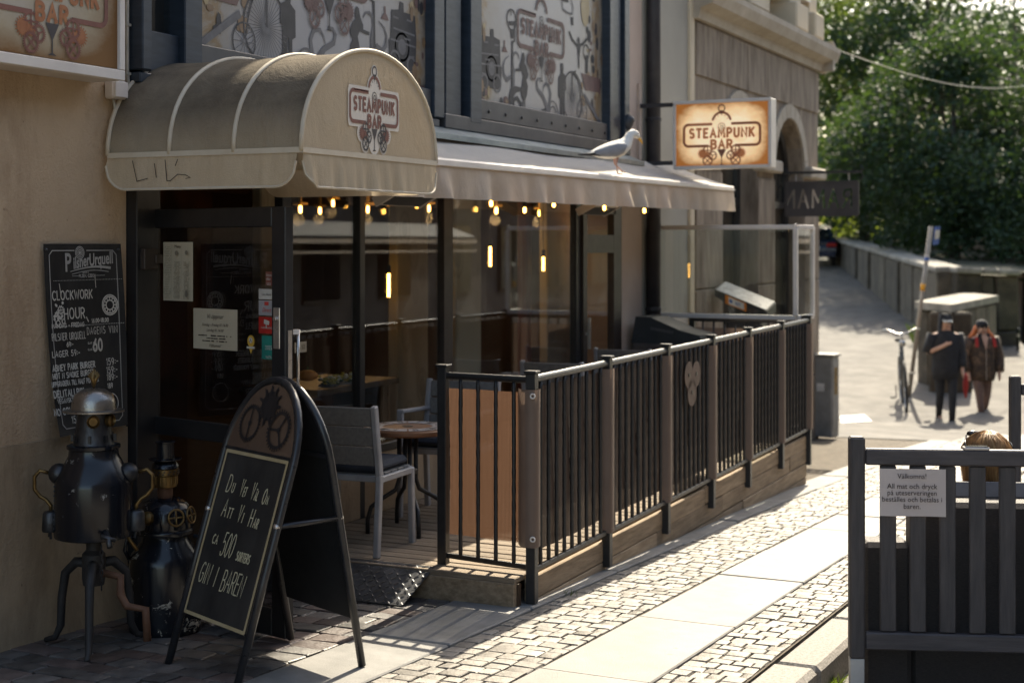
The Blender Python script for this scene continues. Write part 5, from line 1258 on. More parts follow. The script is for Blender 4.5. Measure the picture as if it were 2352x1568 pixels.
def lines(b, T, x0, x1, z0, z1, n, wd, rd, fill=.9):
    for k in range(n):
        z = z1 - (k + .5) * (z1 - z0) / n; w_ = (x1 - x0) * rd.uniform(.5, fill); c = (x0 + x1) / 2
        q = max(2, int(w_ / .009)); st = c - w_ / 2
        for j in range(q):
            if rd.random() < .82: b.rib(T, [(st + j * w_ / q, z), (st + (j + .72) * w_ / q, z)], wd * rd.uniform(.6, 1))
o, x0, x1, z0_, z1_ = sheet('menu_sheet', (378, 556), (446, 692), 'notice_paper')
rd = random.Random(5); b = MB(); T = DP(.0035); w3 = (x1 - x0) / 3
for k in range(3): lines(b, T, x0 + k * w3 + .004, x0 + (k + 1) * w3 - .004, z0_ + .01, z1_ - (.09 if k else .02), 30, .0024, rd)
for k in (1, 2): b.rib(T, [(x0 + k * w3, z0_ + .01), (x0 + k * w3, z1_ - .01)], .0008)
b.disc(T, (x0 + 1.5 * w3, z1_ - .052), .012, 10); b.disc(T, (x0 + 2.5 * w3, z1_ - .05), .011, 8); b.disc(T, (x0 + 2.5 * w3, z0_ + .035), .01, 8, .018)
pr_(b.build('printed_text', 'ink_grey', o)); text('printed_title', 'Meny', .022, 'ink', T @ MX.Translation((x0 + 1.5 * w3, z1_ - .028, .001)), o)
o, x0, x1, z0_, z1_ = sheet('opening_hours', (447, 707), (548, 806), 'notice_paper')
T = DP(.0035); xm = (x0 + x1) / 2
for s_, dz, sz in (('Vi öppnar', .045, .03), ('Söndag - Fredag Kl 16.00', .08, .0185), ('Lördag Kl 14.00', .105, .0185), ('Välkomna!', .176, .02)): text('printed_text', s_, sz, 'ink', T @ MX.Translation((xm, z1_ - dz, .0005)), o, shear=.35)
b = MB(); lines(b, T, x0 + .03, x1 - .03, z1_ - .155, z1_ - .118, 3, .006, rd, .95); pr_(b.build('printed_text', 'ink', o))
o, x0, x1, z0_, z1_ = sheet('sticker', (613, 624), (634, 656), 'stk_brick'); T = DP(.0035)
for s_, dz in (('Schysta', .02), ('villkor', .037), ('! 2023', .06)): text('printed_text', s_, .0165, 'stk_white', T @ MX.Translation((x0 + .004, z1_ - dz, .0005)), o, 'LEFT', .78)
o, x0, x1, z0_, z1_ = sheet('sticker', (597, 663), (634, 688), 'stk_white'); text('printed_text', 'Läns Alarm', .016, 'ink', T @ MX.Translation(((x0 + x1) / 2, (z0_ + z1_) / 2 - .006, .0005)), o, sx=.85)
o, x0, x1, z0_, z1_ = sheet('sticker', (597, 689), (634, 725), 'stk_grey'); text('printed_text', 'Direct', .028, 'stk_redtext', T @ MX.Translation(((x0 + x1) / 2, (z0_ + z1_) / 2 - .018, .0005)), o, sx=.8, shear=.4)
b = MB(); b.poly(T, [((x0 + x1) / 2 - .014, z1_ - .022), ((x0 + x1) / 2 + .014, z1_ - .022), ((x0 + x1) / 2 + .014, z1_ - .006), ((x0 + x1) / 2 - .014, z1_ - .006)]); b.build('printed_block', 'stk_redtext', o)
o, x0, x1, z0_, z1_ = sheet('sticker', (597, 727), (634, 767), 'stk_red'); text('printed_text', 'ÖVERVAKNING', .0125, 'stk_white', T @ MX.Translation(((x0 + x1) / 2, z0_ + .022, .0005)), o, sx=.85)
b = MB(); xm = (x0 + x1) / 2; b.poly(T, [(xm - .018, z1_ - .03), (xm + .016, z1_ - .036), (xm + .02, z1_ - .018), (xm - .016, z1_ - .01)]); b.rib(T, [(xm - .002, z1_ - .03), (xm - .002, z1_ - .048)], .006); b.build('printed_camera', 'stk_white', o)
o, x0, x1, z0_, z1_ = sheet('sticker', (604, 770), (634, 826), 'stk_green')
for s_, dz, sz in (('2025', .062, .028), ('VisITA', .1, .017)): text('printed_text', s_, sz, 'stk_white', T @ MX.Translation(((x0 + x1) / 2 + .004, z1_ - dz, .0005)), o, sx=.85)
yc_ = lf(579, 783); b = MB(); T = DP(.002)
b.disc(T, yc_, .024, 18, .027); b.poly(T, [(yc_[0] - .014, yc_[1] - .03), (yc_[0], yc_[1] - .058), (yc_[0] + .014, yc_[1] - .03)]); o = b.build('sticker', 'stk_yellow', door)
b = MB(); T = DP(.0035); b.disc(T, (yc_[0], yc_[1] + .004), .012, 12, .013); b.rib(T, [(yc_[0] - .024, yc_[1] - .029), (yc_[0] + .024, yc_[1] - .029)], .01); pr_(b.build('printed_badge', 'stk_white', o))
b = MB(); b.q = 30; b.rib(T, [(yc_[0] - .006, yc_[1] - .004), (yc_[0], yc_[1] + .01), (yc_[0] + .006, yc_[1] - .004)], .003); b.build('printed_mark', 'ink', o)
# card in the shop window
c = on_y(690, 797, FAC + .02); b = MB(); b.box((c.x, FAC + .02, c.z), (.12, .004, .06)); cd_ = thing('day_card', 'small cream card with weekday letters stuck inside the window by the door', 'card', (c.x, FAC + .02, c.z))
b.build('card', 'notice_paper', cd_); text('printed_text', 'LÖ  SÖ', .034, 'ink', FY(c.x, FAC + .0165, c.z - .012), cd_, sx=.8)

# ------------------------------------------------------------------ chalk menu board on the wall
mat('chalkboard', (.01, .01, .011), .6, c2=(.04, .038, .037), ns=6, st=(1, 1, .4), detail=8, lo=.42, hi=.8); mat('chalk', (.5, .47, .42), .9, c2=(.66, .63, .57), ns=60); mat('chalk_print', (.36, .35, .33), .7)
cb = thing('wall_chalkboard', 'tall curled black menu board with chalk lettering on the plaster wall', 'menu board', (5.23, FAC, .96))
BX0, BX1, BZ0, BZ1 = 4.95, 5.445, .955, 1.80
def shx(v): return .05 * (1 - v)
def by(u, v): return FAC - .022 - .05 * (1 - v) ** 3 * (1 - .5 * u) - .03 * (max(0, u - .7) / .3) ** 2 * (.3 + .7 * math.sin(math.pi * v))
b = MB(); b.grid(lambda u, v: (BX0 + (BX1 - BX0) * u + shx(v) * (1 - .6 * u), by(u, v), BZ0 + (BZ1 - BZ0) * v), 16, 24); b.build('board', 'chalkboard', cb, True)
for u, v in ((.03, .97), (.96, .97), (.4, .03)):
    b = MB(); b.sph((BX0 + (BX1 - BX0) * u, by(u, v) - .004, BZ0 + (BZ1 - BZ0) * v), .007, 8, 6); b.build('screw', 'frame_anthracite', cb, True)
class Bent:
    """plane frame that follows the curl of the board"""
    def __matmul__(s, p):
        u = p.x / (BX1 - BX0); v = p.y / (BZ1 - BZ0); return V((BX0 + p.x + shx(v) * (1 - .6 * u), by(u, v) - .003 - p.z, BZ0 + p.y))
bt = Bent()
def bp(px, py):
    p = on_y(px, py, FAC - .03); v = (p.z - BZ0) / (BZ1 - BZ0); u = (px - 108) / 172; p = on_y(px, py, by(u, v) - .003); v = (p.z - BZ0) / (BZ1 - BZ0); return ((p.x - BX0) - shx(v) * (1 - .6 * u), p.z - BZ0)
b = MB(); W, Hh = BX1 - BX0, BZ1 - BZ0
fr = [(.19, Hh - .03), (.05, Hh - .03), (.03, Hh - .05), (.03, .05), (.05, .03), (W - .06, .03), (W - .035, .05), (W - .035, Hh - .05), (W - .055, Hh - .03), (.27, Hh - .03)]
for a_, c_ in zip(fr, fr[1:]): b.rib(bt, [(a_[0] + (c_[0] - a_[0]) * k / 10, a_[1] + (c_[1] - a_[1]) * k / 10) for k in range(11)], .0045)
for r_ in (.028, .021, .013): b.ring(bt, (.225, Hh - .04), r_, .004, 20)
b.disc(bt, (.225, Hh - .04), .008, 10)
b.rib(bt, [(.16 + .26 * k / 10, Hh - .124 + .02 * math.sin(k / 10 * 2.4)) for k in range(11)], [.003 + .0009 * k for k in range(11)])
b.rib(bt, [(.17 + .24 * k / 10, Hh - .136 + .016 * math.sin(k / 10 * 2.6)) for k in range(11)], .003)
write(b, bt, 'BREWED IN', .24, Hh - .132, .006, .0013, .8, .25); write(b, bt, 'PLZEN, CZECH', .215, Hh - .15, .012, .0028, .85, .25); b.rib(bt, [(.17, Hh - .144), (.21, Hh - .144)], .002); b.rib(bt, [(.325, Hh - .144), (.385, Hh - .144)], .002)
for k in range(46): b.rib(bt, [(.05 + k * .0095, Hh - .163), (.053 + k * .0095, Hh - .163)], .003); b.rib(bt, [(.05 + k * .0095, .478), (.053 + k * .0095, .478)], .004)
pr_(b.build('printed_frame', 'chalk_print', cb))
class PU:
    def __init__(s, ox, oy, sx, sk): s.o = (ox, oy, sx, sk)
    def __matmul__(s, p): return bt @ V((s.o[0] + p.x * s.o[2], s.o[1] + p.y + p.x * s.o[3], p.z))
text_T = None
def btext(sx_, s_, size, m, ox, oy, sk=.0, bold=0):
    cu = bpy.data.curves.new('printed_name', 'FONT'); cu.body = s_; cu.size = size; cu.offset = bold; cu.resolution_u = 3
    o = bpy.data.objects.new('printed_name', cu); col.objects.link(o); me = bpy.data.meshes.new_from_object(o.evaluated_get(bpy.context.evaluated_depsgraph_get())); bpy.data.objects.remove(o)
    f = PU(ox, oy, sx_, sk)
    for v_ in me.vertices: v_.co = f @ V((v_.co.x, v_.co.y, .0006))
    me.materials.clear(); return put('printed_name', me, m, cb)
btext(.72, 'P', .115, 'chalk_print', .125, Hh - .122, .0, .0025); btext(.66, 'ilsner', .074, 'chalk_print', .18, Hh - .112, .1, .002); btext(.66, 'Urquell', .078, 'chalk_print', .285, Hh - .1, .05, .002)
random.seed(21)
b = MB(); px2m = 6.62 / 3400
def ln_(s_, px, py, hpx, sx=.7, wd=.0055, sp=.22, jit=.03, mb=None): write(mb or b, bt, s_, *bp(px, py), hpx * px2m * .86, wd * .88, sx * 1.16, sp * 1.1, jit)
ln_('CLOCKWORK', 121, 689, 23, .62, .0065, .2); b.rib(bt, [bp(136, 652), bp(139, 672)], .004); b.rib(bt, [bp(218, 636), bp(220, 660)], .004)
ln_('HOUR', 148, 733, 28, .62, .007, .22); b.rib(bt, [bp(198, 728), bp(203, 738)], .006)
for r_ in (.046, .038, .022): b.ring(bt, bp(252, 700), r_, .006, 24)
for k in range(12): a_ = R(30 * k); q = bp(252, 700); b.rib(bt, [(q[0] + .026 * math.cos(a_), q[1] + .026 * math.sin(a_)), (q[0] + .036 * math.cos(a_), q[1] + .036 * math.sin(a_))], .005)
for k in range(22): rd = random.Random(k); b.disc(bt, bp(122 + rd.uniform(0, 22), 700 + rd.uniform(-5, 40)), rd.uniform(.003, .009), 7)
b.gear(bt, bp(139, 712), .018, .005, 10, 4); b.ring(bt, bp(133, 742), .012, .005); b.ring(bt, bp(145, 738), .01, .005)
ln_('MÅNDAG - FREDAG', 119, 754, 10.5, .72, .0045); ln_('16.00-18.00', 210, 741, 10.5, .72, .0045)
ln_('PILSNER URQUELL', 119, 783, 18.5, .42, .004, .17); ln_('DAGENS VIN', 199, 768, 19, .5, .004, .24)
ln_('69:-', 152, 796, 12, .7, .0045); ln_('LAGER 59:-', 119, 821, 15, .72, .005, .26)
ln_('60', 213, 806, 31, .68, .0115, .2); ln_('GLAS VITT', 200, 790, 5, .8, .002); ln_('GLAS RÖTT', 200, 805, 5, .8, .002)
ln_('ABNEY PARK BURGER', 119, 853, 15.5, .56, .0062, .2); ln_('159:-', 243, 838, 18, .6, .005); ln_('HOT N SMOKE BURGER', 119, 871, 14, .58, .0055, .2); ln_('159:-', 243, 857, 17, .6, .005)
ln_('UPPGRADERA TILL HALF POUNDER', 116, 889, 12.5, .5, .0045, .16); ln_('189:-', 243, 873, 17, .6, .005)
ln_('DELITALLRIK', 120, 914, 17, .66, .0068, .22); ln_('189', 244, 891, 13, .6, .0045); ln_('VEGANSKT ALTERNATIV:', 128, 927, 11.5, .6, .004, .2); ln_('NO COW-BURGER', 120, 955, 16.5, .64, .0062, .2); ln_('159:-', 160, 972, 18, .66, .005, .22); b.ring(bt, bp(252, 925), .045, .004)
pr_(b.build('chalk_lettering', 'chalk', cb))

# ------------------------------------------------------------------ A-frame pavement board
abz = gz(5.09) + .002
ab = thing('pavement_a_board', 'arched black A-frame chalk board on the cobbles by the door', 'A-board', (5.07, 3.547, abz), R(-113.7))
mat('tube_black', (.014, .015, .018), .3, c2=(.03, .03, .034), ns=14); mat('a_slate', (.014, .013, .0125), .7, c2=(.055, .05, .046), ns=4, st=(1, 1, .5), detail=8, lo=.4, hi=.8); mat('a_trim', (.40, .31, .17), .7, c2=(.47, .38, .23), ns=14); mat('a_arch', (.085, .052, .036), .45, c2=(.15, .095, .065), ns=3); mat('a_back', (.008, .009, .011), .6); mat('a_gear', (.014, .012, .014), .5); mat('chalk_yellow', (.50, .45, .29), .9, c2=(.62, .57, .40), ns=70)
def side(sgn, nm):
    lean = math.atan2(.26, 1.2)
    q = MX.Rotation(lean * -sgn, 4, 'X') if sgn < 0 else MX.Rotation(-lean, 4, 'X')
    return q
AH, AW = 1.185, .27
for sgn, nm in ((-1, 'front_frame'), (1, 'rear_frame')):
    A = lambda x_, h_, o_=0: V((x_, sgn * (.285 * (1 - h_ / AH) + .012) + .075 * h_ / AH + (sgn * o_), h_ * .985))
    w_ = AW
    pts = [A(-w_, 0), A(-w_, .45), A(-w_, .86)] + [A(-w_ * math.cos(R(a_)), .86 + (AH - .86) * math.sin(R(a_))) for a_ in range(10, 171, 10)] + [A(w_, .86), A(w_, .45), A(w_, 0)]
    b = MB(); b.tube(pts, .0165, 10); f_ = b.build(nm, 'tube_black', ab, True)
    fx = V((1, 0, 0)) if sgn < 0 else V((-1, 0, 0)); up = (A(0, 1) - A(0, 0)).normalized()
    T = frame(A(0, 0, .006), fx, up); S_ = 1 / .985 * (A(0, 1) - A(0, 0)).length * .985
    Tn = MX.Translation(A(0, 0) - A(0, 0)) 
    k_ = (A(0, 1) - A(0, 0)).length
    P3 = lambda x_, h_, z_=0: T @ V((x_, h_ * k_, z_))
    n_ = T.col[2].xyz
    if sgn < 0:
        b = MB(); b.slab([P3(-.236, .22), P3(.236, .22), P3(.236, .875), P3(-.236, .875)], n_ * -1, .01); sl = b.build('slate', 'a_slate', ab)
        T2 = T @ MX.Translation((0, 0, .003))
        b = MB(); z_ = k_
        for l in ([(-.236, .22 * z_), (.236, .22 * z_)], [(.236, .22 * z_), (.236, .875 * z_)], [(.236, .875 * z_), (-.236, .875 * z_)], [(-.236, .875 * z_), (-.236, .22 * z_)]): b.rib(T2, l, .014)
        b.build('trim', 'a_trim', ab)
        arch = [P3(-w_ + .012, .895)] + [P3(-(w_ - .012) * math.cos(R(a_)), .895 + (AH - .91) * math.sin(R(a_))) for a_ in range(0, 181, 12)] + [P3(w_ - .012, .895)]
        b = MB(); b.slab(arch, n_ * -1, .008); b.build('arch_panel', 'a_arch', ab)
        b = MB(); b.q = 20
        b.gear(T2, (.0, 1.08 * k_), .062, .03, 11, 0, 0, .55); b.gear(T2, (-.115, 1.0 * k_), .074, .011, 34, 2, R(90), .16); b.gear(T2, (.115, .99 * k_), .078, .014, 30, 3, R(60), .16)
        for k in range(11): a_ = 2 * math.pi * k / 11; b.rib(T2, [(.055 * math.cos(a_), 1.08 * k_ + .055 * math.sin(a_)), (.088 * math.cos(a_), 1.08 * k_ + .088 * math.sin(a_))], [.022, .004])
        pr_(b.build('painted_gears', 'a_gear', ab))
        random.seed(8); b = MB(); b.q = 10; w3 = .0052
        def al(s_, x_, h_, sz, sx=.55, sp=.22, small=.55): write(b, T2, s_, x_, h_ * k_, sz, w3, sx, sp, .025, -.0, .12, 0, small)
        al('Du', -.165, .715, .07); al('Vet', -.055, .712, .066, .34, .16); al('Väl', .035, .708, .068, .34, .16); al('Om', .125, .702, .06, .4, .16)
        al('Att', -.15, .615, .072, .5); al('Vi', -.02, .61, .07, .4); al('Har', .07, .605, .068, .45)
        al('CA', -.165, .505, .036); al('500', -.085, .468, .095, .42, .1); al('SORTERS', .045, .468, .034, .42, .16)
        al('GIN', -.195, .345, .08, .42, .14); al('I', -.07, .345, .078); al('BAREN', -.015, .34, .084, .42, .12)
        pr_(b.build('chalk_lettering', 'chalk_yellow', sl))
    else:
        arch = [P3(-.245, .2), P3(.245, .2)] + [P3((w_ - .014) * math.cos(R(a_)), .86 + (AH - .88) * math.sin(R(a_))) for a_ in range(0, 181, 12)]
        b = MB(); b.slab(arch, n_ * -1, .008); b.build('rear_panel', 'a_back', ab)
    b = MB(); b.bar(A(-w_, .885), A(w_, .885), .018, .018); b.build('cross_bar', 'tube_black', ab)
for s_ in (-1, 1):
    h_ = .62; y0_ = .285 * (1 - h_ / AH) + .012
    b = MB(); b.tube([(s_ * AW, -y0_ + .03, h_), (s_ * AW, y0_ + .05, h_)], .011, 8); st = b.build('spreader', 'tube_black', ab, True)
    for y_ in (-y0_, y0_):
        b = MB(); b.sph((s_ * AW, y_ + .039, h_), .017, 8, 6); b.build('rivet', 'alu', st, True)

# ------------------------------------------------------------------ two milk-can robots
mat('enamel_black', (.008, .009, .012), .16, c2=(.02, .022, .03), ns=5, coat=.4)
m, t, p = base('enamel_chipped'); o_ = ramp(t, noise(t, 11, 8, .75, dist=.5), [(.60, (.009, .01, .014)), (.61, (.42, .37, .3))]); t.links.new(o_, p.inputs['Base Color']); p.inputs['Roughness'].default_value = .22
m, t, p = base('enamel_scuffed'); o_ = ramp(t, noise(t, 17, 8, .75, dist=.4), [(.635, (.008, .009, .013)), (.65, (.3, .28, .25))]); t.links.new(o_, p.inputs['Base Color']); p.inputs['Roughness'].default_value = .2
mat('cast_iron', (.018, .017, .018), .6, c2=(.04, .035, .033), ns=9, bs=40, bst=.3); mat('pewter', (.24, .22, .2), .28, .9, c2=(.42, .38, .34), ns=10, bs=25, bst=.25); mat('old_brass', (.12, .075, .03), .4, .9, c2=(.28, .18, .075), ns=14); mat('rust_pipe', (.12, .055, .03), .7, .3, c2=(.2, .1, .06), ns=12); mat('dull_steel', (.045, .045, .048), .42, .8, c2=(.1, .1, .105), ns=12, bs=30, bst=.3)
g0 = gz(4.9)
r1 = thing('tripod_robot', 'tall robot figure made of a black can on iron tripod with silver helmet', 'robot figure', (4.955, 4.35, g0), R(-60))
b = MB()
for k in range(3):
    a_ = R(120 * k + 35); c, s_ = math.cos(a_), math.sin(a_)
    b = MB(); b.tube([(.03 * c, .03 * s_, .36), (.09 * c, .09 * s_, .36), (.145 * c, .145 * s_, .31), (.165 * c, .165 * s_, .2), (.17 * c, .17 * s_, .08), (.2 * c, .2 * s_, .025), (.25 * c, .25 * s_, .01)], [.024, .022, .02, .018, .017, .014, .011], 8); b.build('leg', 'cast_iron', r1, True)
b = MB(); b.lathe([(.045, .27), (.05, .30), (.05, .40), (.032, .42), (.032, .465), (.06, .47), (.06, .48)], 14); b.build('pedestal', 'cast_iron', r1, 40)
b = MB(); b.lathe([(.15, .475), (.163, .48), (.165, .50), (.163, .70), (.158, .725), (.118, .80), (.105, .825), (.103, .85), (.112, .855), (.112, .868), (.1, .872)], 28); bd = b.build('can_body', 'enamel_scuffed', r1, 50)
for k in range(10):
    b = MB(); b.sph((-.163 * math.cos(R(20)), -.163 * math.sin(R(20)), .52 + k * .02), .004, 6, 4); b.build('rivet', 'dull_steel', bd)
b = MB(); b.lathe([(.088, .868), (.08, .9), (.07, 1.0), (.066, 1.03)], 18); hd_ = b.build('head', 'dull_steel', r1, 40)
b = MB(); b.lathe([(.125, 1.008), (.13, 1.01), (.13, 1.016), (.095, 1.02), (.092, 1.05), (.08, 1.085), (.05, 1.105), (.012, 1.11), (.006, 1.115)], 22, sx=1.0, sy=.86); hm = b.build('helmet', 'pewter', r1, 50)
for k in range(9):
    a_ = R(-50 + k * 12.5); b = MB(); b.tube([(0, 0, 1.11), (.012 * math.sin(a_), .01 * math.cos(k), 1.15), (.035 * math.sin(a_), 0, 1.195 - abs(k - 4) * .007)], [.004, .009, .002], 5); b.build('plume', 'old_brass', hm, True)
for a_ in (-80, -22):
    c, s_ = math.cos(R(a_)), math.sin(R(a_)); rt = V((c, s_, 0)).to_track_quat('Z', 'Y').to_matrix()
    b = MB(); b.lathe([(.026, .07), (.028, .09), (.022, .095), (.018, .085)], 12, (0, 0, .975), rt); b.build('goggle', 'old_brass', hd_, 40)
for k in range(8):
    a_ = R(45 * k); b = MB(); b.box((.09 * math.cos(a_), .09 * math.sin(a_), .9), (.012, .012, .03), MX.Rotation(a_, 3, 'Z')); b.build('vent', 'frame_black', hd_)
for s_ in (-1, 1):
    b = MB(); b.sph((s_ * .145, 0, .745), (.046, .046, .046), 14, 8); b.build('shoulder', 'dull_steel', r1, True)
    b = MB(); b.tube([(s_ * .19, 0, .75), (s_ * .225, 0, .76), (s_ * .248, 0, .735), (s_ * .248, 0, .68), (s_ * .225, 0, .65), (s_ * .2, 0, .635), (s_ * .18, 0, .61), (s_ * .18, 0, .58)], .0085, 8); ar = b.build('arm', 'old_brass', r1, True)
    b = MB(); b.lathe([(.035, .50), (.038, .51), (.034, .575), (.028, .585), (.012, .59)], 14, (s_ * .18, 0, 0)); b.tube([(s_ * .18, -.01, .505), (s_ * .175, -.02, .47)], .006, 6); b.tube([(s_ * .185, .01, .505), (s_ * .19, .015, .475)], .006, 6); b.build('hand', 'dull_steel', ar, 40)
b = MB(); b.tube([(.08, -.15, .52), (.1, -.2, .5), (.11, -.22, .47)], .012, 7); b.tube([(.07, -.2, .515), (.13, -.2, .495)], .009, 6); b.build('tap', 'dull_steel', r1, True)
ch = MB()
for k in range(9): ch.tube([V((.06, -.14, .455 - k * .021)) + V((.006 * math.cos(a_) * (k % 2), .006 * math.cos(a_) * (1 - k % 2), .013 * math.sin(a_))) for a_ in [R(45 * i) for i in range(8)]], .0025, 4, closed=True)
pr_(ch.build('chain', 'dull_steel', r1))
b = MB(); b.tube([(.05, -.05, .33), (.13, -.09, .32), (.13, -.1, .25), (.16, -.11, .2), (.24, -.13, .19), (.25, -.14, .06)], .017, 8); b.build('pipe', 'rust_pipe', r1, True)

g0 = gz(5.35)
r2 = thing('milk_can_robot', 'short robot figure made of a chipped black milk churn with brass lantern head', 'robot figure', (5.37, 4.30, g0), R(-60))
b = MB(); b.lathe([(.150, 0), (.158, .006), (.16, .03), (.16, .31), (.15, .35), (.105, .41), (.1, .43), (.125, .44), (.128, .455), (.125, .46)], 28); b.build('churn', 'enamel_chipped', r2, 50)
b = MB(); b.lathe([(.12, .46), (.122, .47), (.115, .54), (.1, .575), (.06, .595), (.045, .6)], 24); ch_ = b.build('chest', 'enamel_scuffed', r2, 50)
for k in range(12):
    a_ = R(30 * k); b = MB(); b.tube([(.122 * math.cos(a_), .122 * math.sin(a_), .47), (.116 * math.cos(a_), .116 * math.sin(a_), .54), (.06 * math.cos(a_), .06 * math.sin(a_), .594)], .006, 5); b.build('rib', 'enamel_black', ch_, True)
for a_ in (-120, -60, -20):
    c = V((.118 * math.cos(R(a_)), .118 * math.sin(R(a_)), .525)); rt = V((math.cos(R(a_)), math.sin(R(a_)), .2)).to_track_quat('Z', 'Y').to_matrix(); b = MB()
    if a_ == -120: b.lathe([(.032, 0), (.03, .018), (.015, .03), (.005, .032)], 14, c, rt); b.build('gauge', 'old_brass', r2, 40)
    else:
        b.tube([c + rt @ V((.036 * math.cos(R(20 * k)), .036 * math.sin(R(20 * k)), .012)) for k in range(18)], .005, 6, closed=True)
        for k in range(4): b.tube([c + rt @ V((0, 0, .012)), c + rt @ V((.034 * math.cos(R(90 * k)), .034 * math.sin(R(90 * k)), .012))], .0045, 5)
        b.build('hand_wheel', 'old_brass', r2, True)
b = MB(); b.lathe([(.03, .595), (.034, .61), (.034, .64), (.03, .645)], 16); b.build('neck', 'rust_pipe', r2, 40)
b = MB(); b.lathe([(.032, .645), (.052, .65), (.054, .66), (.054, .70), (.062, .705), (.06, .73), (.055, .735)], 22); hd_ = b.build('lantern_head', 'old_brass', r2, 40)
for k in range(16):
    a_ = R(22.5 * k)
    for z in (.712, .722): b = MB(); b.box((.062 * math.cos(a_ + (.1 if z > .715 else 0)), .062 * math.sin(a_ + (.1 if z > .715 else 0)), z), (.004, .008, .006), MX.Rotation(a_, 3, 'Z')); b.build('vent_hole', 'frame_black', hd_)
for k in range(14):
    a_ = R(360 / 14 * k); b = MB(); b.tube([(.0545 * math.cos(a_), .0545 * math.sin(a_), .662), (.0545 * math.cos(a_), .0545 * math.sin(a_), .7)], .003, 5); b.build('flute', 'old_brass', hd_)
b = MB(); b.lathe([(.062, .735), (.06, .75), (.045, .765), (.075, .772), (.075, .776), (.042, .778), (.04, .845), (.046, .848), (.046, .853), (.0, .854)], 20); b.build('top_hat', 'enamel_scuffed', r2, 40)
b = MB(); b.tube([(-.06, -.1, .53), (-.12, -.12, .54), (-.15, -.11, .5), (-.14, -.12, .44), (-.1, -.14, .39)], .009, 7); b.build('hose', 'old_brass', r2, True)
for s_ in (-1, 1):
    b = MB(); b.tube([(s_ * .13, -.02, .43), (s_ * .165, -.03, .42), (s_ * .175, -.03, .37), (s_ * .155, -.03, .33)], .009, 7); b.build('can_handle', 'enamel_black', r2, True)

# ------------------------------------------------------------------ lamps and things inside the bar
for i, (px_, py0, py1, y, k_) in enumerate(((893, 628, 682, 5.4, 'behind the middle pane'), (1126, 566, 612, 5.6, 'right of the papered column'), (1248, 590, 622, 5.15, 'by the red post'), (1356, 535, 552, 5.2, 'behind the side door'))):
    a_, c_ = on_y(px_, py0, y), on_y(px_, py1, y); lt = thing('tube_pendant', 'slim warm tube bulb pendant hanging ' + k_, 'pendant lamp', (c_.x, y, c_.z), None, 'pendant lamps inside the bar')
    b = MB(); b.tube([(a_.x, y, a_.z), (a_.x, y, c_.z)], .012, 8); b.build('bulb', 'tube_warm', lt, True)
    b = MB(); b.tube([(a_.x, y, a_.z), (a_.x, y, a_.z + .06)], .016, 8); b.tube([(a_.x, y, a_.z + .06), (a_.x, y, 2.45)], .003, 5); b.build('socket_and_cord', 'frame_black', lt)
for i, (px_, py_, y) in enumerate(((690, 481, 6.4), (765, 467, 6.9), (845, 481, 6.2), (905, 484, 6.6), (985, 479, 6.0), (1088, 487, 6.0), (1140, 484, 5.7), (1240, 490, 5.6), (1300, 492, 5.35), (735, 484, 7.4))):
    c = on_y(px_, py_, y); lt = thing('ceiling_lantern', 'small warm twin ceiling lantern, number %s from the door inside the bar' % ['one', 'three', 'four', 'five', 'six', 'seven', 'eight', 'nine', 'ten', 'two'][i], 'ceiling lamp', c, None, 'ceiling lanterns inside the bar')
    for s_ in (-.03, .03):
        b = MB(); b.lathe([(.005, -.028), (.011, -.02), (.012, .016), (.008, .028)], 8, c + V((s_, s_ * .6, 0))); b.build('bulb', 'bulb_warm', lt, True)
    ld_ = bpy.data.lights.new('lantern_light', 'POINT'); ld_.energy = .9; ld_.color = (1, .6, .28); ld_.shadow_soft_size = .05; lo_ = bpy.data.objects.new('lantern_light', ld_); col.objects.link(lo_); lo_.location = (0, 0, -.08); lo_.parent = lt
    b = MB(); b.bar(c + V((0, 0, .03)), (c.x, c.y, 2.45), .02, .02); b.box(c + V((0, 0, .045)), (.12, .06, .02)); b.build('fitting', 'brass', lt)
# window-side table with squash and flowers
c = on_y(755, 872, 5.15); wt = thing('window_table', 'dark table inside the window beside the door', 'table', (c.x + .1, 5.3, .15))
b = MB(); b.box((c.x + .15, 5.3, c.z - .05), (1.0, .6, .04), None, .006); b.build('table_top', 'wood_dark', wt)
for sx_ in (-.4, .7):
    b = MB(); b.box((c.x + sx_ * .9, 5.3, (c.z - .07 + .15) / 2), (.06, .4, c.z - .07 - .15)); b.build('leg', 'wood_dark', wt)
mat('squash', (.6, .22, .03), .5); mat('petal_yellow', (.5, .42, .06), .7); mat('petal_white', (.62, .6, .5), .7); mat('leaf_in', (.04, .09, .02), .7)
s0 = on_y(706, 862, 5.1); b = MB()
b.loft([[s0 + V(((.055 * math.sin(math.pi * i / 8) + .004) * (1 + .1 * math.cos(6 * a_)) * math.cos(a_), (.055 * math.sin(math.pi * i / 8) + .004) * (1 + .1 * math.cos(6 * a_)) * math.sin(a_), -.035 * math.cos(math.pi * i / 8))) for a_ in [2 * math.pi * k / 18 for k in range(18)]] for i in range(9)])
sq = thing('squash', 'orange ribbed squash on the table inside the window', 'squash', s0 + V((0, 0, -.04))); b.build('fruit', 'squash', sq, True)
b = MB(); b.tube([s0 + V((0, 0, .03)), s0 + V((.008, 0, .055))], [.008, .005], 6); b.build('stalk', 'leaf_in', sq)
fl0 = on_y(785, 866, 5.1); tr = thing('flower_trough', 'low trough of yellow and white flowers on the table inside the window', 'flowers', fl0 + V((0, 0, -.08)))
b = MB(); b.box(fl0 + V((0, 0, -.055)), (.42, .1, .05), None, .008); b.build('trough', 'frame_anthracite', tr)
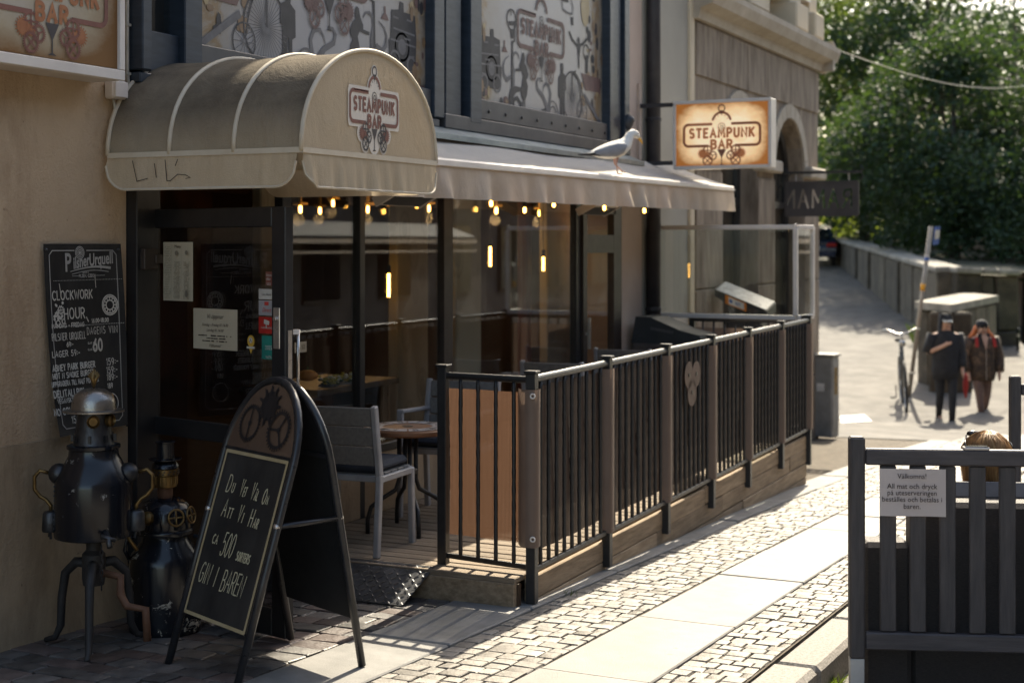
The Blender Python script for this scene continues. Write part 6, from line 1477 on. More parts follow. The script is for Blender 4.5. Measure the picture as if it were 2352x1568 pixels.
for nm, mt, n in (('yellow_flowers', 'petal_yellow', 60), ('white_flowers', 'petal_white', 40), ('leaves', 'leaf_in', 60)):
    b = MB(); rd = random.Random(n)
    for k in range(n): b.sph(fl0 + V((rd.uniform(-.2, .2), rd.uniform(-.05, .05), rd.uniform(-.03, .022) - (.02 if mt == 'leaf_in' else 0))), (.013, .013, .007), 6, 4)
    pr_(b.build(nm, mt, tr))
# ------------------------------------------------------------------ people
def skin_body(name, joints, edges, m, parent):
    """one continuous body grown over a skeleton"""
    ks = list(joints); me = bpy.data.meshes.new(name); me.from_pydata([joints[k][0] for k in ks], [(ks.index(a), ks.index(c)) for a, c in edges], [])
    o = bpy.data.objects.new(name, me); col.objects.link(o)
    o.modifiers.new('s', 'SKIN'); o.modifiers.new('d', 'SUBSURF').levels = 2
    for i, k in enumerate(ks):
        r_ = joints[k][1]; v_ = me.skin_vertices[0].data[i]; v_.radius = r_ if isinstance(r_, tuple) else (r_, r_); v_.use_root = (k == 'pelvis')
    me2 = bpy.data.meshes.new_from_object(o.evaluated_get(bpy.context.evaluated_depsgraph_get())); bpy.data.objects.remove(o)
    me2.polygons.foreach_set('use_smooth', [True] * len(me2.polygons)); me2.materials.clear(); me2.name = name
    return put(name, me2, m, parent)
BODY = [('pelvis', 'waist'), ('waist', 'chest'), ('chest', 'neck'), ('neck', 'head'), ('head', 'crown'), ('head', 'chin')]
for s_ in 'lr': BODY += [('chest', s_ + 'sh'), (s_ + 'sh', s_ + 'el'), (s_ + 'el', s_ + 'wr'), (s_ + 'wr', s_ + 'pa'), (s_ + 'pa', s_ + 'f1'), (s_ + 'pa', s_ + 'f2'), (s_ + 'pa', s_ + 'f3'), (s_ + 'wr', s_ + 'th'), ('pelvis', s_ + 'hi'), (s_ + 'hi', s_ + 'kn'), (s_ + 'kn', s_ + 'an'), (s_ + 'an', s_ + 'to')]
def figure(h, arms, legs):
    """joints of a standing person of height h, front = -Y; arms/legs give elbow, wrist, knee, ankle points"""
    k = h / 1.75
    J = {'pelvis': ((0, 0, .95 * k), (.14, .11)), 'waist': ((0, 0, 1.12 * k), (.125, .1)), 'chest': ((0, .01, 1.34 * k), (.15, .11)), 'neck': ((0, .0, 1.5 * k), .055), 'head': ((0, -.015, 1.62 * k), (.078, .09)), 'crown': ((0, 0, 1.69 * k), (.07, .085)), 'chin': ((0, -.06, 1.55 * k), (.035, .03))}
    for s_, g in (('l', -1), ('r', 1)):
        J[s_ + 'sh'] = ((g * .19 * k, .01, 1.42 * k), .058); J[s_ + 'hi'] = ((g * .095 * k, 0, .88 * k), .085)
        el, wr = arms[s_]; kn, an = legs[s_]
        J[s_ + 'el'] = (tuple(a_ * k for a_ in el), .043); J[s_ + 'wr'] = (tuple(a_ * k for a_ in wr), .03)
        d = (V(wr) - V(el)).normalized() * k; w_ = V(wr) * k; sd = d.orthogonal().normalized() if abs(d.z) < .9 else V((0, -1, 0))
        sd = d.cross(V((g, 0, 0))).normalized() if d.cross(V((g, 0, 0))).length > .1 else sd
        J[s_ + 'pa'] = (tuple(w_ + d * .07), (.03, .016))
        for q, (o_, L) in enumerate(((-.022, .13), (0, .145), (.022, .125))): J[s_ + 'f%d' % (q + 1)] = (tuple(w_ + d * L + sd * o_), .010)
        J[s_ + 'th'] = (tuple(w_ + d * .07 + sd * -.045), .010)
        J[s_ + 'kn'] = (tuple(a_ * k for a_ in kn), .058); J[s_ + 'an'] = (tuple(a_ * k for a_ in an), .036); J[s_ + 'to'] = ((an[0] * k, (an[1] - .16) * k, max(.035, an[2] - .05) * k), (.04, .025))
    return J
def ringe(c, rx, ry, n=16, tilt=0): return [V(c) + V((rx * math.cos(2 * math.pi * q / n), ry * math.sin(2 * math.pi * q / n), tilt * math.sin(2 * math.pi * q / n))) for q in range(n)]
mat('skin', (.45, .27, .2), .6, c2=(.52, .33, .25), ns=9); mat('cloth_black', (.012, .013, .017), .85, c2=(.022, .024, .03), ns=12, bs=20, bst=.4); mat('cloth_grey', (.09, .09, .095), .9, c2=(.13, .13, .135), ns=10)
m, t, p = base('cloth_camo'); o_ = ramp(t, noise(t, 9, 4, .7, dist=.6), [(.36, (.022, .015, .012)), (.5, (.05, .032, .022)), (.6, (.09, .055, .035)), (.72, (.2, .12, .075))]); t.links.new(o_, p.inputs['Base Color']); p.inputs['Roughness'].default_value = .8
mat('tights', (.1, .058, .045), .7, c2=(.22, .13, .1), ns=70); mat('hair_red', (.4, .09, .015), .45, c2=(.6, .17, .03), ns=20, st=(1, 1, .2)); mat('hair_dark', (.02, .014, .01), .5); mat('red_fabric', (.35, .02, .015), .7); mat('cap_white', (.55, .55, .5), .6); mat('lens_dark', (.01, .008, .008), .15); mat('lips', (.3, .11, .09), .5)
def face(par, k, m='skin'):
    z = 1.615 * k
    b = MB(); b.loft([ringe((0, -.098, z - .035), .018, .014, 8), ringe((0, -.1, z - .02), .014, .02, 8), ringe((0, -.09, z + .02), .007, .008, 8)]); b.build('nose', m, par, True)
    for g in (-1, 1):
        b = MB(); b.sph((g * .034, -.088, z + .012), (.014, .01, .008), 8, 6); b.build('eye', 'eye_dark', par, True)
        b = MB(); b.sph((g * .085, .0, z - .01), (.012, .022, .034), 8, 6); b.build('ear', m, par, True)
    b = MB(); b.sph((0, -.09, z - .062), (.026, .012, .008), 8, 6); b.build('mouth', 'lips', par, True)
def sleeve(par, J, s_, m, upto=1.0, r0=.078, r1=.056, nm='sleeve'):
    a_, e_, w_ = V(J[s_ + 'sh'][0]), V(J[s_ + 'el'][0]), V(J[s_ + 'wr'][0]); pts = [a_ + V((0, 0, .02)), a_.lerp(e_, .5), e_]; rs = [r0, r0 * .93, r0 * .86]
    if upto > .5: pts += [e_.lerp(w_, .5), e_.lerp(w_, .92)]; rs += [r1 * 1.1, r1]
    b = MB(); b.tube(pts, rs, 10); b.build(nm, m, par, True)
def trouser(par, J, s_, m, r0=.092, r1=.062, r2=.046, nm='trouser_leg'):
    a_, e_, w_ = V(J[s_ + 'hi'][0]) + V((0, 0, .03)), V(J[s_ + 'kn'][0]), V(J[s_ + 'an'][0]); b = MB(); b.tube([a_, a_.lerp(e_, .5), e_, e_.lerp(w_, .4), w_], [r0, r0 * .88, r1, r1 * .95, r2], 12); b.build(nm, m, par, True)
def shoe(par, J, s_, m):
    a_ = V(J[s_ + 'an'][0]); b = MB(); z = a_.z - .075; b.loft([[V((a_.x + x_ * w_, a_.y + y_, z + zz)) for x_, zz in ((-1, 0), (1, 0), (1, h_ * .6), (.5, h_), (-.5, h_), (-1, h_ * .6))] for y_, w_, h_ in ((.07, .034, .06), (.03, .042, .11), (-.06, .045, .08), (-.14, .046, .055), (-.185, .03, .035))]); b.build('shoe', m, par, 50)
FACE = R(-64.5)
pa = on_g(2172, 978); h = 1.73
A = thing('person', 'person in black hooded top and white-brimmed cap, one hand at the chest', 'person', pa, FACE)
J = figure(h, {'l': ((-.285, .02, 1.14), (-.08, -.2, 1.27)), 'r': ((.25, .03, 1.13), (.24, -.08, .9))}, {'l': ((-.08, .02, .5), (-.05, .2, .13)), 'r': ((.075, -.12, .5), (.04, -.2, .085))})
bdy = skin_body('body', J, BODY, 'skin', A); face(A, h / 1.75); k = h / 1.75
b = MB(); b.loft([ringe((0, 0, .74 * k), .205, .15), ringe((0, 0, .9 * k), .215, .155), ringe((0, 0, 1.12 * k), .205, .145), ringe((0, .01, 1.32 * k), .225, .145), ringe((0, .01, 1.43 * k), .19, .115), ringe((0, .01, 1.5 * k), .085, .08)]); b.build('hooded_top', 'cloth_black', A, True)
sleeve(A, J, 'l', 'cloth_black', .4, .095, .07); sleeve(A, J, 'r', 'cloth_black', 1, .092, .06)
b = MB()     # hood: open at the face
for q in range(9):
    pass
b.grid(lambda u, v: (lambda a_, z_: V((.118 * math.sin(a_) * (1 - .25 * v ** 3), .02 + .125 * math.cos(a_) * (1 - .2 * v ** 3) - .015, 1.46 * k + .30 * v)))(R(-128 + 256 * u), v), 18, 10); b.add([V((.09 * math.sin(R(-128 + 256 * i / 12)), .02 + .1 * math.cos(R(-128 + 256 * i / 12)) - .015, 1.755 * k)) for i in range(13)], [tuple(range(13))]); b.build('hood', 'cloth_black', A, True)
b = MB(); b.sph((0, -.01, 1.675 * k), (.094, .105, .075), 14, 8); cp = b.build('cap', 'cloth_black', A, True)
b = MB(); b.loft([[V((x_, -.08 - .0 * x_, 1.665 * k + .012 - x_ * x_ * 2)) for x_ in (-.075, -.04, 0, .04, .075)] + [V((x_ * .85, -.165 + abs(x_) * .4, 1.645 * k - x_ * x_ * 2)) for x_ in (.075, .04, 0, -.04, -.075)], [V((x_, -.08, 1.655 * k + .012 - x_ * x_ * 2)) for x_ in (-.075, -.04, 0, .04, .075)] + [V((x_ * .85, -.165 + abs(x_) * .4, 1.638 * k - x_ * x_ * 2)) for x_ in (.075, .04, 0, -.04, -.075)]]); b.build('cap_brim', 'cap_white', cp)
for s_ in 'lr': trouser(A, J, s_, 'cloth_black'); shoe(A, J, s_, 'cloth_black')
pb = on_g(2255, 976); h = 1.70
B = thing('person', 'person with orange hair, dark cap and sunglasses in a brown patterned jacket', 'person', pb, FACE + R(6))
J = figure(h, {'l': ((-.29, .02, 1.13), (-.26, -.06, .87)), 'r': ((.3, .02, 1.12), (.27, -.07, .87))}, {'l': ((-.095, -.12, .5), (-.07, -.2, .085)), 'r': ((.1, .02, .5), (.085, .16, .12))})
skin_body('body', J, BODY, 'skin', B); k = h / 1.75; face(B, k)
b = MB(); b.loft([ringe((0, 0, .74 * k), .2, .155), ringe((0, 0, .85 * k), .23, .17), ringe((0, 0, 1.08 * k), .215, .155), ringe((0, .0, 1.3 * k), .215, .15), ringe((0, .01, 1.43 * k), .185, .12), ringe((0, .02, 1.47 * k), .12, .09)]); jk = b.build('jacket', 'cloth_camo', B, True)
b = MB(); b.add([(-.055, -.12, 1.47 * k), (0, -.172, 1.24 * k), (.055, -.12, 1.47 * k), (0, -.11, 1.5 * k)], [(0, 1, 2, 3)]); b.build('neckline', 'skin', jk)
b = MB(); b.bar((0, -.178, .76 * k), (0, -.172, 1.24 * k), .006, .004, (0, 1, 0)); b.build('zip', 'alu', jk)
for s_ in 'lr': sleeve(B, J, s_, 'cloth_camo', 1, .105, .078); trouser(B, J, s_, 'tights', .09, .06, .04, 'tights'); shoe(B, J, s_, 'cloth_black')
for s_ in 'lr':
    a_ = V(J[s_ + 'an'][0]); kn = V(J[s_ + 'kn'][0]); b = MB(); b.tube([a_.lerp(kn, .35), a_.lerp(kn, .15), a_ + V((0, 0, -.02))], [.053, .047, .045], 10); b.build('sock', 'cloth_black', B, True)
b = MB(); b.sph((0, .0, 1.665 * k), (.098, .112, .08), 14, 8); cp = b.build('cap', 'cloth_black', B, True)
b = MB(); b.slab([V((x_, -.09 - .07 * (1 - (x_ / .08) ** 2), 1.668 * k - x_ * x_ * 2)) for x_ in (-.08, -.05, -.02, .02, .05, .08)] + [V((.08, -.05, 1.67 * k)), V((-.08, -.05, 1.67 * k))], (0, 0, 1), .008); b.build('cap_brim', 'cloth_black', cp)
for g in (-1, 1):
    b = MB(); b.sph((g * .036, -.1, 1.625 * k), (.03, .012, .022), 10, 6); b.build('sunglass_lens', 'lens_dark', B, True)
    b = MB(); b.tube([(g * .08, .02, 1.64 * k), (g * .1, .03, 1.56 * k), (g * .13, .03, 1.5 * k), (g * .19, .02, 1.45 * k), (g * .2, .0, 1.4 * k)], [.03, .042, .046, .038, .01], 8); b.build('hair', 'hair_red', B, True)
    b = MB(); b.sph((g * .075, -.08, 1.49 * k), (.032, .025, .036), 10, 6); b.build('headphone_cup', 'cloth_black', B, True)
    b = MB(); b.bar((g * .14, -.13, 1.46 * k), (g * .15, -.165, 1.3 * k), .045, .02, (0, 1, 0)); b.build('backpack_strap', 'red_fabric', B)
b = MB(); b.box((0, .2, 1.2 * k), (.3, .14, .42), None, .04); b.build('backpack', 'red_fabric', B)
ub = on_d(2218, 880, (pa.x * CT + pa.y * ST) + .1)
b = MB(); b.lathe([(.01, .16), (.035, .1), (.045, -.05), (.02, -.2), (.005, -.24)], 10, ub); um = thing('red_umbrella', 'folded red umbrella held between the two walking people', 'umbrella', ub); b.build('folded_canopy', 'red_fabric', um, True)
b = MB(); b.tube([ub + V((0, 0, .15)), ub + V((0, 0, .26))], .008, 6); b.build('handle', 'cloth_black', um)

# ------------------------------------------------------------------ street seating at the right: slatted panels
mat('stained_wood', (.04, .037, .041), .55, c2=(.08, .072, .074), ns=4, st=(14, 14, 1.2), bs=30, bst=.35, detail=8)
mat('stained_rail', (.045, .04, .045), .5, c2=(.085, .075, .078), ns=4, st=(1.2, 1.2, 14), bs=30, bst=.3)
mat('wicker', (.035, .03, .028), .5, c2=(.085, .072, .066), ns=70, st=(1, 1, 9), bs=120, bst=1.0); mat('foot_metal', (.4, .39, .38), .5, c2=(.52, .51, .49), ns=6)
pd = V((.347, -.943, 0)).normalized(); pn = V((pd.y, -pd.x, 0))    # pn points towards the camera
def slat_panel(label, P, L, first, n, foot=True):
    g_ = gz(P.x) - .13; t = thing('slatted_panel', label, 'screen panel', V((P.x, P.y, g_)), None, 'slatted screens round the street seating')
    rm = MX((pd, -pn, V((0, 0, 1)))).transposed()
    for s_ in (0, L):
        c = P + pd * s_; b = MB(); b.box((c.x, c.y, .58), (.062, .062, .89), rm, .008); po = b.build('post', 'stained_wood', t)
        b = MB(); b.box((c.x, c.y, (.14 + g_) / 2), (.056, .056, .13 - g_), rm, .003); b.build('post_foot', 'foot_metal', po)
    a_, c_ = P + pd * .032, P + pd * (L - .032)
    b = MB(); b.bar(a_ + V((0, 0, .945)), c_ + V((0, 0, .945)), .045, .065, bev=.006); b.build('top_rail', 'stained_rail', t)
    b = MB(); b.bar(a_ + V((0, 0, .205)), c_ + V((0, 0, .205)), .04, .07, bev=.006); b.build('bottom_rail', 'stained_rail', t)
    for k in range(n):
        c = P + pd * (first + k * .117) - pn * .004; b = MB(); b.box((c.x, c.y, .576), (.064, .022, .668), rm, .004); b.build('slat', 'stained_wood', t)
    return t
SP = V((5.986, 1.316, 0))
pnl = slat_panel('dark stained slatted panel in the right foreground carrying a paper notice', SP, 1.75, .125, 14)
slat_panel('dark slatted panel at far end of the street seating, by the right edge', V((on_d(2331, 950, 8.7).x, on_d(2331, 950, 8.7).y, 0)), 1.6, .125, 12)
# laminated notice
PT = frame(SP + pn * .02, pd, (0, 0, 1))
def pp(px, py):
    d = ray(px, py); o_ = SP + pn * .02; s_ = (d.y * o_.x - d.x * o_.y) / (d.x * pd.y - d.y * pd.x); p = o_ + pd * s_; t_ = p.x / d.x; return (s_, CAMZ + d.z * t_)
mat('laminate', (.46, .41, .41), .22, c2=(.52, .47, .47), ns=3, bs=5, bst=.3, coat=.6)
(x0, z1_), (x1, z0_) = pp(2020, 1075), pp(2172, 1186)
nt_ = thing('paper_notice', 'laminated white notice with printed Swedish text on the slatted panel', 'notice', SP + pd * ((x0 + x1) / 2) + V((0, 0, z0_)))
b = MB(); b.grid(lambda u, v: PT @ V((x0 + (x1 - x0) * u, z0_ + (z1_ - z0_) * v, .004 + .005 * math.sin(u * 7) * (1 - v))), 12, 8); b.build('sheet', 'laminate', nt_, True)
for s_, py_ in (('Välkomna!', 1098), ('All mat och dryck', 1121), ('på uteserveringen', 1136), ('beställes och betalas i', 1151), ('baren.', 1167)):
    text('printed_line', s_, .0295, 'ink', PT @ MX.Translation((pp(2094, py_)[0], pp(2094, py_)[1], .0105)), nt_, sx=.92)
# wicker sofa behind the panel and the woman sitting on it
sf = thing('wicker_sofa', 'dark wicker sofa with grey cushions behind the slatted panel', 'sofa', SP - pn * .4 + pd * .7 + V((0, 0, gz(6) - .13)))
rm = MX((pd, -pn, V((0, 0, 1)))).transposed()
def sbox(s0, s1, o0, o1, z0, z1, m, nm, bev=.02):
    c = SP + pd * (s0 + s1) / 2 - pn * (o0 + o1) / 2; b = MB(); b.box((c.x, c.y, (z0 + z1) / 2), (s1 - s0, o1 - o0, z1 - z0), rm, bev); return b.build(nm, m, sf)
g_ = gz(6.2) - .13
sbox(.035, .23, .06, .22, g_ + .06, .585, 'wicker', 'armrest'); sbox(.232, 1.6, .10, .24, g_ + .06, .745, 'wicker', 'backrest'); sbox(.232, 1.6, .242, .85, g_ + .06, .28, 'wicker', 'seat_base'); sbox(1.602, 1.74, .10, .85, g_ + .06, .585, 'wicker', 'armrest')
sbox(.25, 1.58, .25, .84, .285, .39, 'cloth_grey', 'seat_cushion', .04); sbox(.25, .85, .245, .37, .395, .80, 'cloth_grey', 'back_cushion', .05); sbox(.87, 1.58, .245, .37, .395, .80, 'cloth_grey', 'back_cushion', .05)
for s_ in (.17, 1.67):
    for o_ in (.14, .8): sbox(s_ - .025, s_ + .025, o_ - .025, o_ + .025, g_, g_ + .06, 'frame_black', 'leg', 0)
wc = SP + pd * .62 - pn * .50
W_ = thing('person', 'seated person with blond hair and sunglasses pushed up, seen from behind over the panel', 'person', V((wc.x, wc.y, g_)), math.atan2(-pn.y, -pn.x) + R(90) + R(8))
sz_ = .255 - g_
J = {'pelvis': ((0, .02, sz_ + .1), (.15, .12)), 'waist': ((0, .04, sz_ + .26), (.12, .1)), 'chest': ((0, .03, sz_ + .42), (.14, .1)), 'neck': ((0, 0, sz_ + .515), .05), 'head': ((.0, -.03, sz_ + .60), (.075, .088)), 'crown': ((0, -.02, sz_ + .645), (.068, .08)), 'chin': ((0, -.085, sz_ + .55), (.035, .03))}
for s_, g in (('l', -1), ('r', 1)):
    J[s_ + 'sh'] = ((g * .17, .02, sz_ + .46), .052); J[s_ + 'el'] = ((g * .23, -.06, sz_ + .24), .04); J[s_ + 'wr'] = ((g * .12, -.26, sz_ + .2), .028); J[s_ + 'pa'] = ((g * .1, -.32, sz_ + .19), (.028, .015)); J[s_ + 'hi'] = ((g * .09, -.02, sz_ + .09), .085); J[s_ + 'kn'] = ((g * .1, -.45, sz_ + .09), .055); J[s_ + 'an'] = ((g * .1, -.47, .09), .034); J[s_ + 'to'] = ((g * .1, -.63, .04), (.038, .024))
    for q, o_ in enumerate((-.02, 0, .02)): J[s_ + 'f%d' % (q + 1)] = ((g * .08 + o_, -.385, sz_ + .185), .009)
    J[s_ + 'th'] = ((g * .08 - g * .04, -.32, sz_ + .2), .009)
skin_body('body', J, BODY, 'skin', W_)
b = MB(); b.loft([ringe((0, .02, sz_ + .02), .19, .15), ringe((0, .03, sz_ + .2), .165, .13), ringe((0, .03, sz_ + .4), .185, .125), ringe((0, .02, sz_ + .475), .15, .1), ringe((0, .0, sz_ + .515), .075, .07)]); b.build('top', 'cloth_grey', W_, True)
for s_ in 'lr': sleeve(W_, J, s_, 'cloth_grey', 1, .068, .045); trouser(W_, J, s_, 'cloth_black'); shoe(W_, J, s_, 'cloth_black')
m, t, p = base('hair_blond'); o_ = ramp(t, noise(t, 55, 4, .6, stretch(t, (1, 1, .12))), [(.3, (.16, .075, .025)), (.55, (.36, .2, .08)), (.75, (.62, .42, .2))]); t.links.new(o_, p.inputs['Base Color']); p.inputs['Roughness'].default_value = .38
hz_ = sz_ + .625
b = MB(); b.sph((0, .0, hz_ - .005), (.088, .106, .095), 20, 12); hr = b.build('hair', 'hair_blond', W_, True)
rd = random.Random(9); b = MB()
for k in range(1500):
    a_ = rd.uniform(-.55, math.pi + .55); x_, y_ = math.cos(a_), math.sin(a_); L = rd.uniform(.12, .2); tw = rd.uniform(-.35, .35); pts = []; lift = rd.uniform(1.0, 1.09) if k % 12 else rd.uniform(1.08, 1.2)
    for i in range(7):
        f = R(6 + 84 * min(1, i / 4)); aa = a_ + tw * i / 6; cx_, cy2 = math.cos(aa), math.sin(aa)
        if i <= 4: pts.append(V((cx_ * .092 * math.sin(f) * lift, cy2 * .11 * math.sin(f) * lift + .012 * (1 - i / 4), hz_ + .098 * math.cos(f) * lift)))
        else: q = (i - 4) / 2; pts.append(V((cx_ * (.092 * lift - .018 * q), cy2 * (.11 * lift - .016 * q), hz_ - L * q)))
    b.tube(pts, [.0008, .0014, .0015, .0015, .0014, .0012, .0005], 3)
o = b.build('hair_strands', 'hair_blond', hr, True); o['kind'] = 'stuff'
for g in (-1, 1):
    b = MB(); b.sph((g * .035, -.06, hz_ + .092), (.03, .02, .014), 10, 6); b.build('sunglass_lens', 'lens_dark', W_, True)
    b = MB(); b.tube([(g * .065, -.06, hz_ + .085), (g * .1, .02, hz_ + .06), (g * .1, .06, hz_ + .03)], .004, 5); b.build('sunglass_arm', 'lens_dark', W_, True)
c = SP + pd * .47; ph = MB(); ph.box((c.x, c.y, .9835), (.1, .045, .011), rm, .003); ph_ = thing('phone', 'phone lying flat on the top rail of the slatted panel', 'phone', V((c.x, c.y, .978))); ph.build('case', 'white_metal', ph_); b = MB(); b.box((c.x, c.y, .9905), (.09, .038, .002), rm); b.build('display', 'lens_dark', ph_)

# ------------------------------------------------------------------ cable cabinet, pole, bicycle, car
mat('cabinet_grey', (.22, .215, .2), .6, c2=(.32, .31, .29), ns=5, bs=20, bst=.1)
cg = on_g(1893, 1003); cb_ = thing('cable_cabinet', 'grey street cable cabinet with stickers at the corner of the stone building', 'cabinet', (cg.x, cg.y, cg.z))
rm = MX.Rotation(R(-8), 3, 'Z'); c0 = V((cg.x, cg.y, cg.z))
b = MB(); b.box(c0 + V((0, 0, .52)), (.24, .3, 1.02), rm, .01); b.build('housing', 'cabinet_grey', cb_)
b = MB(); b.box(c0 + V((0, 0, 1.045)), (.29, .35, .03), rm, .008); b.build('lid', 'cabinet_grey', cb_)
b = MB(); b.box(c0 + rm @ V((0, -.153, .55)), (.2, .008, .9), rm, .003); dr = b.build('door', 'cabinet_grey', cb_)
b = MB(); b.box(c0 + rm @ V((.0, -.159, .72)), (.11, .003, .34), rm); b.build('poster', mat('poster', (.08, .05, .02), .6, c2=(.42, .25, .06), ns=26), dr)
b = MB(); b.box(c0 + rm @ V((-.1235, .0, .64)), (.003, .1, .1), rm); b.build('sticker', 'sticker_white', cb_)
pb_ = on_d(2087, 905, 25.2); pt = on_d(2138, 520, 25.2)
pole = thing('leaning_sign_pole', 'leaning steel sign pole with yellow band and small plate on top', 'sign pole', (pb_.x, pb_.y, hz(pb_.x, pb_.y)))
mat('galv', (.27, .24, .2), .5, .4, c2=(.36, .32, .27), ns=8); mat('yellow_band', (.7, .33, .02), .5)
pb_.z = hz(pb_.x, pb_.y) - .02
b = MB(); b.tube([pb_, pt], .036, 10); b.build('shaft', 'galv', pole, True)
for f0, f1, mt in ((.625, .665, 'yellow_band'), (.79, .80, 'stk_white'), (.80, .82, 'sticker_blue'), (.82, .83, 'stk_white')):
    b = MB(); b.tube([pb_.lerp(pt, f0), pb_.lerp(pt, f1)], .04, 10); b.build('band', mt, pole, True)
dr_ = (pt - pb_).normalized(); sx_ = V((ST, -CT, 0)); u0 = pt - dr_ * .06
b = MB(); b.slab([u0 + sx_ * .02 + V((.1, 0, -.26)), u0 + sx_ * .14 + V((.25, .05, -.24)), u0 + sx_ * .17 + V((.25, .05, .06)), u0 + sx_ * .05 + V((.1, 0, .06))], (-.3, -.9, 0), .01); b.build('plate', 'sticker_blue', pole)
b = MB(); b.slab([u0 + sx_ * .045 + V((.09, -.012, -.16)), u0 + sx_ * .13 + V((.2, .02, -.14)), u0 + sx_ * .14 + V((.2, .02, .0)), u0 + sx_ * .06 + V((.09, -.012, .0))], (-.3, -.9, 0), .008); b.build('plate_print', 'stk_white', pole)
bk = on_d(2082, 938, 23.6); bdx = R(12)
bike = thing('bicycle', 'dark bicycle leaning by the sign pole beside the stone block', 'bicycle', (bk.x, bk.y, hz(bk.x, bk.y)), R(12)); bike.rotation_euler = (R(-3), 0, R(14)); bike.scale = (1.1, 1.1, 1.15)
mat('tyre', (.014, .014, .014), .8); mat('chrome', (.35, .35, .35), .18, 1.0)
for x_ in (0, 1.06):
    b = MB(); b.tube([(x_ + .34 * math.cos(R(12 * k)), 0, .355 + .34 * math.sin(R(12 * k))) for k in range(30)], .02, 8, closed=True); wl_ = b.build('wheel', 'tyre', bike, True)
    b = MB(); b.tube([(x_ + .315 * math.cos(R(12 * k)), 0, .355 + .315 * math.sin(R(12 * k))) for k in range(30)], .01, 6, closed=True); b.build('rim', 'chrome', wl_, True)
    b = MB()
    for k in range(18): b.tube([(x_, .015 * (-1) ** k, .355), (x_ + .31 * math.cos(R(20 * k)), 0, .355 + .31 * math.sin(R(20 * k)))], .0018, 4)
    o = b.build('spokes', 'chrome', wl_); o['kind'] = 'stuff'
b = MB()
for l in ([(1.06, 0, .355), (.62, 0, .32)], [(.62, 0, .32), (.72, 0, .9)], [(.72, 0, .82), (1.06, 0, .355)], [(.62, 0, .32), (.2, 0, .8)], [(.72, 0, .8), (.18, 0, .88)], [(0, 0, .355), (.1, 0, .65), (.18, 0, .98)]): b.tube(l, .017, 8)
b.build('frame', 'frame_black', bike, True)
b = MB(); b.tube([(.28, -.26, 1.13), (.2, -.2, 1.14), (.17, -.06, 1.08), (.17, .06, 1.08), (.2, .2, 1.14), (.28, .26, 1.13)], .011, 8); b.tube([(.17, 0, 1.08), (.18, 0, .97)], .014, 8); b.build('handlebar', 'chrome', bike, True)
b = MB(); b.sph((.74, 0, .96), (.13, .08, .035), 12, 6); b.build('saddle', 'tyre', bike, True)
b = MB(); b.sph((.08, 0, .95), (.045, .05, .05), 10, 8); b.build('headlamp', 'chrome', bike, True)
b = MB(); b.tube([(.62, .1, .32), (.62, .1, .15)], .01, 6); b.tube([(.62, -.1, .32), (.62, -.1, .49)], .01, 6); b.box((.62, .15, .15), (.09, .08, .02)); b.box((.62, -.15, .49), (.09, .08, .02)); b.build('crank', 'chrome', bike)

mat('car_blue', (.012, .022, .05), .25, c2=(.016, .028, .06), ns=3, coat=.8); mat('tail_red', (.4, .015, .01), .2); mat('car_glass', (.012, .014, .016), .05); mat('plate_white', (.6, .6, .58), .4)
cp_ = on_d(1872, 600, 55); ca = HA; 
car = thing('parked_car', 'dark blue estate car parked on the hill road, half hidden by the stone building', 'car', (cp_.x, cp_.y + .1, hz(cp_.x, cp_.y + .1)), HA)
car.rotation_euler = (0, -math.atan(.0575), HA)
prof = [(0, .36), (-.03, .62), (.02, .86), (.10, .95), (.42, 1.40), (.62, 1.47), (1.6, 1.52), (2.3, 1.47), (3.05, 1.0), (4.0, .86), (4.32, .66), (4.35, .36)]
b = MB()
def sect(k_, w0, w1):
    return [V((x_, k_ * (w0 if z_ < .96 else w0 + (w1 - w0) * (z_ - .96) / .55), z_)) for x_, z_ in prof]
b.loft([sect(-1, .86, .66), sect(-.96, .91, .70), sect(.96, .91, .70), sect(1, .86, .66)]); b.build('body', 'car_blue', car, 35)
b = MB(); b.add([(.11, -.66, .99), (.11, .66, .99), (.40, .55, 1.385), (.40, -.55, 1.385)], [(0, 1, 2, 3)]); b.v = [v_ + V((-.02, 0, .012)) for v_ in b.v]; b.build('rear_window', 'car_glass', car)
for s_ in (-1, 1):
    b = MB(); b.add([(.5, s_ * .845, 1.0), (2.75, s_ * .845, 1.0), (2.2, s_ * .70, 1.42), (.72, s_ * .70, 1.42)], [(0, 1, 2, 3)]); b.v = [v_ + V((0, s_ * .02, 0)) for v_ in b.v]; b.build('side_window', 'car_glass', car)
    b = MB(); b.box((.0, s_ * .7, .82), (.1, .36, .15), None, .03); b.build('tail_light', 'tail_red', car)
    for x_ in (.82, 3.5):
        b = MB(); b.lathe([(.2, -.1), (.31, -.1), (.33, -.06), (.33, .06), (.31, .1), (.2, .1)], 20, (x_, s_ * .8, .33), MX.Rotation(R(90), 3, 'X')); wl_ = b.build('wheel', 'tyre', car, 40)
        b = MB(); b.lathe([(.2, -.09), (.2, .09), (.04, .1), (.04, -.1)], 16, (x_, s_ * .8, .33), MX.Rotation(R(90), 3, 'X')); b.build('rim', 'alu', wl_)
b = MB(); b.box((-.03, 0, .48), (.1, 1.7, .22), None, .04); b.build('bumper', 'car_blue', car)
b = MB(); b.box((-.055, 0, .88), (.03, 1.1, .04), None, .01); b.build('chrome_strip', 'chrome', car)
b = MB(); b.box((-.075, 0, .72), (.02, .5, .12)); pl = b.build('number_plate', 'plate_white', car)

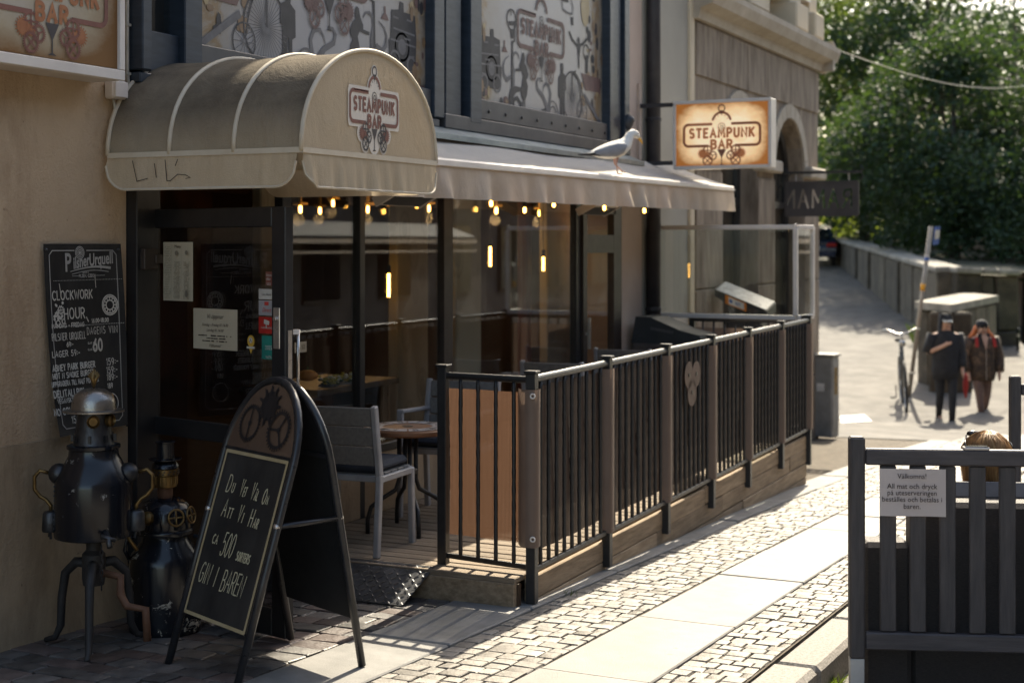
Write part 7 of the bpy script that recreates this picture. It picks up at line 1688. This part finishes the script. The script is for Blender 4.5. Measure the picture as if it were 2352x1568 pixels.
# ------------------------------------------------------------------ stone walls beside the hill road
def quarry(name, label, line, ztop, zbot, th, n, cap=True, rows=1):
    """wall of large blocks along a line of two points"""
    a_, c_ = V(line[0]), V(line[1]); d = (c_ - a_); L = d.length; d.normalize(); nr = V((d.y, -d.x, 0)); rd = random.Random(name + label)
    t = thing('stone_wall', label, 'wall', (a_ + c_) / 2)
    cuts = [0]
    for k in range(n - 1): cuts.append((k + 1 + rd.uniform(-.25, .25)) / n)
    cuts.append(1)
    for u0, u1 in zip(cuts, cuts[1:]):
        for r_ in range(rows):
            p0, p1 = a_.lerp(c_, u0), a_.lerp(c_, u1); z0, z1 = zbot[0] + (zbot[1] - zbot[0]) * (u0 + u1) / 2 - .15, ztop[0] + (ztop[1] - ztop[0]) * (u0 + u1) / 2 - (.13 if cap else 0)
            za, zb2 = z0 + (z1 - z0) * r_ / rows, z0 + (z1 - z0) * (r_ + 1) / rows
            b = MB(); m_ = (p0 + p1) / 2 + nr * rd.uniform(-.05, .05); b.bar(V((p0.x, p0.y, (za + zb2) / 2 + rd.uniform(-.03, .03))) + (m_ - (p0 + p1) / 2) + d * .015, V((p1.x, p1.y, (za + zb2) / 2)) + (m_ - (p0 + p1) / 2) - d * .015, th, zb2 - za - .015, bev=.035); b.build('block', 'wall_stone', t)
        if cap:
            p0, p1 = a_.lerp(c_, u0), a_.lerp(c_, u1); q0, q1 = (ztop[0] + (ztop[1] - ztop[0]) * u - .06 for u in (u0, u1))
            b = MB(); b.bar(V((p0.x, p0.y, q0)) + d * .008, V((p1.x, p1.y, q1)) - d * .008, th + .14, .13, bev=.025); b.build('cap_stone', 'cap_stone', t)
quarry('long', 'long rough stone wall with pale cap stones climbing beside the hill road', ((33.0, 5.25, 0), (58.5, 13.6, 0)), (1.30, 2.08), (-.6, 1.0), .45, 20)
quarry('end', 'dark end face of the stone wall above the lower stone block', ((32.9, 5.2, 0), (33.6, 3.95, 0)), (1.30, 1.24), (-1.1, -1.1), .5, 3, rows=2)
zt2 = .75
Lc, Fc, Rc, Bc = (on_d(*q, (1.8 - zt2) * 3400 / (q[1] - 560)) for q in ((2107, 693), (2186, 700), (2289, 680), (2216, 673)))
blk = thing('stone_bastion', 'low dark stone bastion with pale flat top behind the two walkers', 'wall', (Fc.x, Fc.y, -1.1))
cen = (Lc + Fc + Rc + Bc) / 4
for a_, c_, n in ((Lc, Fc, 3), (Fc, Rc, 4), (Rc, Bc, 2), (Bc, Lc, 2)):
    for k in range(n):
        for r_ in range(1):
            p0, p1 = a_.lerp(c_, k / n), a_.lerp(c_, (k + 1) / n); d = (p1 - p0).normalized(); nr = V((d.y, -d.x, 0)); nr = nr if nr.dot(p0 - cen) > 0 else -nr
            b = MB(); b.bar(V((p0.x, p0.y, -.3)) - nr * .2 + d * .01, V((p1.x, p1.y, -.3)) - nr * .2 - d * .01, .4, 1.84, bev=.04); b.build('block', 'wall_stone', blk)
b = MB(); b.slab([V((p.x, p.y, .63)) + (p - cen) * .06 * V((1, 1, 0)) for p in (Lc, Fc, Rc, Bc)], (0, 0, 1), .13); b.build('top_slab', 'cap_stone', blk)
# tan building, bollard
tb = on_d(2296, 700, 46); te = on_d(2700, 700, 46)
far = thing('tan_building', 'tan brick building far behind the trees at the right edge', 'building', (tb.x, tb.y, -1.1))
b = MB(); b.slab([V((tb.x, tb.y, -1.2)), V((te.x, te.y, -1.2)), V((te.x, te.y, 7)), V((tb.x, tb.y, 7))], (CT, ST, 0), 4); b.build('wall', 'brick_far', far)
b = MB(); b.slab([V((tb.x, tb.y, -1.2)) - V((CT, ST, 0)) * .03, V((te.x, te.y, -1.2)) - V((CT, ST, 0)) * .03, V((te.x, te.y, -.75)) - V((CT, ST, 0)) * .03, V((tb.x, tb.y, -.75)) - V((CT, ST, 0)) * .03], (CT, ST, 0), .028); b.build('plinth', 'frame_anthracite', far)
tt = on_d(2312, 603, 45.93); b = MB(); write(b, frame(tt, (ST, -CT, 0), (0, 0, 1)), 'HARRIE', 0, 0, .2, .045, .9, .3); pr_(b.build('wall_lettering', 'wood_dark', far))
bo = on_d(2338, 850, 31); bl = thing('bollard', 'thin black metal bollard on the lawn at the right', 'bollard', (bo.x, bo.y, bo.z))
b = MB(); b.lathe([(.05, 0), (.05, .03), (.032, .05), (.032, .82), (.04, .84), (.04, .87), (.02, .89)], 12, bo); b.build('shaft', 'frame_black', bl, 40)
b = MB(); b.lathe([(.034, .7), (.034, .76)], 12, bo); b.build('band', 'alu', bl)

# ------------------------------------------------------------------ opposite side of the street, seen only in the glass
op = thing('brick_building', 'grey brown brick building across the street, mirrored in the bar windows', 'building', (16, -9, -1.2))
b = MB(); b.box((16.5, -11, 4.2), (61, 4, 11)); b.build('wall', 'brick_brown', op)  # mirrored wall, lengthened unseen behind the camera to hold back sky light
rd = random.Random(3)
for i in range(14):
    for j in range(2):
        x_ = 2 + i * 3.3; z_ = 1.4 + j * 3.4
        b = MB(); b.box((x_, -8.98, z_), (1.5, .1, 1.9)); w_ = b.build('window', 'frame_brown', op)
        for s_ in (-.37, .37): b = MB(); b.box((x_ + s_, -8.92, z_), (.66, .02, 1.75)); b.build('pane', 'car_glass', w_)
b = MB(); b.slab([(20, -8.9, 2.3), (34, -8.9, 2.3), (34, -7.9, 1.95), (20, -7.9, 1.95)], (0, 0, 1), .03); b.build('shop_awning', 'frame_anthracite', op)
b = MB(); b.box((27, -7.88, 1.86), (14, .03, .1)); b.build('awning_edge', 'canvas_terrace_valance', op)
b = MB(); b.box((27, -7.88, 1.62), (14, .03, .05)); b.build('awning_trim', 'canvas_terrace_valance', op)
b = MB(); b.box((16.5, -8.9, 3.05), (61, .3, .25)); b.build('cornice', 'stone_trim', op)

# ------------------------------------------------------------------ trees
def leafmat(name, c, ct, f=.5):
    m, t, p = base(name); o_ = mixc(t, noise(t, .7, 3), c, tuple(x * 1.7 for x in c)); t.links.new(o_, p.inputs['Base Color']); p.inputs['Roughness'].default_value = .6
    tl = nn(t, 'BsdfTranslucent'); tl.inputs[0].default_value = (*ct, 1); mx = nn(t, 'MixShader'); mx.inputs[0].default_value = f
    t.links.new(p.outputs[0], mx.inputs[1]); t.links.new(tl.outputs[0], mx.inputs[2]); t.links.new(mx.outputs[0], t.nodes['Material Output'].inputs[0])
leafmat('leaf_dark', (.012, .032, .016), (.07, .12, .018), .3); leafmat('leaf_mid', (.014, .034, .013), (.17, .24, .028), .34); leafmat('leaf_lime', (.05, .09, .012), (.3, .38, .04), .6)
mat('bark', (.035, .028, .022), .9, c2=(.075, .06, .045), ns=8, st=(1, 1, .25), bs=20, bst=.6)
def tree(label, foot, cen, rad, n, m, leaf=.15, seed=1, clump=34, hole=.0, limbs=9):
    rd = random.Random(seed); foot = V(foot); cen = V(cen); t = thing('tree', label, 'tree', foot, None, 'trees on the hillside')
    b = MB(); mid = foot.lerp(V((cen.x, cen.y, cen.z - rad[2] * .5)), .6)
    b.tube([foot - V((0, 0, .3)), foot.lerp(mid, .5) + V((.08, .05, 0)), mid, V((cen.x, cen.y, cen.z)), V((cen.x, cen.y, cen.z + rad[2] * .7))], [.24, .19, .16, .1, .03], 9)
    cl_ = []
    for k in range(clump):
        while True:
            q = V((rd.uniform(-1, 1), rd.uniform(-1, 1), rd.uniform(-1, 1)))
            if .25 < q.length < 1: break
        cl_.append((V((cen.x + q.x * rad[0], cen.y + q.y * rad[1], cen.z + q.z * rad[2])), rd.uniform(.5, 1.1)))
    for k in range(limbs):
        c_, _ = cl_[k]; s0 = mid.lerp(cen, rd.uniform(0, 1)); b.tube([s0, s0.lerp(c_, .5) + V((0, 0, .25)), c_], [.07, .045, .015], 6)
    b.build('trunk', 'bark', t, True)
    vs, fs = [], []
    per = n // clump; sc_ = (rad[0] * rad[1] * rad[2]) ** (1 / 3) / clump ** (1 / 3) * 1.25
    for c_, k_ in cl_:
        for i in range(int(per * k_)):
            d = V((rd.gauss(0, 1), rd.gauss(0, 1), rd.gauss(0, .75))); d = d.normalized() * (rd.random() ** .45) * sc_ * (.6 + .5 * k_)
            p = c_ + d; a_ = V((rd.gauss(0, 1), rd.gauss(0, 1), rd.gauss(-.3, .5))).normalized(); u = a_.cross(V((rd.gauss(0, 1), rd.gauss(0, 1), rd.gauss(0, 1)))).normalized(); s_ = leaf * rd.uniform(.65, 1.35); o_ = len(vs)
            w_ = a_.cross(u) * s_ * .08
            vs += [p, p + a_ * s_ * .45 + u * s_ * .3 + w_, p + a_ * s_ * 1.0, p + a_ * s_ * .45 - u * s_ * .3 + w_]; fs.append((o_, o_ + 1, o_ + 2, o_ + 3))
    b = MB(); b.v = vs; b.f = fs; b.build('crown', m, t)
    return t
def td(px, py, D): return on_d(px, py, D)
def ft(c): return (c.x, c.y, 1.4)
c = td(1985, 235, 56); tree('broad dark green tree rising behind the stone building corner', ft(c), c, (5.2, 4.2, 4.6), 34000, 'leaf_mid', .21, 1, 60)
c = td(2190, 330, 42); tree('dense dark tree with low hanging branches above the stone wall', ft(c), c, (3.6, 3.4, 2.9), 34000, 'leaf_dark', .17, 2, 60)
c = td(2360, 470, 40); tree('dark tree whose low boughs reach the right edge in front of the tan building', (c.x + 1, c.y, -1), c, (2.6, 2.6, 1.35), 16000, 'leaf_dark', .15, 3, 36)
c = td(2130, 60, 52); tree('tall tree with thinning top and sky showing through its twigs', ft(c), c, (4.0, 3.8, 3.2), 17000, 'leaf_dark', .19, 4, 44, 0, 18)
c = td(2330, 150, 47); tree('sparse tall tree at upper right with many bright gaps', ft(c), c, (3.2, 3.2, 3.0), 7500, 'leaf_dark', .16, 5, 36, 0, 22)
c = td(2000, 470, 62); tree('lime green young tree glowing low behind the stone wall', ft(c), c, (5.0, 3.5, 1.5), 9000, 'leaf_lime', .18, 6, 30)
c = td(2085, 440, 52); tree('dark undergrowth tree filling the gap above the wall cap', ft(c), c, (4.4, 3.0, 1.9), 20000, 'leaf_dark', .18, 7, 44)
tree('green street tree farther down the street, mirrored in the arched windows', (62, -6, -1.2), (62, -6, 4), (5, 5, 4), 7000, 'leaf_lime', .3, 8, 30)
tree('tall green street tree farther down the street beyond the lawn', (58, -1.5, -1.2), (58, -1.5, 5.2), (4, 4, 3.4), 6000, 'leaf_mid', .28, 9, 30)
# weeds at the foot of walls and in the kerb
def tuft(label, c, n, h_, spread, m='leaf_mid', seed=0):
    rd = random.Random(seed); b = MB(); c = V(c)
    for k in range(n):
        a_ = rd.uniform(0, 6.28); r_ = spread * rd.random() ** .7; p = c + V((r_ * math.cos(a_), r_ * math.sin(a_), 0)); hh = h_ * rd.uniform(.5, 1.1); lean = V((rd.uniform(-.5, .5), rd.uniform(-.5, .5), 1)) * hh; s_ = V((math.sin(a_), -math.cos(a_), 0)) * hh * .07
        b.add([p - s_, p + s_, p + lean * .6 + s_ * .7, p + lean + V((lean.x, lean.y, 0)) * .4], [(0, 1, 2, 3)])
    return tag(b.build('grass_tuft', m, None), label, 'grass')
c = on_g(1868, 1560, -.1); tuft('small tuft of grass growing in the kerb joint at the bottom edge', (c.x, 1.5, gz(c.x) - .13), 110, .065, .06, 'leaf_mid', 1)
c = on_d(2205, 660, 31.9); tuft('green weeds growing in the angle of the stone walls', (32.6, 5.6, -.35), 160, .45, .4, 'leaf_mid', 2)
c = on_d(2318, 850, 28.5); tuft('green weeds at the foot of the stone bastion beside the walkers', (c.x, c.y, -1.1), 120, .4, .35, 'leaf_mid', 3)
c = on_g(1150, 1322); tuft('dry tuft between the setts beside the railing', (7.05, 3.02, gz(7.05)), 24, .03, .04, 'leaf_mid', 4)
